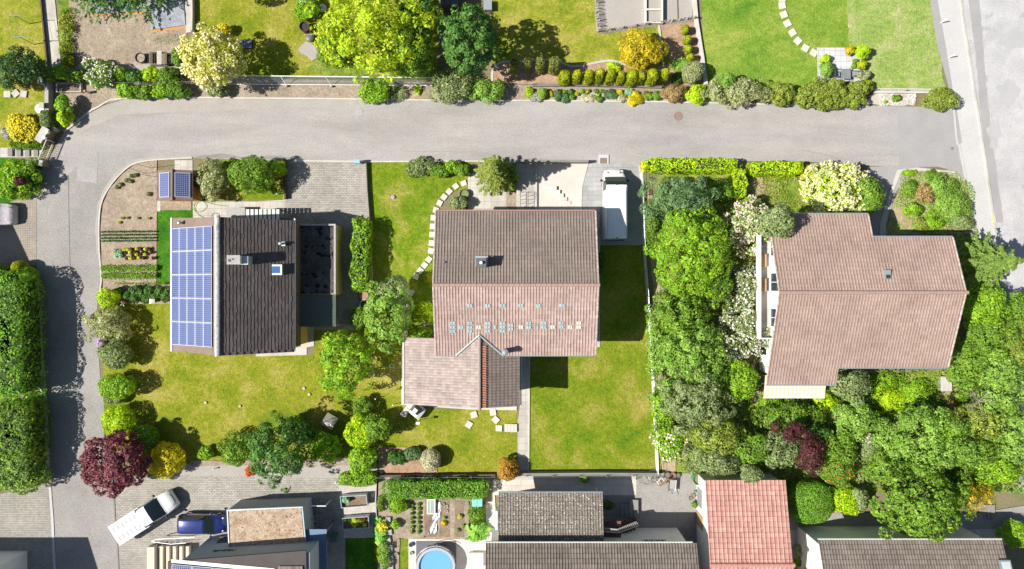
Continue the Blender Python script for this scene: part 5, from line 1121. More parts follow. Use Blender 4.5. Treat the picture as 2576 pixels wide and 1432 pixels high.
# ---- middle house, street side
plant('conifer_tree','pale green weeping cedar at the front path of the middle house','tree',1242,428,54,54,7.2,LM['cedar'],'fir',leaf=.20,aspect=.32,dens=1.8); S_('dark bush under the right side of the weeping cedar','shrub',1282,440,22,30,1.8,LM['mid'],leaf=.17); S_('small green bush right below the weeping cedar','shrub',1290,470,9,10,.7,LM['bright'],leaf=.13)
for px,py,rx,ry,k,lb in ((1060,420,40,24,'grey','straggly rose bush left of the cedar flower bed'),(1108,430,26,18,'mid','green shrub in the middle of the cedar flower bed'),(1140,420,22,18,'bright','light green plants left of the cedar'),(1165,428,18,16,'mid','leafy plants close against the cedar')):
    S_(lb,'shrub',px,py,rx,ry,1.0,LM[k],leaf=.15,rough=.26)
S_('round dark bush below the wooden barrel planter','shrub',1152,511,26,18,1.4,LM['grey'],leaf=.14); S_('creeper clinging to the east wall of the middle house','shrub',1512,660,9,30,1.6,LM['dark'],leaf=.15,rough=.3)
S_('pale green potted bush on the gravel strip below the wall','shrub',1471,1206,11,11,.8,LM['spring'],leaf=.11)
# ---- east gardens
plant('hedge','long lime-yellow hedge along the road at the east garden','hedge',1738,417,118,18,1.7,LM['lime'],'hedge',leaf=.16,rz=.85,wob=.12); plant('hedge','short lime hedge arm turning down beside the dry lawn','hedge',1858,462,18,36,1.6,LM['lime'],'hedge',leaf=.16,rz=.8,wob=.15); plant('hedge','shorter separate lime hedge along the road right of the gap','hedge',1952,424,68,17,1.6,LM['lime'],'hedge',leaf=.16,rz=.8,wob=.12)
S_('golden bush at the left end of the lime-yellow hedge','shrub',1622,420,12,14,1.2,LM['yellow'],leaf=.13)
T('blue-green yew tree behind the lime-yellow hedge','tree',1712,500,84,66,5.2,LM['blue'],leaf=.2,aspect=.4,rough=.2,lob=90); T('large light green beech on the east garden border','tree',1742,630,96,108,6.2,LM['bright'],leaf=.2,aspect=.5,rough=.13,lob=130,dens=1.15); S_('mixed shrub between the beech and the lime hedge arm','shrub',1825,480,34,34,1.8,LM['mid'],leaf=.17)
S_('low shrubs at the foot of the beech beside the van drive','shrub',1640,560,16,60,.9,LM['mid'],leaf=.15,rough=.3)
T('dark green tree next below the light green beech','tree',1712,790,68,58,4.8,LM['mid'],leaf=.2,rough=.2,lob=60); T('grey-green tree in the middle of the east border','tree',1745,890,86,80,5.0,LM['spring'],leaf=.19,rough=.18,lob=100); T('mottled green tree low in the east border','tree',1750,1010,84,84,4.8,LM['grey'],leaf=.19,rough=.2,lob=90)
T('brownish green tree near the lower end of the east border','tree',1800,1095,62,54,4.2,LM['olive'],leaf=.18,rough=.2); T('bright green young tree right of the east border','tree',1868,958,46,46,3.4,LM['bright'],leaf=.18,rough=.2)
S_('rose bush with pale pink blooms at the lower wall corner','shrub',1690,1115,40,48,1.7,LM['bright'],leaf=.16,flow=(PB,.02,.18),rough=.24); T('dark green shrub tree above the red outbuilding roof','tree',1800,1165,66,38,3.6,LM['grey'],leaf=.18,rough=.24); S_('rough bush overhanging the corner of the red roof','shrub',1888,1195,28,22,3.6,LM['grey'],leaf=.17,zc=3.2,rz=.6,rough=.3)
S_('pink-white flowering bush at the north-west corner of the right house','shrub',1888,566,50,62,3.4,LM['spring'],leaf=.16,flow=(PB,.13,.14),rough=.22,lob=50); T('grey-green tree leaning over the corner of the right-hand roof','tree',1958,560,44,48,8.4,LM['grey'],leaf=.19,rough=.24,rz=2.2)
S_('upper white flowering bush beside the white balcony','shrub',1880,718,50,54,2.8,LM['grey'],leaf=.16,flow=(WB,.06,.12),rough=.22); S_('lower white flowering bush beside the white balcony','shrub',1874,830,66,70,3.0,LM['grey'],leaf=.16,flow=(WB,.08,.12),rough=.2,lob=60)
S_('large cream-white snowball bush near the street corner drive','shrub',2102,472,82,64,3.0,LM['lime'],leaf=.16,flow=(CB,.13,.17),rough=.14,lob=90); S_('yellow-edged shoots left of the cream-white snowball bush','shrub',2040,440,22,24,1.8,LM['gold'],leaf=.14); T('dark green bush right of the snowball bush','tree',2195,490,32,48,2.9,LM['mid'],leaf=.17,rough=.26); S_('dark ivy in the shade of the right house recess','shrub',2152,575,12,32,1.6,LM['dark'],leaf=.15)
for px,py,rx,ry,h,k,lb in ((2292,475,16,24,.9,'mid','green clump at the left edge of the corner rockery'),(2325,485,32,26,.9,'heath','brown heath bush in the corner rockery'),(2300,530,24,18,.9,'bright','green clump below the heath in the corner rockery'),(2325,565,34,18,.9,'olive','long heath bush at the lower end of the corner rockery'),(2370,470,40,30,1.1,'spring','light green bush at the top right of the corner rockery'),(2400,520,46,44,1.3,'spring','largest straggling bush in the corner rockery'),(2350,555,26,24,.9,'bright','bright green plants beside the dry grass patch'),(2420,560,28,24,1.1,'grey','grey-green bush at the street side of the corner rockery'),(2290,435,18,8,.4,'bright','low bright plants at the tip of the corner rockery'),(2340,440,22,12,.5,'mid','low green plants under the corner kerb')):
    S_(lb,'shrub',px,py,rx,ry,h,LM[k],leaf=.14,rough=.3)
plant('conifer_tree','spreading light green fir at the street side of the right house','tree',2496,660,104,104,8.0,LM['fir'],'fir',leaf=.24,dens=1.0,aspect=.4)
for px,py,rx,ry,h,k,lb in ((2480,770,62,60,3.8,'bright','bright green tree below the light green fir'),(2500,850,70,58,3.6,'mid','green tree second below the fir along the right house'),(2440,930,54,60,3.2,'mid','dark green bush tree off the lower right roof corner'),(2530,960,70,80,4.4,'spring','pale green tree beside the bare branches'),(2560,870,40,60,3.8,'olive','olive tree at the right edge of the gardens'),
     (2470,1060,60,56,3.6,'olive','olive green tree under the bare branches'),(2550,1090,60,70,4.2,'spring','yellow-green tree at the lower right edge of the gardens'),(2340,1110,108,88,5.2,'spring','wide pale green tree in the lower right gardens'),(2455,1140,60,48,3.8,'mid','green tree between the wide pale tree and the right edge'),(2150,970,48,46,3.2,'grey','grey-green tree below the south eave of the right house'),(2160,1060,56,52,2.8,'spring','light shrub tree in the middle of the wild garden'),
     (1990,1050,84,34,2.2,'mid','blue-green shrub below the striped awning'),(2100,1130,60,46,3.0,'mid','green tree below the light shrub tree'),(1960,1135,66,44,3.2,'grey','grey-green tree above the clipped round bush'),(1900,1130,52,44,3.2,'mid','green tree left of the purple shrub')):
    T(lb,'tree',px,py,rx,ry,h,LM[k],leaf=.19,rough=.2)
def cover(label, poly, n, k, leaf, h, seed):
    rng = np.random.default_rng(seed); q = np.array(poly, float); lo, hi = q.min(0), q.max(0); pts = rng.uniform(lo, hi, (n*3,2))
    ins = np.zeros(len(pts), bool); j = len(q)-1
    for i in range(len(q)):
        c = ((q[i,1] > pts[:,1]) != (q[j,1] > pts[:,1])) & (pts[:,0] < (q[j,0]-q[i,0])*(pts[:,1]-q[i,1])/(q[j,1]-q[i,1]+1e-9)+q[i,0]); ins ^= c; j = i
    pts = pts[ins][:n]; X = (pts[:,0]-1288)*CAM_H/FOC; Y = (716-pts[:,1])*CAM_H/FOC
    bump = np.clip(.5+.5*np.sin(X*1.1+seed)*np.sin(Y*1.3)+.3*np.sin(X*2.7)*np.cos(Y*2.3+seed), .06, 1.2)
    c = np.stack([X, Y, .08+h*bump*(.4+.6*rng.random(len(X)))],1); keep = (bump > .14); c = c[keep]
    nn = np.tile([0,0,1.],(len(c),1))+rng.normal(size=(len(c),3))*.6
    o = link('ground_cover', leaf_mesh('ground_cover', c, nn, leaf*rng.uniform(.6,1.4,len(c)), rng, .55), LM[k]); tag(o, label, 'ground cover', None, 'stuff')
cover('wild grass and low weeds of the lower right garden',[(1650,600),(1880,640),(1900,870),(1930,985),(2110,930),(2400,930),(2440,640),(2560,760),(2576,1240),(1985,1215),(1700,1180),(1660,900)],16000,'mid',.2,.55,71)
cover('dark ivy and herbs under the lower right trees',[(1650,700),(1850,880),(1930,1010),(2130,1000),(2400,1000),(2560,900),(2576,1240),(1985,1215),(1720,1180)],12000,'grey',.2,.9,72)
cover('light green weeds of the street corner rockery',[(2265,432),(2400,436),(2440,470),(2450,580),(2230,588)],5500,'spring',.13,.45,73)
cover('grass clumps under the east garden hedge',[(1860,432),(2040,440),(2050,540),(1860,530)],1800,'olive',.14,.2,74)
for px,py,rx,ry,h,k,lb in ((1655,880,26,90,2.2,'spring','pale green shrubs leaning over the wire fence at the east border'),(1670,1020,30,70,2.0,'bright','bright shrubs on the fence side of the east border'),(1800,720,44,50,4.0,'mid','green tree filling the gap below the beech'),(1795,960,50,50,3.6,'mid','green tree between the grey-green and the young bright tree'),(2240,1180,60,40,3.2,'mid','green tree left of the big leafy maple'),(2060,1100,40,36,2.4,'dark','dark shrub tree in the middle of the wild garden'),(2400,1090,60,46,3.8,'bright','bright tree right of the wide pale tree'),(2510,1180,60,40,3.4,'bright','bright bushy tree above the yellowing shrub'),(2560,800,30,60,3.4,'mid','leafy tree at the right edge of the street')):
    T(lb,'tree',px,py,rx,ry,h,LM[k],leaf=.19,rough=.24)
S_('dark purple smoke bush standing in the wild garden, upper stem','shrub',2000,1085,38,26,3.9,LM['plum'],leaf=.18,rough=.3,zc=3.2,rz=.8); S_('dark purple smoke bush trailing down to the clipped bush','shrub',2045,1150,34,50,3.9,LM['plum'],leaf=.18,rough=.34,zc=3.1,rz=.8)
S_('honeysuckle with orange-red flowers right of the purple bush','shrub',2112,1180,42,42,2.4,LM['mid'],leaf=.16,flow=(RB,.012,.13),rough=.25); S_('white flowering rose among the lower right trees','shrub',2190,1120,24,34,2.4,LM['grey'],leaf=.16,flow=(WB,.015,.12))
for px,py,rx,ry,h,k,lb in ((2230,960,40,24,.6,'bright','tall green weeds right of the grey-green eave tree'),(2250,1010,44,34,.8,'lime','bright weedy patch in the wild garden'),(2195,1015,34,24,.7,'mid','dark grassy patch in the wild garden'),(2310,990,46,34,.9,'bright','leafy weeds left of the wooden bench'),(2330,1045,50,34,1.2,'mid','dark leafy weeds above the wide pale tree'),(2400,1030,26,22,.7,'heath','dry brown weeds below the wooden bench'),(2075,1010,30,26,.8,'lime','weeds below the corner of the awning'),(1935,1012,40,18,.8,'bright','low plants under the edge of the awning')):
    S_(lb,'shrub',px,py,rx,ry,h,LM[k],leaf=.16,rough=.32)
S_('big clipped round bush between the red roof and the lower path','shrub',2040,1266,55,53,2.6,LM['hedge'],'clip',e=2.7,leaf=.1,wob=.03,rz=1.3,deep=.06,dens=1.1); S_('lime shrub right of the big clipped bush','shrub',2125,1260,46,38,2.0,LM['lime'],leaf=.17,rough=.2); S_('grey-leaved sapling right of the lime shrub','shrub',2165,1255,22,34,2.2,LM['grey'],leaf=.16,rough=.25)
T('big leafy maple overhanging the dark roof at the bottom right','tree',2330,1278,108,86,6.2,LM['mid'],leaf=.25,lob=80,rough=.2,rot=R(0)); T('yellowing shrub tree with bare grey twigs near the right edge','tree',2445,1245,54,40,2.6,LM['gold'],leaf=.16,rough=.3,dens=.55); T('dark shaded tree behind the yellowing shrub tree','tree',2395,1225,36,34,2.6,LM['dark'],leaf=.18)
S_('bright bush in the bottom right corner','shrub',2555,1345,34,36,1.8,LM['bright'],leaf=.18); S_('cream shrub beside the small balcony at the bottom','shrub',2018,1388,14,16,1.2,LM['varieg'],leaf=.13); S_('green shrub at the bottom edge left of the white gable','shrub',2015,1415,16,14,1.0,LM['bright'],leaf=.14)
S_('dark climbing plant in the shade beside the outbuilding','shrub',1908,1325,10,22,.9,LM['dark'],leaf=.14); S_('dark shrub at the top of the stone steps','shrub',1532,1272,20,10,1.0,LM['dark'],leaf=.14)
# ---- vegetables
def veg(label, cat, name, px, py, r, h, k, group, leaf=.12, dens=.9): return plant(name,label,cat,px,py,r,r,h,LM[k],leaf=leaf,dens=dens,parts=False,group=group,trunk=False,lob=9)
lett = [(312,628,'lettuce'),(320,628,'lettuce'),(332,627,'red_lettuce'),(343,626,'lettuce'),(354,627,'red_lettuce'),(365,627,'lettuce'),(376,627,'red_lettuce'),(317,635,'red_lettuce'),(327,635,'lettuce'),(339,634,'red_lettuce'),(380,635,'red_lettuce'),(333,641,'red_lettuce'),(343,640,'lettuce'),(355,639,'red_lettuce'),(364,640,'lettuce'),(318,650,'red_lettuce'),(328,650,'lettuce'),(339,649,'red_lettuce'),(348,649,'lettuce'),(361,649,'red_lettuce'),(385,649,'red_lettuce'),(360,633,'red_lettuce')]
ng = nr_ = 0
for px,py,k in lett:
    if k == 'lettuce': ng += 1; lb = ordn[ng-1]+' green lettuce of the patch, counted row by row'
    else: nr_ += 1; lb = ordn[nr_-1]+' dark red lettuce of the patch, counted row by row'
    veg(lb,'lettuce','lettuce',px,py,4.2,.28,k,'lettuces in the vegetable plot')
for k,(px,py) in enumerate(((291,632),(298,636),(303,632),(294,643),(303,643))): veg(ordn[k]+' blue-green cabbage left of the lettuces','cabbage','cabbage',px,py,5,.3,'cabbage','cabbages in the vegetable plot',.16)
for k,(px,py) in enumerate(((330,443),(340,441),(318,454),(327,456),(302,465),(293,470),(373,488))): veg(ordn[k]+' young leafy seedling in the upper end of the plot','seedling','seedling',px,py,5,.25,'grey','seedlings at the upper end of the plot')
for k,(px,py) in enumerate(((307,549),(320,548),(347,549),(374,549),(300,560))): veg(ordn[k]+' yellowish seedling in the middle of the plot','seedling','seedling',px,py,3.2,.2,'thuja','yellowish seedlings in the plot',.1,.6)
def crop_row(label, x0, x1, y, r, k, n, leaf, h, slope=0.0):
    SEED[0]+=1; rng = np.random.default_rng(SEED[0]); a=P(x0,y,.1); b=P(x1,y+slope,.1); t=rng.random(n)
    c=np.stack([(b[0]-a[0])*t, (b[1]-a[1])*t+rng.normal(size=n)*r, .05+h*rng.random(n)],1); nn=np.tile([0,0,1.],(n,1))+rng.normal(size=(n,3))*.5
    o=link('crop_row', leaf_mesh('crop_row',c,nn,leaf*rng.uniform(.7,1.3,n),rng,.6), LM[k]); o.location=a; return tag(o,label,'crop row','crop rows of the vegetable plot')
crop_row('upper of the two leafy strawberry rows',258,398,675,.12,'mid',2600,.13,.25); crop_row('lower of the two leafy strawberry rows',259,396,694,.12,'mid',2600,.13,.25)
crop_row('small row of young plants under the strawberry rows',290,420,714,.06,'mid',300,.1,.2)
for k,y in enumerate((584,592,600,607)): crop_row(ordn[k]+' thin onion row from the top',254,392,y,.03,'deep',420,.14,.2,-1)
for j,x in enumerate((1036,1053)):
    for k in range(7): veg(f'{ordn[k]} bean plant down the {"left" if j==0 else "right"} column of the bottom vegetable garden','bean plant','bean_plant',x+ (k%2),1270+k*11.5,4.4,.3,'mid','bean plants in two columns')
for k,(px,py,c) in enumerate(((885,1304,'lettuce'),(897,1304,'lettuce'),(907,1308,'lettuce'),(912,1314,'lettuce'),(900,1312,'lettuce'),(908,1321,'lettuce'),(934,1319,'lettuce'),(936,1302,'red_lettuce'))): pass
# ================================================================ vehicles
plain('car_white', (.80,.81,.82), .25, 0, .5, 1.0, fine=.02); plain('car_blue', (.020,.035,.17), .25, .3, .5, 1.0, fine=.05); plain('car_glass', (.012,.02,.028), .04, 0, .9); plain('tyre', (.02,.02,.02), .9); plain('rim', (.5,.5,.52), .35, .8)
plain('lamp_glass', (.7,.72,.74), .1, 0, .8); plain('lamp_red', (.45,.02,.02), .2); plain('van_glass', (.02,.035,.03), .08, 0, .5)
def catmull(A, k):
    A = np.array(A, float); out = []
    for i in range(len(A)-1):
        p0,p1,p2,p3 = A[max(0,i-1)],A[i],A[i+1],A[min(len(A)-1,i+2)]
        for j in range(k):
            t=j/k; out.append(.5*((2*p1)+(-p0+p2)*t+(2*p0-5*p1+4*p2-p3)*t*t+(-p0+3*p1-3*p2+p3)*t**3)*1.0)
    out.append(A[-1]); return np.array(out)
def body_loft(root, stations, mat, regions, k=4, sub=3, name='body', crease=None):
    """stations (x, w_sill, w_belt, w_roof, z_sill, z_belt, z_roof); regions: (part name, material, st0, st1, ring segments)"""
    S = catmull(stations, k); rings = []
    for x,wl,wb,wr,z0,zb,zr in S:
        h = [(-wl*.93,z0),(-wl,z0+.14),(-wb,zb),(-wr,zr-.06),(-wr*.78,zr),(0,zr+.03)]; c = h + [(-y,z) for y,z in h[::-1][1:]]
        pts = []
        for i in range(len(c)-1):
            for j in range(sub): t=j/sub; pts.append((x, c[i][0]*(1-t)+c[i+1][0]*t, c[i][1]*(1-t)+c[i+1][1]*t))
        pts.append((x,*c[-1])); rings.append(pts)
    n = len(rings[0]); V = [p for r in rings for p in r]; own = {}
    for i in range(len(rings)-1):
        for j in range(n-1):
            seg = j//sub; key = 0
            for q,(nm,mt,s0,s1,segs) in enumerate(regions):
                if s0 <= (i+.5)/k <= s1 and seg in segs: key = q+1
            own.setdefault(key,[]).append((i*n+j,(i+1)*n+j,(i+1)*n+j+1,i*n+j+1))
    own[0] += [tuple(range(n))[::-1], tuple((len(rings)-1)*n+j for j in range(n))]
    body = None
    for key in sorted(own):
        nm, mt = (name, mat) if key == 0 else regions[key-1][:2]
        used = sorted({v for f in own[key] for v in f}); ix = {v:i for i,v in enumerate(used)}
        m = MB(); m.v = [V[v] for v in used]; m.f = [tuple(ix[v] for v in f) for f in own[key]]
        o = m.local(nm, mt, root, True)
        bm = bmesh.new(); bm.from_mesh(o.data); bmesh.ops.recalc_face_normals(bm, faces=bm.faces); bm.to_mesh(o.data); bm.free()
        if key == 0: body = o
    return body
def wheels(root, xs, w, r=.33):
    for x in xs:
        for s in (-1,1):
            t = MB().tube((x,s*(w-.2),r),(x,s*w,r),r,r,22).local('wheel', MATS['tyre'], root)
            MB().tube((x,s*(w-.05),r),(x,s*(w+.012),r),r*.62,r*.6,14).local('rim', MATS['rim'], t)
def mirrors(root, x, w, z, mat):
    for s in (-1,1):
        m = MB(); m.ball((x,s*(w+.16),z),.12,10,6,.9); m.tube((x,s*(w-.05),z-.05),(x,s*(w+.12),z-.02),.03,.03,6); m.local('wing_mirror', mat, root)
v = thing('parked_van','white panel van parked on the pale block drive beside the middle house','van',(9.02,7.08,.05),R(90.3))
st = [(-3.14,.93,.95,.84,.42,1.2,2.30),(-3.06,.98,.99,.88,.36,1.25,2.46),(-2.7,1.0,1.0,.90,.34,1.3,2.50),(-1.2,1.0,1.0,.90,.34,1.3,2.52),(.6,1.0,1.0,.90,.34,1.3,2.52),(1.52,1.0,1.0,.89,.34,1.3,2.46),
      (2.34,1.0,.98,.90,.34,1.25,1.52),(2.50,.98,.94,.84,.36,1.15,1.38),(2.80,.93,.83,.72,.38,1.02,1.2),(3.03,.80,.68,.56,.4,.88,.98),(3.14,.60,.50,.38,.45,.72,.8)]
body_loft(v, st, MATS['car_white'], [('windscreen',MATS['van_glass'],5.02,6.0,(3,4,5,6)),('side_window',MATS['van_glass'],4.45,5.6,(2,)),('side_window',MATS['van_glass'],4.45,5.6,(7,))], k=4)
wheels(v,(-2.0,2.05),1.0,.34); mirrors(v,2.05,1.0,1.35,MATS['black_plastic'])
for s in (-1,1):
    MB().add([(2.72,s*.42,1.285),(2.86,s*.62,1.20),(2.80,s*.66,1.235),(2.66,s*.45,1.325)],[(0,1,2,3)] if s>0 else [(3,2,1,0)]).local('bonnet_vent', MATS['black_plastic'], v)
    MB().ball((2.9,s*.72,.95),.13,10,6,.8).local('headlight', MATS['lamp_glass'], v); MB().box(-3.16,-3.08,s*.86-.06,s*.86+.06,.9,1.5).local('tail_light', MATS['lamp_red'], v)
MB().box(-3.19,-3.0,-.95,.95,.38,.55).local('bumper', MATS['zinc_dark'], v); MB().box(-3.1,-2.93,-.09,.09,2.46,2.50).local('brake_light', MATS['black_plastic'], v); MB().tube((1.5,.0,2.5),(1.46,0,2.62),.035,.02,6).local('aerial', MATS['black_plastic'], v)
MB().box(-3.0,1.5,.985,1.005,1.26,1.29).local('slide_rail', MATS['zinc_dark'], v); MB().tube((-2.95,.80,2.53),(1.3,.80,2.53),.012,.012,5).local('roof_seam', MATS['zinc_dark'], v); MB().tube((-2.95,-.80,2.53),(1.3,-.80,2.53),.012,.012,5).local('roof_seam', MATS['zinc_dark'], v)
p_ = thing('pickup_truck','white flatbed pickup truck parked askew on the paved drive below the purple tree','pickup',P(366,1298,.9)[:2]+(.05,),R(32.8))
st = [(.12,.86,.88,.72,.45,1.15,1.86),(.2,.90,.92,.78,.4,1.18,1.93),(.95,.92,.93,.80,.38,1.2,1.95),(1.95,.94,.93,.84,.38,1.18,1.32),(2.2,.93,.9,.8,.38,1.1,1.22),(2.65,.9,.8,.66,.4,.98,1.08),(2.92,.8,.66,.5,.42,.82,.9),(3.0,.68,.52,.36,.46,.7,.76)]
body_loft(p_, st, MATS['car_white'], [('windscreen',MATS['car_glass'],2.05,3.0,(3,4,5,6)),('side_window',MATS['car_glass'],.9,2.8,(2,)),('side_window',MATS['car_glass'],.9,2.8,(7,))], k=4)
wheels(p_,(-1.85,2.05),.94,.34); mirrors(p_,1.75,.92,1.2,MATS['black_plastic'])
MB().box(-3.05,.05,-.98,.98,.72,.84).local('flatbed', MATS['car_white'], p_)
m = MB(); m.box(-3.07,.06,.93,.98,.84,1.26); m.local('side_board', MATS['car_white'], p_); MB().box(-3.07,.06,-.98,-.93,.84,1.26).local('side_board', MATS['car_white'], p_); MB().box(-3.07,-3.02,-.93,.93,.84,1.26).local('tailgate', MATS['car_white'], p_)
MB().box(0.0,.06,-.93,.93,.84,1.9).local('headboard', MATS['car_white'], p_); MB().box(-3.0,-.02,-.9,.9,1.22,1.3).local('bed_cover', MATS['white_paint'], p_)
for i in range(7):
    for s in (-1,1):
        x = -2.75+i*.42; MB().box(x,x+.09,s*.45-.24,s*.45+.24,1.298,1.308).local('lashing_slot', MATS['zinc_dark'], p_)
MB().box(-1.38,-1.30,-.9,.9,1.298,1.305).local('cover_joint', MATS['zinc'], p_)
m = MB()
for k in range(12): a=-1.0+2.0*k/11; m.ball((2.98-.45*abs(a)**2.2,.76*a,.93-.06*abs(a)),.05,6,4)
m.path([(2.98-.45*abs(a)**2.2,.76*a,.93-.06*abs(a)) for a in np.linspace(-1,1,14)],.045); m.local('grille', MATS['black_plastic'], p_)
for s in (-1,1): MB().ball((2.72,s*.70,.82),.12,10,6,.8).local('headlight', MATS['lamp_glass'], p_)
c_ = thing('parked_car','dark blue hatchback parked nose-in against the gravel-roofed garage','car',(-27.45,-21.25,.05),R(-1))
st = [(-2.02,.76,.78,.55,.4,.85,1.0),(-1.98,.80,.82,.60,.32,.9,1.28),(-1.7,.83,.84,.62,.28,.92,1.43),(-.9,.85,.86,.64,.26,.92,1.49),(.1,.85,.86,.63,.26,.92,1.46),(.45,.85,.86,.63,.26,.92,1.40),(1.12,.85,.84,.70,.27,.9,1.0),(1.45,.83,.78,.64,.28,.82,.92),(1.85,.78,.66,.5,.3,.7,.79),(2.05,.62,.48,.34,.36,.58,.64)]
body_loft(c_, st, MATS['car_blue'], [('windscreen',MATS['van_glass'],5.0,6.0,(3,4,5,6)),('rear_window',MATS['car_glass'],.3,1.3,(4,5)),('side_window',MATS['car_glass'],1.6,5.6,(2,)),('side_window',MATS['car_glass'],1.6,5.6,(7,))], k=4)
wheels(c_,(-1.3,1.32),.85,.31); mirrors(c_,.85,.85,.98,MATS['car_blue'])
for s in (-1,1): MB().ball((-1.93,s*.66,1.0),.12,8,6,1.4).local('tail_light', MATS['lamp_red'], c_); MB().ball((1.78,s*.55,.68),.12,8,6,.8).local('headlight', MATS['lamp_glass'], c_)
MB().tube((-1.55,.12,1.46),(-1.75,.12,1.6),.02,.012,5).local('aerial', MATS['black_plastic'], c_)
q_ = thing('covered_car','car under a silver-grey cover with pink piping at the left edge','car',(-46.35,6.25,.05),0)
surf('cover_cloth',[(.40,.40,.43),(.52,.52,.55)],scale=2.5,fine=.12,fscale=5,bump=.6,bdist=.06)
st = [(-2.2,.8,.82,.6,.15,.75,.9),(-2.0,.92,.93,.7,.1,.85,1.15),(-1.0,.95,.95,.72,.08,.9,1.5),(.4,.95,.95,.72,.08,.9,1.5),(1.3,.95,.94,.75,.08,.88,1.05),(1.9,.9,.88,.68,.1,.8,.92),(2.15,.78,.74,.55,.14,.65,.75)]
body_loft(q_, st, MATS['cover_cloth'], [], name='cover')
S7 = catmull(st,5)
for frac in (-.78,0,.78):
    MB().path([(x,wr*frac,zr+.03*(1-abs(frac))+.008) for x,wl,wb,wr,z0,zb,zr in S7],.03).local('piping', plain('pink_tape',(.75,.35,.38),.7), q_)
# ================================================================ street furniture
def manhole(px,py,r,mat,label):
    x,y,_=P(px,py); o=MB().lathe((x,y,0),[(r*1.12,ROADZ+.002),(r*1.1,ROADZ+.008),(r,ROADZ+.008),(r*.98,ROADZ+.005),(.001,ROADZ+.006)],28).build('manhole_cover',mat,None,(x,y,0)); tag(o,label,'manhole cover')
manhole(1706,293,.36,surf('cast_iron',[(.22,.145,.12),(.28,.19,.165)],scale=3,fine=.3,fscale=20),'rust-brown round manhole cover in the road')
manhole(902,283,.36,surf('cast_iron_grey',[(.33,.32,.33),(.38,.37,.37)],scale=3,fine=.2,fscale=20),'faded grey manhole cover in the road'); manhole(2395,374,.13,MATS['cast_iron'],'small brown valve cover near the junction'); manhole(2366,0+705,.12,MATS['cast_iron'],'small iron cover at the right path') if False else None
x,y,_=P(1518,401); g=thing('drain_grate','rusty street drain grate set in a pale concrete collar','drain',(x,y,0))
MB().box(x-.46,x+.46,y-.42,y+.4,0,_sheet[0]+.012).build('collar',MATS['pavement_pale'],g); m=MB()
for k in range(7): m.box(x-.3+.09*k,x-.3+.09*k+.05,y-.4,y+.1,_sheet[0]+.013,_sheet[0]+.03)
m.build('grate',MATS['rust'],g)
for k,(px,py) in enumerate(((2366.5,58),(2386,146))):
    x,y,_=P(px,py); o=MB().tube((x,y,0),(x,y,.85),.05,.05,8).ball((x,y,.86),.055,8,5).build('marker_post',MATS['white_metal'],None,(x,y,0)); tag(o,('upper' if k==0 else 'lower')+' white marker post between the pale lawn and the pavement','post')
x,y,_=P(904,411); o=thing('letterbox','light blue letterbox at the corner of the block-paved drive','letterbox',(x,y,0)); MB().box(x-.24,x+.24,y-.16,y+.16,.5,.95).build('box',plain('pale_blue',(.25,.45,.62),.5),o); MB().tube((x,y,0),(x,y,.5),.05,.05,8).build('post',MATS['steel'],o)
def ball_lamp(px,py,h,r,label,post=True):
    x,y,_=P(px,py,h); o=thing('globe_lamp',label,'garden lamp',(x,y,0)); MB().ball((x,y,h),r,16,10).build('globe',plain('opal',(.78,.78,.8),.25),o,smooth=True); MB().tube((x,y,0),(x,y,h-r*.8),.035,.035,8).build('post',MATS['zinc_dark'],o)
ball_lamp(71,409,1.5,.19,'white ball lamp on the gate pillar'); ball_lamp(698,418,.55,.1,'upper white globe light in the bed beside the block drive'); ball_lamp(697,487,.55,.1,'lower white globe light in the bed beside the block drive')
ball_lamp(711,978,.5,.07,'small white garden light on the lawn by the solar house') if False else None
# gate, pillars and steps of the left garden
gp = MATS['stone_grey']
def pillar(px,py,a,b,h,ang,label,mat=None,top=None):
    x,y,_=P(px,py); o=thing('garden_pillar',label,'pillar',(x,y,0)); MB().obox((x,y,0),a,b,h,ang).build('shaft',mat or MATS['stone_grey'],o); MB().obox((x,y,h),a+.08,b+.08,.07,ang).build('cap',top or MATS['concrete'],o)
pillar(128,346,1.35,.6,1.15,R(58),'long brown rendered pillar with letterboxes above the iron gate',plain('brown_render',(.22,.17,.11),.9,fine=.25)); pillar(117,415,.75,.45,1.1,R(-12),'short brown rendered pillar below the iron gate',MATS['brown_render'])
pillar(121,211,.36,.5,1.0,0,'square grey stone pillar at the top of the retaining wall'); pillar(124,273,.36,.42,1.0,0,'square grey stone pillar beside the white garden table')
for k,(px,py) in enumerate(((113,328),(106,342))):
    x,y,_=P(px+9,py+6,1.2); o=tag(MB().obox((x,y,1.2),.24,.22,.28,R(58)).build('letterbox',MATS['alu'],None,(x,y,0)),('upper' if k==0 else 'lower')+' white letterbox on the brown pillar','letterbox')
g=thing('iron_gate','white wrought iron gate with thin bars between the brown pillars','gate',P(126,384)); a=Vector(P(137,358)); b=Vector(P(117,407)); m=MB()
m.tube(a+Vector((0,0,1.05)),b+Vector((0,0,1.05)),.045,.045,8); m.tube(a+Vector((0,0,.15)),b+Vector((0,0,.15)),.045,.045,8); m.tube(a,a+Vector((0,0,1.1)),.04); m.tube(b,b+Vector((0,0,1.1)),.04); m.build('gate_frame',plain('cream_paint',(.7,.66,.58),.5),g); m=MB()
for k in range(1,11): q=a.lerp(b,k/11); m.tube(q+Vector((0,0,.15)),q+Vector((0,0,1.15 if k%3 else 1.05)),.018,.018,6); 
m.build('bars',MATS['zinc_dark'],g)
o=thing('entrance_steps','four dark-edged slab steps leading to the iron gate','steps',P(62,384))
for k in range(4): x,_,_=P(30+21*k,384); y0=P(0,394)[1]; y1=P(0,374)[1]; MB().box(x-.22,x+.18,y0,y1,.01,.22-.03*k).build('step',MATS['concrete_dark'],o)
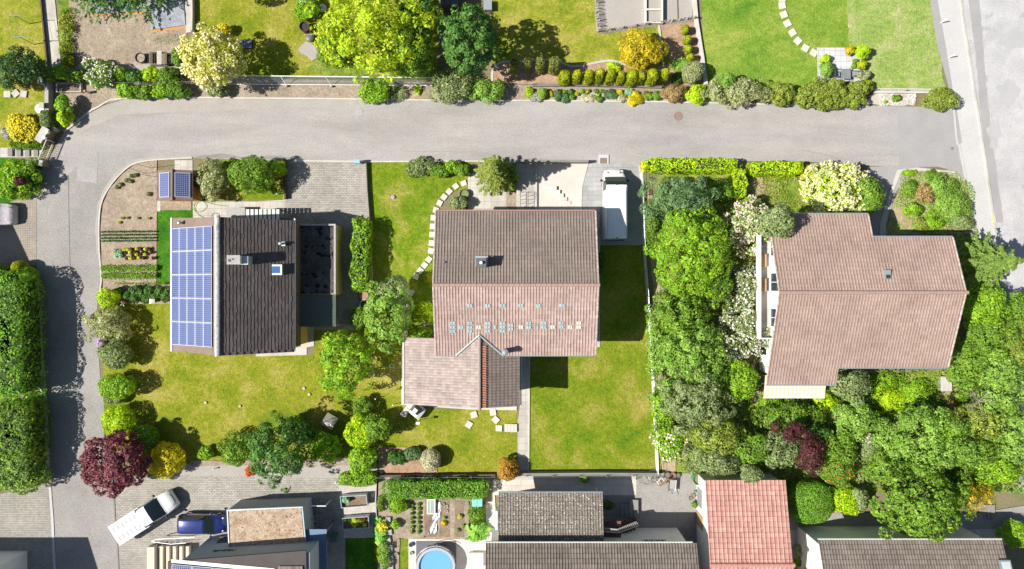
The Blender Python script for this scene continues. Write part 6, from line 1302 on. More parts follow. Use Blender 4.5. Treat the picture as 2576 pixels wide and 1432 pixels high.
strip('retaining_wall',[(131,206),(131,262),(134,318),(150,331)],.34,.75,MATS['stone_grey'],label='grey retaining wall between left garden and street bed',cat='wall')
strip('garden_wall',[(105,-60),(107,0),(116,90),(124,172)],.12,.32,MATS['dark_wood'],label='dark low edging wall beside the pale concrete path',cat='wall')
strip('garden_wall',[(95,690),(99,780),(107,880),(116,1016),(121,1098),(125,1205)],.2,.55,MATS['concrete'],label='low concrete wall under the lane hedge',cat='wall')
strip('garden_wall',[(720,403),(721,502)],.14,.5,MATS['dark_wood'],label='dark wooden edge wall beside the block-paved drive',cat='wall')
strip('garden_wall',[(921,410),(924,480),(930,560),(936,720)],.18,.45,MATS['grey_wood'],label='weathered sleeper wall between the block drive and the lawn',cat='wall')
strip('garden_wall',[(1742,-40),(1750,56),(1765,150),(1774,215)],.35,.3,MATS['kerb_stone'],label='pale stone edging wall along the fresh mown lawn',cat='wall')
strip('garden_wall',[(1340,217),(1440,217),(1560,219),(1662,222)],.16,.4,MATS['concrete_dark'],label='low wall below the row of golden dwarf conifers',cat='wall')
strip('garden_wall',[(1258,1189),(1500,1187),(1655,1188)],.25,.8,MATS['concrete_dark'],label='dark concrete wall closing the right lawn at the bottom',cat='wall'); strip('garden_wall',[(952,1193),(1100,1193),(1245,1191)],.14,.5,MATS['dark_wood'],label='dark timber edge above the clipped hedge block',cat='wall')
strip('garden_wall',[(948,1196),(946,1260),(950,1350)],.1,.25,MATS['concrete'],label='narrow concrete edge beside the metal planters',cat='wall'); strip('garden_wall',[(2195,231),(2280,231),(2345,232)],.4,.35,MATS['concrete_white'],label='white low wall above the rockery stones',cat='wall')
strip('garden_wall',[(1299,408),(1350,409),(1478,410)],.2,.9,MATS['concrete_dark'],label='dark retaining wall along the street above the forecourt',cat='wall')
strip('retaining_wall',[(487,-30),(488,40),(487,82)],.2,.5,MATS['concrete'],label='concrete wall at the right side of the vegetable plot',cat='wall')
o=thing('wall_steps','white concrete stepped cheek and pale steps in the sunken forecourt','steps',P(1390,500))
for k in range(6): xa=P(1373+9*k,0)[0]; ya=P(0,470+9*k)[1]; MB().box(xa,xa+.95,ya-.34,ya,.0,.05+.045*(6-k)).build('step',MATS['slab_white'],o)
o=thing('front_steps','pale front steps with a black handrail beside the soil bed','steps',P(1330,505))
for k in range(5): y0=P(0,484+9.5*k)[1]; MB().box(P(1305,0)[0],P(1348,0)[0],y0-.36,y0,0,.3-.05*k).build('step',MATS['slab_light'],o)
m=MB()
for xx in (1309,1328):
    for k in range(5): a=P(xx,486+9*k,.1); m.tube(a,(a[0],a[1],.95-.05*k),.018,.018,6)
a,b=P(1309,486),P(1309,524); m.tube((a[0],a[1],.95),(b[0],b[1],.75),.022); a,b=P(1328,486),P(1328,524); m.tube((a[0],a[1],.95),(b[0],b[1],.75),.022); m.build('handrail',MATS['black_plastic'],o)
# ================================================================ fences
def wire_fence(label, pts, h, post, mat, rails=(1.0,.66,.33), r=.012, pr=.035, name='wire_fence', ends=True):
    a0=P(*pts[0]); o=thing(name,label,'fence',(a0[0],a0[1],0)); Q=[Vector(P(*p)) for p in pts]; L=[(Q[i+1]-Q[i]).length for i in range(len(Q)-1)]; T_=sum(L); n=max(2,int(round(T_/post)))
    def at(d):
        for i,l in enumerate(L):
            if d<=l or i==len(L)-1: return Q[i].lerp(Q[i+1],min(1,d/l))
            d-=l
    m=MB()
    for f in rails: m.path([q+Vector((0,0,h*f)) for q in Q], r, 5)
    m.build('wires',mat,o)
    for k in range(n+1): q=at(T_*k/n); MB().tube(q,q+Vector((0,0,h+.05)),pr,pr,7).build('fence_post',mat,o)
    return o
wire_fence('wire fence with grey posts on the kerb between the right lawn and the tree border',[(1611,430),(1617,617),(1634,860),(1650,1187)],1.15,2.25,MATS['zinc'],(1,.75,.5,.25))
strip('fence_kerb',[(1611,418),(1619,617),(1638,860),(1654,1187)],.26,.16,MATS['concrete'],kind='structure')
wire_fence('wire fence standing on the dark wall at the bottom of the right lawn',[(1258,1191),(1500,1190),(1655,1190)],1.2,2.3,MATS['zinc'],(1,.5))
wire_fence('thin wire fence behind the clipped hedge block',[(952,1194),(1245,1192)],1.1,2.3,MATS['zinc'],(1,.5)); wire_fence('thin wire fence over the row of golden dwarf conifers',[(1340,217),(1662,222)],.85,3.2,MATS['steel'],(1,.5)); wire_fence('sagging wire fence behind the leafy street hedge',[(300,216),(560,214)],1.0,2.6,MATS['steel'],(1,.5)); wire_fence('wire fence on the white low wall by the corner lawn',[(2195,231),(2345,233)],.8,2.6,MATS['steel'],(1,.5))
# slanted white lattice fence of the north gardens
f=thing('lattice_fence','slanted white metal lattice fence along the north gardens above the street bed','fence',P(820,213)); n=5; xs=[556,706,819,931,1044,1092]
def lo_(x): return Vector(P(x+14,212+(x-556)*.006,.25))
def hi_(x): return Vector(P(x,190+(x-556)*.010,1.25))
m=MB(); m.path([lo_(x) for x in xs],.04); m.path([hi_(x) for x in xs],.045); m.build('rail',MATS['white_metal'],f); m=MB()
for t in np.linspace(.12,.88,7): m.path([lo_(x).lerp(hi_(x),t) for x in xs],.012,5)
for x in np.arange(560,1090,6.0): m.tube(lo_(x),hi_(x),.005,.005,4)
m.build('mesh',MATS['zinc'],f)
for x in xs:
    m=MB(); m.tube(lo_(x),hi_(x),.04,.04,7); m.tube(lo_(x)-Vector((0,0,.3)),lo_(x),.05,.05,7); m.build('fence_post',MATS['white_metal'],f)
m=MB(); 
for x in xs[:5]: q=lo_(x); m.box(q.x-.08,q.x+.08,q.y-.2,q.y-.05,0,.35)
m.build('footing',MATS['concrete'],f)
# hurdle fence
def hurdle(label, pts, h, n):
    a0=P(*pts[0]); o=thing('hurdle_fence',label,'fence',(a0[0],a0[1],0)); rg=random.Random(n); Q=[Vector(P(*p)) for p in pts]; m=MB()
    for i in range(len(Q)-1):
        d=(Q[i+1]-Q[i]); nn=Vector((-d.y,d.x,0)).normalized(); k=int(d.length/.085)
        for j in range(k):
            q=Q[i].lerp(Q[i+1],(j+rg.random()*.4)/k); dd=d.normalized(); s=rg.uniform(.8,1.1)
            m.tube(q-nn*.12-dd*.12*s+Vector((0,0,.02)),q+nn*.1+dd*.16*s+Vector((0,0,h*s)),.028,.02,5)
    m.build('rods',surf('silver_rods',[(.28,.25,.22),(.42,.39,.35),(.5,.47,.43)],scale=6,fine=.3,fscale=20),o)
    for i in range(len(Q)-1):
        for t in (0,.33,.66,1): q=Q[i].lerp(Q[i+1],t); MB().tube(q,q+Vector((0,0,h*1.1)),.045,.04,6).build('stake',MATS['dark_wood'],o)
hurdle('weathered hurdle fence along the left side of the sandy plot',[(1499,-50),(1500,40),(1506,84)],.85,5); hurdle('weathered hurdle fence along the bottom of the sandy plot',[(1506,84),(1600,70),(1690,58),(1746,50)],.7,7)
# ================================================================ stepping stones
def stones(pts, size, mat, fmt, group, cat='stepping stone', rnd=0, rot0=None):
    for k,(px,py) in enumerate(pts):
        x,y,_=P(px,py); i=min(k,len(pts)-2); a=P(*pts[i]); b=P(*pts[i+1]); an=math.atan2(b[1]-a[1],b[0]-a[0]) if rot0 is None else rot0+k*.7
        m=MB(); 
        if rnd: rg=random.Random(k+int(px)); m.prism([(x+size*.55*rg.uniform(.85,1.1)*math.cos(an+t*math.pi/4),y+size*.55*rg.uniform(.85,1.1)*math.sin(an+t*math.pi/4)) for t in range(8)],0,_sheet[0]+.02)
        else: m.obox((x,y,0),size,size*.95,_sheet[0]+.02,an)
        tag(m.build('stepping_stone',mat,None,(x,y,0)),fmt.format(ordn[k]),cat,group)
st1=surf('step_white',[(.50,.47,.41),(.60,.56,.5)],scale=2,fine=.15); 
stones([(1967,-2),(1967,15),(1971,38),(1980,60),(1993,83),(2006,104),(2025,122),(2046,134)],.60,st1,'{} square stepping stone from the top on the fresh lawn','stepping stones to the terrace')
mid=[(2090,415),(2010,445),(1945,497),(1893,552),(1848,613),(1810,685),(1785,762),(1778,848),(1773,930),(1768,1015),(1760,1095),(1740,1180),(1697,1238),(1653,1293),(1610,1350)]
low=[(1560,80),(1530,150),(1515,225),(1505,310),(1500,395),(1500,490)]
stones([(644+u/4,358+v/4) for u,v in mid]+[(644+u/4,716+v/4) for u,v in low],.50,st1,'{} white stepping stone from the patio on the curved path','curved stepping stone path')
stones([(1192,1043),(1180,1068),(1240,1037),(1247,1056),(1255,1077)],.58,st1,'{} cross-laid stone slab, left to right, below the annex','stone slabs below the annex',rot0=.3)
stones([(518,1013),(604,1022),(765,977),(778,992),],.24,MATS['concrete'],'{} small flat stone lying on the lawn, from the left','small stones on the lawn','stone',1,.2)
stones([(20,238),(41,236),(61,237)],.6,MATS['slab_light'],'{} slab from the left in the shaded corner garden','slabs in the corner garden','paving slab',0,0)
# ================================================================ garden things
surf('tarp_grey',[(.20,.22,.27),(.28,.30,.34),(.36,.38,.42)],scale=1.2,fine=.15,fscale=5,bump=1,bdist=.08,rough=.6)
def ground_cloth(label,pts,mat,h=.05,name='ground_sheet',cat='ground sheet'):
    q=PP(pts); x=sum(p[0] for p in q)/len(q); y=sum(p[1] for p in q)/len(q); n=14; a,b,c,d=[Vector(p) for p in q]; rg=random.Random(int(px_seed(pts))); m=MB(); vs=[]
    for j in range(n+1):
        for i in range(n+1):
            s,t=i/n,j/n; p=(a*(1-s)+b*s)*(1-t)+(d*(1-s)+c*s)*t; vs.append((p.x,p.y,_sheet[0]+.01+h*(rg.random()**2)))
    m.add(vs,[(j*(n+1)+i,j*(n+1)+i+1,(j+1)*(n+1)+i+1,(j+1)*(n+1)+i) for j in range(n) for i in range(n)]); o=m.build(name,mat,None,(x,y,0),True)
    if o.data.polygons[0].normal.z<0: o.data.flip_normals()
    return tag(o,label,cat)
def px_seed(p): return sum(a*3+b for a,b in p)
ground_cloth('grey weed sheet on the upper end of the vegetable plot',[(238,-20),(380,-20),(378,27),(229,37)],MATS['tarp_grey']); ground_cloth('wide grey weed sheet with rusty edge beside the plot wall',[(376,-20),(462,-20),(468,64),(381,77)],MATS['tarp_grey'])
o=strip('board_edge',[(228,40),(375,31)],.14,.06,MATS['orange_wood'],label='orange-brown board along the left weed sheet',cat='board'); o=strip('board_edge',[(380,80),(468,69),(467,84)],.16,.06,MATS['orange_wood'],label='orange-brown board below the wide weed sheet',cat='board')
crop_row('fine seedling rows in the small seed bed',386,466,100,.3,'grey',420,.07,.06,-2)
def ring_tub(px,py,r,h,mat,fill,label,name='planter',cat='planter',fm=None):
    x,y,_=P(px,py,h); o=thing(name,label,cat,(x,y,0)); MB().lathe((x,y,0),[(r*.88,0),(r,h),(r*.9,h),(r*.84,h*.75)],22).build('tub',mat,o); MB().disc((x,y,h*.78),r*.86,22).build('filling',fm or MATS['soil_tan'],o); return o
ring_tub(352,145,.46,.5,MATS['black_plastic'],0,'round black compost ring filled with dry soil','compost_ring','compost bin'); ring_tub(428,148,.42,.6,MATS['black_plastic'],0,'dark round tub right of the compost frame','tub','tub',MATS['soil_dark'])
x,y,_=P(396,146,.8); o=thing('compost_bin','grey slatted timber compost frame between two round tubs','compost frame',(x,y,0)); m=MB()
for k in range(4):
    z=.08+.2*k; m.box(x-.7,x+.7,y-.56,y-.52,z,z+.14); m.box(x-.7,x+.7,y+.52,y+.56,z,z+.14); m.box(x-.72,x-.68,y-.5,y+.5,z,z+.14); m.box(x+.68,x+.72,y-.5,y+.5,z,z+.14)
m.build('slats',MATS['grey_wood'],o); m=MB()
for k in range(4): m.box(x+.02+.1*k,x+.1+.1*k,y-.6,y+.6,.86,.89)
m.build('lid',surf('grey_board',[(.45,.43,.4),(.55,.53,.5)],scale=3),o); MB().box(x-.66,x+.66,y-.5,y+.5,0,.4).build('compost',MATS['soil_dark'],o)
o=thing('raised_bed','concrete raised bed of dark soil beside the retaining wall','raised bed',P(172,220)); x0,y1,_=P(141,208,.4); x1,y0,_=P(203,232,.4); m=MB(); m.box(x0,x1,y0,y0+.1,0,.4); m.box(x0,x1,y1-.1,y1,0,.4); m.box(x0,x0+.1,y0+.1,y1-.1,0,.4); m.box(x1-.1,x1,y0+.1,y1-.1,0,.4); m.build('frame',MATS['concrete'],o); MB().box(x0+.1,x1-.1,y0+.1,y1-.1,0,.3).build('soil_fill',MATS['soil_dark'],o)
x,y,_=P(213,229,.7); o=thing('garden_ornament','small white garden figure with an orange top on the street bed','ornament',(x,y,0)); MB().tube((x,y,0),(x,y,.55),.13,.10,12).build('figure',MATS['white_paint'],o); MB().ball((x,y,.66),.13,12,8).build('top',plain('orange_paint',(.6,.25,.1),.6),o)
x,y,_=P(99,273,.74); o=thing('garden_table','round white garden table in the left garden','table',(x,y,0)); MB().lathe((x,y,0),[(.4,.70),(.41,.74),(.03,.745)],28).build('tabletop',MATS['white_paint'],o); MB().tube((x,y,0),(x,y,.7),.04,.04).build('leg',MATS['white_metal'],o); MB().disc((x,y,.748),.035,10).build('parasol_hole',MATS['zinc_dark'],o)
o=thing('washing_line','grey washing line of two T-posts on the corner lawn','washing line',P(80,85))
for (bx,by,tx,ty) in ((75,60,37,38),(86,112,48,86)):
    b=P(bx,by); MB().tube(b,(b[0],b[1],1.9),.04,.04,8).tube((b[0]-.55,b[1],1.9),(b[0]+.55,b[1],1.93),.03,.03,6).build('t_post',MATS['zinc'],o)
a,b=P(75,60),P(86,112); m=MB()
for d in (-.5,0,.5): m.tube((a[0]+d,a[1],1.92),(b[0]+d,b[1],1.92),.008,.008,4)
m.build('line',MATS['zinc_dark'],o)
x,y,_=P(765,67,.5); o=ring_tub(765,66,.46,.75,MATS['rust'],0,'open rusty fire barrel on the north lawn','fire_barrel','barrel',MATS['black_plastic'])
x,y,_=P(780,94,.4); o=thing('fire_bowl','grey lidded barrel with a white pole across it','barrel',(x,y,0)); MB().lathe((x,y,0),[(.3,0),(.38,.35),(.36,.5),(.2,.58),(.001,.6)],20).build('drum',MATS['zinc_dark'],o); MB().tube((x-.5,y+.1,.62),(x+.5,y+.22,.62),.02).build('pole',MATS['pale_wood'],o)
x,y,_=P(619,110,.3); o=thing('solar_module','dark square solar module lying on the shaded lawn','solar panel',(x,y,0)); MB().box(x-.5,x+.5,y-.38,y+.38,.2,.26).build('frame',MATS['black_plastic'],o); MB().box(x-.46,x+.46,y-.34,y+.34,.25,.266).build('cell_sheet',MATS['panel_dark'],o); MB().box(x-.3,x+.3,y-.2,y+.2,0,.2).build('foot',MATS['zinc_dark'],o)
o=tag(MB().tube(P(1113,118,0),P(1098,-5,3.2),.04,.04,8).build('pole',plain('pole_blue',(.12,.25,.42),.5),None,P(1113,118)),'thin blue pole leaning beside the tall dark green tree','pole')
o=thing('garden_hut','dark corrugated hut roof at the top edge','hut',P(1135,0)); x0,y1,_=P(1108,-45,2); x1,y0,_=P(1153,13,2); MB().box(x0+.1,x1-.1,y0+.1,y1,0,1.95).build('wall',MATS['dark_wood'],o); tile_slope('roof',(x0,y1,2.2),(1,0,0),x1-x0,Vector((0,-1,-.1)).normalized(),y1-y0,MATS['zinc_dark'],o,.14,2.2,'corr',.03,0,6)
o=thing('storage_box','grey storage box with a pale front beside the hut at the top edge','box',P(1228,14)); x,y,_=P(1227,12,.6); MB().box(x-.33,x+.33,y-.42,y+.42,0,.55).build('box',MATS['stone_grey'],o); MB().box(x-.36,x+.36,y-.45,y+.45,.55,.6).build('lid',MATS['zinc'],o)
for k,(px,py,r) in enumerate(((778,8,.35),(812,22,.4),(760,6,.3),(832,78,.42))): 
    x,y,_=P(px,py); rg=random.Random(k); tag(MB().ball((x,y,.12),r,9,6,.5).build('rock',MATS['stone_white'],None,(x,y,0)),('flat pale rock at the top edge left of the yellow-green tree','large pale rock under the yellow-green tree','small rock beside the undergrowth at the top edge','pale rock in the leafy undergrowth')[k],'rock')
# wooden raised frame in the sandy plot
x0,y1,_=P(1612,-12,.6); x1,y0,_=P(1668,58,.6); o=thing('raised_bed','tall pale wooden raised bed with two compartments in the sandy plot','raised bed',((x0+x1)/2,(y0+y1)/2,0)); m=MB(); m.box(x0+.4,x1,y0,y0+.12,0,.6); m.box(x0+.4,x1,y1-.12,y1,0,.6); m.box(x0+.4,x0+.52,y0+.12,y1-.12,0,.6); m.box(x1-.12,x1,y0+.12,y1-.12,0,.6); m.box(x0+.52,x1-.12,(y0+y1)/2-.08,(y0+y1)/2+.06,.3,.58); m.build('frame',surf('bleached_wood',[(.55,.52,.48),(.65,.62,.58)],scale=2,fine=.12,stretch=(1,6,1)),o); MB().box(x0+.52,x1-.12,y0+.12,y1-.12,0,.34).build('soil_fill',MATS['sand_dust'],o)
strip('board_edge',[(1703,-30),(1705,49)],.06,.12,MATS['dark_wood'],label='thin dark board standing in the sandy plot',cat='board')
# terrace furniture
x,y,_=P(2128,186,.72); o=thing('patio_table','dark glass patio table half hidden by the junipers','table',(x,y,0)); MB().box(x-.42,x+.42,y-.45,y+.45,.70,.735).build('tabletop',plain('smoke_glass',(.20,.21,.23),.25,0,.6),o)
for sx in (-.42,.42):
    for sy in (-.52,.52): MB().tube((x+sx,y+sy,0),(x+sx,y+sy,.7),.025,.025).build('leg',MATS['zinc_dark'],o)
def chair(px,py,rz,label):
    x,y,_=P(px,py,.45); o=thing('garden_chair',label,'chair',(x,y,0),rz); MB().box(-.24,.24,-.24,.24,.42,.46).local('seat',MATS['zinc'],o); MB().add([(-.24,-.24,.46),(.24,-.24,.46),(.24,-.38,1.0),(-.24,-.38,1.0),(-.24,-.27,.46),(.24,-.27,.46),(.24,-.41,1.0),(-.24,-.41,1.0)],[(3,2,1,0),(4,5,6,7),(0,1,5,4),(1,2,6,5),(2,3,7,6),(3,0,4,7)]).local('backrest',MATS['zinc_dark'],o)
    for sx in (-.21,.21):
        for sy in (-.21,.21): MB().tube((sx,sy,0),(sx,sy,.42),.02,.02,6).local('leg',MATS['zinc_dark'],o)
        MB().box(sx-.03,sx+.03,-.28,.22,.62,.65).local('armrest',MATS['zinc_dark'],o)
chair(2151,186,R(90),'dark garden chair on the right side of the patio table'); chair(2106,188,R(-90),'dark garden chair on the shaded left side of the patio table')
x,y,_=P(2151,216,.8); o=thing('grill','grey box grill among the junipers','grill',(x,y,0)); MB().box(x-.2,x+.2,y-.28,y+.28,.6,.85).build('firebox',MATS['zinc'],o); m=MB(); [m.box(x-.19+.06*k,x-.16+.06*k,y-.26,y+.26,.852,.87) for k in range(7)]; m.build('grate',MATS['zinc_dark'],o); MB().box(x-.15,x+.15,y-.2,y+.2,0,.6).build('stand',MATS['zinc_dark'],o)
for k,(px,py) in enumerate(((2071,150),(2073,180),(2133,131),(2152,160))): ring_tub(px,py,.2,.28,MATS['zinc'],0,('grey flowerpot of the lime globe bush','grey flowerpot of the drooping bush','grey flowerpot of the yellow-pink bush','grey flowerpot of the small green plants')[k],'flowerpot','flowerpot',MATS['soil_dark'])
# rockery stones: one carpet of rubble
def rubble(label,x0,x1,y0,y1,n,mat,smin,smax,seed,kind='stuff'):
    rg=random.Random(seed); m=MB()
    for k in range(n):
        x,y,_=P(rg.uniform(x0,x1),rg.uniform(y0,y1)); r=rg.uniform(smin,smax); b=rg.random()
        vs=[(x+r*rg.uniform(.7,1.1)*math.cos(t*math.pi/3+b),y+r*rg.uniform(.6,1)*math.sin(t*math.pi/3+b),rg.uniform(0,.04)) for t in range(6)]; vt=[(x+(p[0]-x)*.6,y+(p[1]-y)*.6,r*rg.uniform(.5,.9)) for p in vs]
        m.add(vs+vt,[(5,4,3,2,1,0)[::-1],(6,7,8,9,10,11)]+[(i,(i+1)%6,6+(i+1)%6,6+i) for i in range(6)])
    x,y,_=P(x0,y0); o=m.build('rubble_stones',mat,None,(x,y,0)); tag(o,label,'stones',None,kind)
surf('rubble',[(.30,.26,.22),(.48,.44,.40),(.62,.6,.57)],scale=3.5,fine=.3,fscale=9)
rubble('grey and brown rubble stones of the street corner rockery',2212,2300,238,263,230,MATS['rubble'],.08,.26,1); rubble('white rubble strip in front of the bottom right house',2020,2100,1336,1356,160,MATS['stone_white'],.08,.2,2); rubble('shaded rubble strip along the bottom right house',2110,2480,1336,1356,420,MATS['rubble'],.08,.24,3)
# bean poles
for k,(b,t) in enumerate((((382,423),(341,413)),((370,437),(327,424)),((392,445),(355,439)))):
    bb=P(*b); tt=P(t[0],t[1],2.7); tag(MB().tube(bb,tt,.02,.014,6).build('bean_pole',MATS['dark_wood'],None,bb),('upper','middle','lower')[k]+' thin dark bean pole at the tip of the vegetable plot','pole','bean poles')
# hose
def hose(label,pts,mat,r=.022):
    q=smooth_line([P(a,b,_sheet[0]+.03) for a,b in pts],6); o=MB().path(q,r,5).build('garden_hose',mat,None,q[0]); tag(o,label,'hose')
plain('hose_green',(.22,.45,.12),.5); hose('light green garden hose looped on the paving north of the solar house',[(571,519),(540,515),(510,507),(492,508),(485,520),(492,533),(510,530),(518,518),(508,507),(494,512),(489,525),(497,540),(512,548)],MATS['hose_green']); hose('short end of green hose against the house eave',[(530,548),(532,540),(540,536),(548,540),(549,548)],MATS['hose_green'])
x,y,_=P(308,765,.9); o=thing('windmill','colourful toy windmill on a stick beside the bright bush','ornament',(x,y,0)); MB().tube((x,y,0),(x,y,.85),.02).build('stick',MATS['wood'],o); m=MB()
for k in range(4): a=k*math.pi/2+.3; MB().add([(x,y,.88),(x+.26*math.cos(a),y+.26*math.sin(a),.86),(x+.24*math.cos(a+.5),y+.24*math.sin(a+.5),.93)],[(0,1,2)]).build('sail',MATS[('red_paint','white_paint','teal_plastic','yellow_paint')[k]],o)
x,y,_=P(382,758,1.2); o=thing('bird_house','little white bird house on a post at the potato rows','bird house',(x,y,0)); MB().tube((x,y,0),(x,y,1.0),.03).build('post',MATS['grey_wood'],o); MB().box(x-.14,x+.14,y-.12,y+.12,1.0,1.2).build('box',MATS['white_paint'],o); MB().add([(x-.24,y-.2,1.18),(x,y-.2,1.32),(x,y+.2,1.32),(x-.24,y+.2,1.18),(x+.24,y-.2,1.18),(x+.24,y+.2,1.18)],[(0,1,2,3),(1,4,5,2)]).build('roof',MATS['white_metal'],o)
# nest hut and fireplace on the lawn
x,y,_=P(826,1063,1.2); o=thing('nest_hut','small weathered wooden hut on the lawn throwing a square shadow','hut',(x,y,0),R(-30)); MB().box(-.45,.45,-.4,.4,.0,.75).local('wall',MATS['grey_wood'],o)
for s in (-1,1): MB().add([(-.55,0,1.3),(.55,0,1.3),(.55,s*.6,.72),(-.55,s*.6,.72),(-.55,0,1.25),(.55,0,1.25),(.55,s*.6,.67),(-.55,s*.6,.67)],[(0,1,2,3),(7,6,5,4),(0,4,5,1),(1,5,6,2),(2,6,7,3),(3,7,4,0)] if s<0 else [(3,2,1,0),(4,5,6,7),(1,5,4,0),(2,6,5,1),(3,7,6,2),(0,4,7,3)]).local('roof',MATS['grey_board'],o)
MB().add([(-.45,-.4,.75),(-.45,.4,.75),(-.45,0,1.24)],[(0,1,2)]).add([(.45,.4,.75),(.45,-.4,.75),(.45,0,1.24)],[(0,1,2)]).local('gable',MATS['dark_wood'],o)
x,y,_=P(1038,1041,.9); o=thing('garden_fireplace','white stone garden fireplace with chimney hood below the annex','fireplace',(x,y,0),R(-38)); MB().box(-.85,.75,-.15,.85,0,.8).box(-.85,-.35,-.75,-.152,0,.8).local('base',MATS['stone_white'],o); MB().add([(-.45,.1,.8),(.4,.1,.8),(.4,.85,.8),(-.45,.85,.8),(-.15,.35,1.7),(.15,.35,1.7),(.15,.75,1.7),(-.15,.75,1.7)],[(0,1,5,4),(1,2,6,5),(2,3,7,6),(3,0,4,7),(4,5,6,7)]).local('hood',MATS['zinc_dark'],o); MB().box(-.17,.17,.33,.77,1.7,2.0).local('chimney',MATS['stone_white'],o); MB().box(-.8,-.4,-.7,.1,.8,.84).local('worktop',MATS['concrete_white'],o); MB().box(.42,.74,-.1,.8,.8,.84).local('worktop',MATS['zinc'],o); MB().box(-.3,.35,-.155,-.12,.2,.7).local('firebox',MATS['black_plastic'],o)
x,y,_=P(1053,1070,1.5); b=P(1057,1056); o=thing('bird_feeder','white bird feeder on a thin pole beside the fireplace','bird feeder',b); MB().tube(b,(b[0],b[1],1.5),.02).build('pole',MATS['zinc_dark'],o); MB().box(b[0]-.16,b[0]+.16,b[1]-.1,b[1]+.1,1.5,1.62).build('tray',MATS['white_paint'],o)
for k,(px,py,lb) in enumerate(((944,1004,'slim garden light left of the annex on the lawn'),(952,1070,'slim garden light in the shade of the leafy tree'),(942,942,'slim white garden light under the apple tree'),(988,1020,'garden light with long shadow near the round bush'))):
    x,y,_=P(px,py,.7); o=thing('garden_light',lb,'garden light',(x,y,0)); MB().tube((x,y,0),(x,y,.6),.03,.03,8).build('post',MATS['steel'],o); MB().tube((x,y,.6),(x,y,.75),.05,.05,10).build('lamp',MATS['white_metal'],o)
o=ring_tub(984,920,.2,.3,MATS['white_metal'],0,'white pot with a small plant under the apple tree','flowerpot','flowerpot',MATS['leaf_bright'] if 'leaf_bright' in MATS else MATS['soil_dark'])
x,y,_=P(989,496,.1); tag(MB().ball((x,y,.09),.2,12,6,.5).build('lawn_lamp',MATS['stone_grey'],None,(x,y,0)),'small grey round stone on the lawn of the middle house','stone')
ring_tub(1168,488,.42,.5,MATS['dark_wood'],0,'round wooden barrel planter beside the curved stones','planter','planter',MATS['leaf_grey']); ring_tub(914,744,.5,.5,MATS['black_plastic'],0,'large dark planter at the lower end of the leafy hedge','planter','planter',MATS['mulch'])
x,y,_=P(918,767,.5); tag(MB().lathe((x,y,0),[(.48,0),(.5,.45),(.46,.45),(.45,.05)],24).build('tub',MATS['zinc'],None,(x,y,0)),'grey zinc ring tub below the large dark planter','tub')
# metal planters on the paving
def planter_box(pts,h,label):
    q=[P(a,b,h) for a,b in pts]; x=sum(p[0] for p in q)/4; y=sum(p[1] for p in q)/4; o=thing('planter_box',label,'planter',(x,y,0)); m=MB()
    for i in range(4):
        a,b=Vector(q[i]),Vector(q[(i+1)%4]); d=b-a; m.obox(((a.x+b.x)/2,(a.y+b.y)/2,0),d.length+.05,.05,h+.003*i,math.atan2(d.y,d.x))
    m.build('frame',MATS['zinc'],o); inn=[(x+(p[0]-x)*.97,y+(p[1]-y)*.95) for p in q]; MB().prism(inn,0,h-.32).build('soil_fill',MATS['soil_dark'],o)
planter_box([(856,1250),(921,1246),(924,1273),(859,1278)],.85,'upper metal planter box with one leafy plant'); planter_box([(861,1305),(926,1300),(928,1328),(863,1332)],.85,'lower metal planter box with lettuces')
plant('kale','grey-green kale in the corner of the upper planter box','kale',870,1258,9,7,1.0,LM['cabbage'],leaf=.18,parts=False,z0=.4,zc=.35,rz=.3,trunk=False)
for k,(px,py,r,c) in enumerate(((867,1309,4,'lettuce'),(879,1309,4,'lettuce'),(885,1316,4,'lettuce'),(891,1307,6,'lettuce'),(896,1315,7,'lettuce'),(891,1324,6,'lettuce'),(918,1322,5,'lettuce'),(918,1305,6,'red_lettuce'),(907,1312,8,'thuja'))):
    plant('lettuce',ordn[k]+' salad plant in the lower planter box, '+('lime green' if c=='lettuce' else 'dark red' if c=='red_lettuce' else 'yellow-green fennel'),'lettuce',px,py,r,r,.3,LM[c],leaf=.13,parts=False,z0=.5,group='salad plants in the lower planter',trunk=False,lob=7)
x,y,_=P(938,1246); tag(MB().lathe((x,y,0),[(.19,.0),(.19,.1),(.15,.13),(.001,.135)],20).build('ground_lamp',MATS['stone_white'],None,(x,y,0)),'pale round ground lamp in the shade of the upper planter','garden lamp')
# bicycles behind the grey garage
def bicycle(px,py,rz,tilt,mat,label):
    x,y,_=P(px,py,.3); o=thing('bicycle',label,'bicycle',(x,y,0),rz); o.rotation_euler=(tilt,0,rz)
    for wx in (-.52,.52):
        m=MB(); m.path([(wx+.33*math.cos(t*math.pi/10),0,.34+.33*math.sin(t*math.pi/10)) for t in range(21)],.022,6); w=m.local('wheel',MATS['tyre'],o); s=MB(); [s.tube((wx,0,.34),(wx+.32*math.cos(t*math.pi/5),0,.34+.32*math.sin(t*math.pi/5)),.004,.004,4) for t in range(10)]; s.local('spokes',MATS['steel'],w)
    m=MB(); m.tube((-.52,0,.34),(-.05,0,.30),.02); m.tube((-.05,0,.30),(-.22,0,.86),.022); m.tube((-.52,0,.34),(-.2,0,.78),.016); m.tube((-.05,0,.3),(.36,0,.82),.025); m.tube((-.2,0,.76),(.34,0,.88),.022); m.tube((.52,0,.34),(.34,0,.95),.022); m.local('frame',mat,o)
    MB().tube((.32,-.28,1.0),(.32,.28,1.0),.016).tube((.34,0,.92),(.32,0,1.0),.02).local('handlebar',MATS['steel'],o); MB().box(-.36,-.12,-.07,.07,.88,.93).local('saddle',MATS['black_plastic'],o)
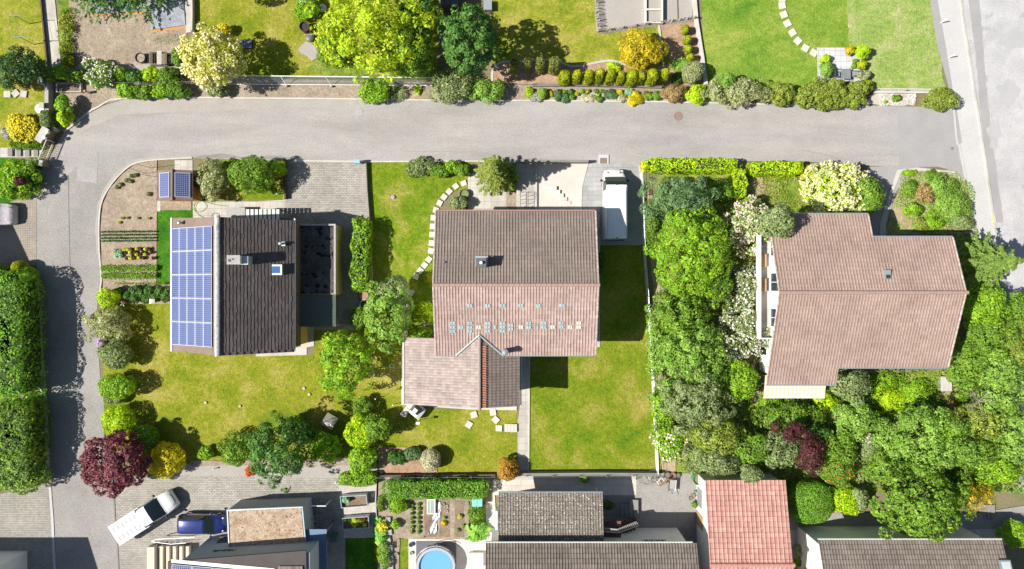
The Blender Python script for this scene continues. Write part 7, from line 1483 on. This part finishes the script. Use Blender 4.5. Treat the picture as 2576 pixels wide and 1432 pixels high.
bicycle(790,1300,R(80),R(-28),MATS['blue_metal'],'blue bicycle leaning on the grey garage wall, lower one'); bicycle(797,1312,R(68),R(-30),MATS['steel'],'silver bicycle in front of the blue one at the grey garage'); bicycle(786,1282,R(95),R(-24),MATS['white_metal'],'white bicycle leaning nearest the upper wall bracket')
for k,(px,py) in enumerate(((802,1273),(804,1337))): a=P(px-20,py,1.9); b=P(px+18,py,1.9); tag(MB().box(a[0],b[0],a[1]-.04,a[1]+.04,1.86,1.94).box(b[0]-.06,b[0],a[1]-.03,a[1]+.03,0,1.86).build('awning_frame',MATS['alu'],None,(a[0],a[1],0)),('upper' if k==0 else 'lower')+' white steel frame standing out from the grey garage wall','frame')
x,y,_=P(815,1360,.5); tag(MB().box(x-.25,x+.25,y-.2,y+.2,0,.45).build('crate',MATS['wood'],None,(x,y,0)),'tan cardboard crate under the blue metal roof edge','crate'); x,y,_=P(826,1354,.6); o=thing('bin','dark green lidded bin in the shade beside the tan crate','bin',(x+.5,y,0)); MB().box(x+.25,x+.8,y-.25,y+.25,0,.8).build('body',MATS['green_plastic'],o); MB().box(x+.22,x+.83,y-.28,y+.28,.8,.86).build('lid',MATS['zinc_dark'],o)
# bottom vegetable garden
x0,y1,_=P(1074,1256,.4); x1,y0,_=P(1095,1294,.4); o=thing('cold_frame','white glazed cold frame below the clipped hedge block','cold frame',((x0+x1)/2,(y0+y1)/2,0)); m=MB(); m.box(x0,x1,y0,y0+.06,0,.4); m.box(x0,x1,y1-.06,y1,0,.45); m.box(x0,x0+.06,y0+.06,y1-.06,0,.42); m.box(x1-.06,x1,y0+.06,y1-.06,0,.42); m.box((x0+x1)/2-.02,(x0+x1)/2+.02,y0+.06,y1-.06,.38,.43); m.build('frame',MATS['white_paint'],o); MB().box(x0+.06,x1-.06,y0+.06,y1-.06,.36,.39).build('pane',plain('frosted',(.32,.40,.36),.2,0,.6),o)
def cloth_strip(label,pts,mat):
    q=[P(*p) for p in pts]; rg=random.Random(3); m=MB(); vs=[]; k=12; L=smooth_line([(p[0],p[1],0) for p in q],4)
    for i,p in enumerate(L):
        for j in range(6): vs.append((p[0]+(j-2.5)*.11*(1+.2*math.sin(i)),p[1]+.03*math.sin(j*2+i),.1+.09*math.sin(j*1.9+i*.8)+rg.uniform(0,.05)))
    m.add(vs,[(i*6+j,i*6+j+1,(i+1)*6+j+1,(i+1)*6+j) for i in range(len(L)-1) for j in range(5)]); tag(m.build('garden_fleece',mat,None,(q[0][0],q[0][1],0),True),label,'fleece')
cloth_strip('crumpled silver-white fleece trailing down the vegetable bed',[(1101,1262),(1102,1285),(1098,1300),(1092,1318),(1089,1340)],plain('fleece',(.62,.64,.68),.5))
def pot(px,py,r,h,mat,label,fill=None,name='flowerpot'): return ring_tub(px,py,r,h,mat,0,label,name,'flowerpot',fill or MATS['soil_dark'])
pot(1115,1269,.16,.2,MATS['green_plastic'],'green plastic pot in the vegetable bed'); pot(1123,1275,.15,.2,MATS['stone_white'],'upper of two white pots in the vegetable bed'); pot(1123,1287,.15,.2,MATS['stone_white'],'lower of two white pots in the vegetable bed'); pot(1075,1342,.15,.25,MATS['stone_white'],'white pot at the foot of the fleece bed'); pot(1065,1353,.1,.2,MATS['stone_white'],'tiny white pot at the terrace edge'); pot(996,1395,.15,.25,MATS['stone_white'],'white pot between the flat stones and the small lawn')
strip('board_edge',[(1109,1332),(1133,1332)],.1,.06,MATS['pale_wood'],label='pale plank across the vegetable bed',cat='board'); strip('board_edge',[(1148,1343),(1167,1343)],.05,.05,MATS['pale_wood'],label='thin stick across the right vegetable bed',cat='board'); strip('board_edge',[(1107,1285),(1107,1350)],.05,.06,MATS['orange_wood'],label='orange lath between two vegetable beds',cat='board')
for k,(px,py,r,c,lb) in enumerate(((1157,1300,6,'cream','pale yellow squash plant in the right bed'),(1117,1318,7,'gold','withered golden plant in the middle bed'),(1165,1324,4,'spring','small pale plant at the edge of the right bed'),(1152,1335,4,'spring','lowest small pale plant of the right bed'),(1118,1304,4,'spring','small pale plant in the middle bed'))): plant('bed_plant',lb,'plant',px,py,r,r,.3,LM[c],leaf=.13,parts=False,trunk=False,lob=7)
x,y,_=P(1200,1263,1.0); o=thing('water_butt','teal plastic water butt with a split lid at the hedge corner','water butt',(x,y,0)); MB().box(x-.42,x+.42,y-.38,y+.38,0,.95).build('tank',MATS['teal_plastic'],o); MB().box(x-.46,x-.01,y-.42,y+.42,.95,1.0).build('lid',MATS['teal_plastic'],o); MB().box(x+.01,x+.46,y-.42,y+.42,.95,1.0).build('lid',MATS['teal_plastic'],o)
for k,(px,py,a,b,r,lb) in enumerate(((978,1311,.45,.9,0,'tall grey slab, top of the stone row'),(979,1337,.6,.55,.1,'broken grey slab, second of the stone row'),(977,1354,.5,.6,.2,'flat grey slab, third of the stone row'),(982,1378,.5,.7,-.1,'flat grey slab, fourth of the stone row'),(983,1402,.55,.75,.1,'grey slab, fifth of the stone row'),(984,1425,.5,.7,0,'grey slab at the bottom edge of the stone row'),(970,1268,.3,.6,.1,'pale upright stone beside the leafy plants'))):
    x,y,_=P(px,py); o=MB().obox((x,y,0),a,b,.3,r).build('rock_slab',MATS['stone_grey'],None,(x,y,0)); bevel(o,.06); tag(o,lb,'stone','row of flat grey stones')
o=tag(MB().path([P(966,1383,.8),P(975,1368,.9),P(1003,1362,.5)],.02).build('branch',MATS['bark'],None,P(966,1383)),'bare twig lying over the flat grey stones','branch')
# pool
x,y,_=P(1096,1427,1.15); rp=1.62; o=thing('pool','round above-ground pool with light blue water and grey rim','pool',(x,y,0)); MB().lathe((x,y,0),[(rp,0),(rp+.03,1.1),(rp+.1,1.14),(rp+.1,1.17),(rp-.12,1.18),(rp-.14,1.1)],48).build('wall',plain('pool_grey',(.36,.37,.42),.5),o); MB().lathe((x,y,0),[(rp-.02,1.1),(rp-.04,.05),(.001,.04)],48).build('liner',plain('pool_liner',(.12,.42,.72),.4,fine=.1),o)
wm,wn_,wb_=_new('pool_water'); wb_.inputs['Base Color'].default_value=(.22,.55,.85,1); wb_.inputs['Roughness'].default_value=.05; wb_.inputs['Transmission Weight'].default_value=.35; wb_.inputs['IOR'].default_value=1.33
g_=wn_.nodes.new('ShaderNodeNewGeometry'); nz=_noise(wn_,g_.outputs['Position'],5,2); bp=wn_.nodes.new('ShaderNodeBump'); bp.inputs['Strength'].default_value=.15; bp.inputs['Distance'].default_value=.05; wn_.links.new(nz.outputs[0],bp.inputs['Height']); wn_.links.new(bp.outputs[0],wb_.inputs['Normal'])
MB().disc((x,y,1.0),rp-.03,48).build('water',wm,o); m=MB()
for k in range(12): a=k*math.pi/6; m.tube((x+(rp+.06)*math.cos(a),y+(rp+.06)*math.sin(a),0),(x+(rp+.06)*math.cos(a),y+(rp+.06)*math.sin(a),1.15),.035,.035,6)
m.path([(x+(rp+.25)*math.cos(t),y+(rp+.25)*math.sin(t),1.2) for t in np.linspace(.9,3.0,24)],.03); m.build('pool_frame',MATS['alu'],o)
MB().box(x-rp-.25,x+rp+.1,y-1.4,y+rp+.3,.0,_sheet[0]+.012).build('pool_mat',plain('mat_grey',(.13,.13,.15),.8),o)
pot(1034,1371,.2,.3,MATS['blue_plastic'],'blue bucket on the white pool terrace',MATS['black_plastic'],'bucket'); pot(1035,1392,.15,.25,MATS['green_plastic'],'green bucket on the white pool terrace',MATS['soil_tan'],'bucket')
x,y,_=P(1198,1406,.5); o=thing('pool_cabinet','white cabinet with a shaded edge between pool and roof','cabinet',(x,y,0)); MB().box(x-.65,x+.6,y-.8,y+.5,0,.5).build('body',MATS['white_paint'],o); MB().box(x-.68,x+.63,y-.83,y+.53,.5,.54).build('lid',MATS['concrete_white'],o)
x,y,_=P(1249,1310,.6); tag(MB().box(x-.1,x+.1,y-.95,y+.95,.0,.9).build('glass_screen',plain('pale_glass',(.5,.66,.72),.15),None,(x,y,0)),'pale blue glass screen leaning on the lichen-roofed building','screen')
# courtyard things
x,y,_=P(1691,1222,.55); o=thing('wheelbarrow','grey wheelbarrow with brown load in the courtyard','wheelbarrow',(x,y,0),R(-94)); MB().add([(-.3,-.22,.3),(.3,-.22,.3),(.3,.22,.3),(-.3,.22,.3),(-.52,-.34,.62),(.5,-.34,.62),(.5,.34,.62),(-.52,.34,.62)],[(3,2,1,0)[::-1],(0,1,5,4),(1,2,6,5),(2,3,7,6),(3,0,4,7)]).local('tray',plain('barrow_grey',(.55,.6,.62),.4,.2),o); MB().box(-.42,.3,-.22,.24,.45,.52).local('load',MATS['sand_dust'],o); MB().tube((-.72,-.05,.18),(-.72,.05,.18),.18,.18,16).local('wheel',MATS['tyre'],o)
for s in (-1,1): MB().path([(-.72,s*.06,.18),(-.3,s*.22,.3),(.4,s*.26,.38),(.95,s*.28,.6)],.02).tube((.3,s*.24,.35),(.35,s*.26,0),.02).local('handle',MATS['steel'],o)
x,y,_=P(1664,1214,.5); o=thing('log_basket','white plastic frame chair with a bundle of brown wood across it','basket',(x,y,0),R(-50)); m=MB(); [m.tube((sx,sy,0),(sx,sy,.5),.025) for sx in (-.28,.28) for sy in (-.28,.28)]; m.path([(-.28,-.28,.5),(.28,-.28,.5),(.28,.28,.5),(-.28,.28,.5),(-.28,-.28,.5)],.03); m.local('frame',MATS['white_paint'],o)
b=P(1668,1217,.55); a=P(1679,1207,.6); tag(MB().tube(P(1660,1224,.6),P(1682,1205,.62),.10,.08,7).tube(P(1657,1222,.62),P(1678,1208,.7),.06,.05,6).build('firewood',plain('bark_brown',(.28,.15,.08),.9,fine=.3),None,(b[0],b[1],0)),'bundle of brown firewood lying across the white frame','firewood')
pot(1757,1207,.5,.85,MATS['green_plastic'],'large green barrel at the corner of the red roof',MATS['soil_dark'],'barrel')
for px,py,r,h,mm,lb in ((1679,1196,.28,.35,'zinc_dark','dark round pot at the left end of the courtyard pots'),(1693,1196,.25,.32,'terracotta','terracotta pot with a leafy plant at the courtyard wall'),(1706,1197,.22,.3,'zinc_dark','small dark pot at the right end of the courtyard pots'),(1744,1248,.18,.3,'terracotta','terracotta pot beside the outbuilding door'),(1738,1254,.17,.3,'green_plastic','green watering pot beside the outbuilding door'),(1749,1240,.16,.4,'teal_plastic','teal can beside the outbuilding door'),(1757,1243,.1,.3,'red_paint','small red can beside the outbuilding door')): pot(px,py,r,h,MATS[mm],lb)
S_('small green potted bush below the terracotta pot at the outbuilding','shrub',1748,1270,8,8,.6,LM['mid'],leaf=.11,parts=False); S_('pale wispy tomato cage plant in the courtyard','shrub',1640,1200,18,9,.5,LM['silver'],leaf=.1,dens=.4,parts=False)
for k,(px,py) in enumerate(((1622,1205),(1643,1200))): x,y,_=P(px,py,.4); m=MB(); [m.path([(x+(.5+.08*j)*math.cos(t),y+(.5+.08*j)*math.sin(t),.1+.25*j) for t in np.linspace(0,6.29,20)],.008,4) for j in range(3)]; [m.tube((x+.5*math.cos(t),y+.5*math.sin(t),0),(x+.7*math.cos(t),y+.7*math.sin(t),.7),.008,.008,4) for t in np.linspace(0,6.29,9)]; tag(m.build('wire_basket',MATS['steel'],None,(x,y,0)),('left' if k==0 else 'right')+' round wire basket lying in the courtyard','wire basket')
o=thing('parasol','folded blue-grey parasol lying on the gravel strip','parasol',P(1540,1193)); a=Vector(P(1520,1193,.15)); b=Vector(P(1578,1191,.12)); MB().tube(a,b,.16,.03,8).build('canopy',plain('slate_cloth',(.15,.18,.24),.9,fine=.2),o); MB().tube(b,b+Vector((1.0,.05,0)),.02).build('pole',MATS['zinc_dark'],o)
x,y,_=P(1515+88,1340); 
o=thing('wooden_bench','weathered grey slatted bench in the wild garden','bench',P(2382,967)); x,y,_=P(2382,966,.5); m=MB(); [m.box(x-.5+.11*k,x-.41+.11*k,y-.65,y+.65,.43,.47) for k in range(9)]; m.build('seat',MATS['grey_board'],o); MB().box(x-.45,x-.35,y-.55,y+.55,0,.43).build('leg',MATS['grey_wood'],o); MB().box(x+.33,x+.43,y-.55,y+.55,0,.43).build('leg',MATS['grey_wood'],o)
rg=random.Random(21); b=Vector(P(2465,1020,0)); o=thing('dead_tree','bare grey branches of a dead shrub among the green trees','dead tree',b); m=MB()
top=Vector(P(2462,1010,4.0)); m.tube(b,top,.08,.05,6)
for k in range(9):
    a=rg.uniform(0,6.28); l=rg.uniform(.6,1.3); e=top+Vector((math.cos(a)*l,math.sin(a)*l,rg.uniform(.1,.6))); m.tube(top,e,.035,.012,5)
    for j in range(4): f=rg.uniform(.3,1); q=top.lerp(e,f); aa=a+rg.uniform(-.9,.9); m.tube(q,q+Vector((math.cos(aa)*.6,math.sin(aa)*.6,.15)),.014,.005,4)
m.build('branches',plain('dead_wood',(.28,.25,.2),.9,fine=.2),o)
o=thing('garden_steps','narrow dark plank steps below the right-hand white bushes','steps',P(1850,910))
for k in range(6): x,y,_=P(1822+13*k,902+3.2*k); MB().obox((x,y,0),.08,.5,.14,R(-15)).build('riser',MATS['dark_wood'],o)
o=thing('white_steps','white concrete block steps beside the garden path','steps',P(1284,1076)); 
for k in range(4): xa=P(1269+8*k,0)[0]; MB().box(xa,xa+.27,P(0,1086)[1],P(0,1066)[1],0,.1+.05*k).build('step',MATS['concrete_white'],o)
o=thing('cellar_steps','flight of brown-grey steps at the right edge beside the rubble','steps',P(2470,1290))
for k in range(4): xa=P(2462+9*k,0)[0]; MB().box(xa,xa+.3,P(0,1305)[1],P(0,1268)[1],0,.08+.07*k).build('step',MATS['concrete_dark'],o)
x,y,_=P(2135,1344,.1); tag(MB().box(x-.75,x+.75,y-.33,y+.3,0,_sheet[0]+.06).build('light_shaft_grate',MATS['blue_metal'],None,(x,y,0)),'dark blue light-shaft grating in the rubble strip','grating'); x,y,_=P(2233,1350,.3); tag(MB().lathe((x,y,0),[(.26,0),(.3,.35),(.26,.35),(.24,.1)],18).build('tub',MATS['zinc'],None,(x,y,0)),'round tub under the maple at the bottom right house','tub')
for k,(px,py) in enumerate(((463,1175),(538,1180),(845,1214))): x,y,_=P(px,py,.3); tag(MB().tube((x,y,0),(x,y,.4),.04,.04,8).ball((x,y,.42),.08,10,6).build('garden_light',MATS['white_metal'],None,(x,y,0)),('left small white ball light in the gravel border','right small white ball light in the gravel border','slim light at the corner of the jutting trimmed hedge')[k],'garden light')
x,y,_=P(2183,573,1.0); tag(MB().lathe((x,y,0),[(.36,0),(.4,.9),(.36,.95),(.001,.97)],18).build('rain_barrel',MATS['dark_wood'],None,(x,y,0)),'dark round rain barrel in the shaded recess of the right house','barrel')
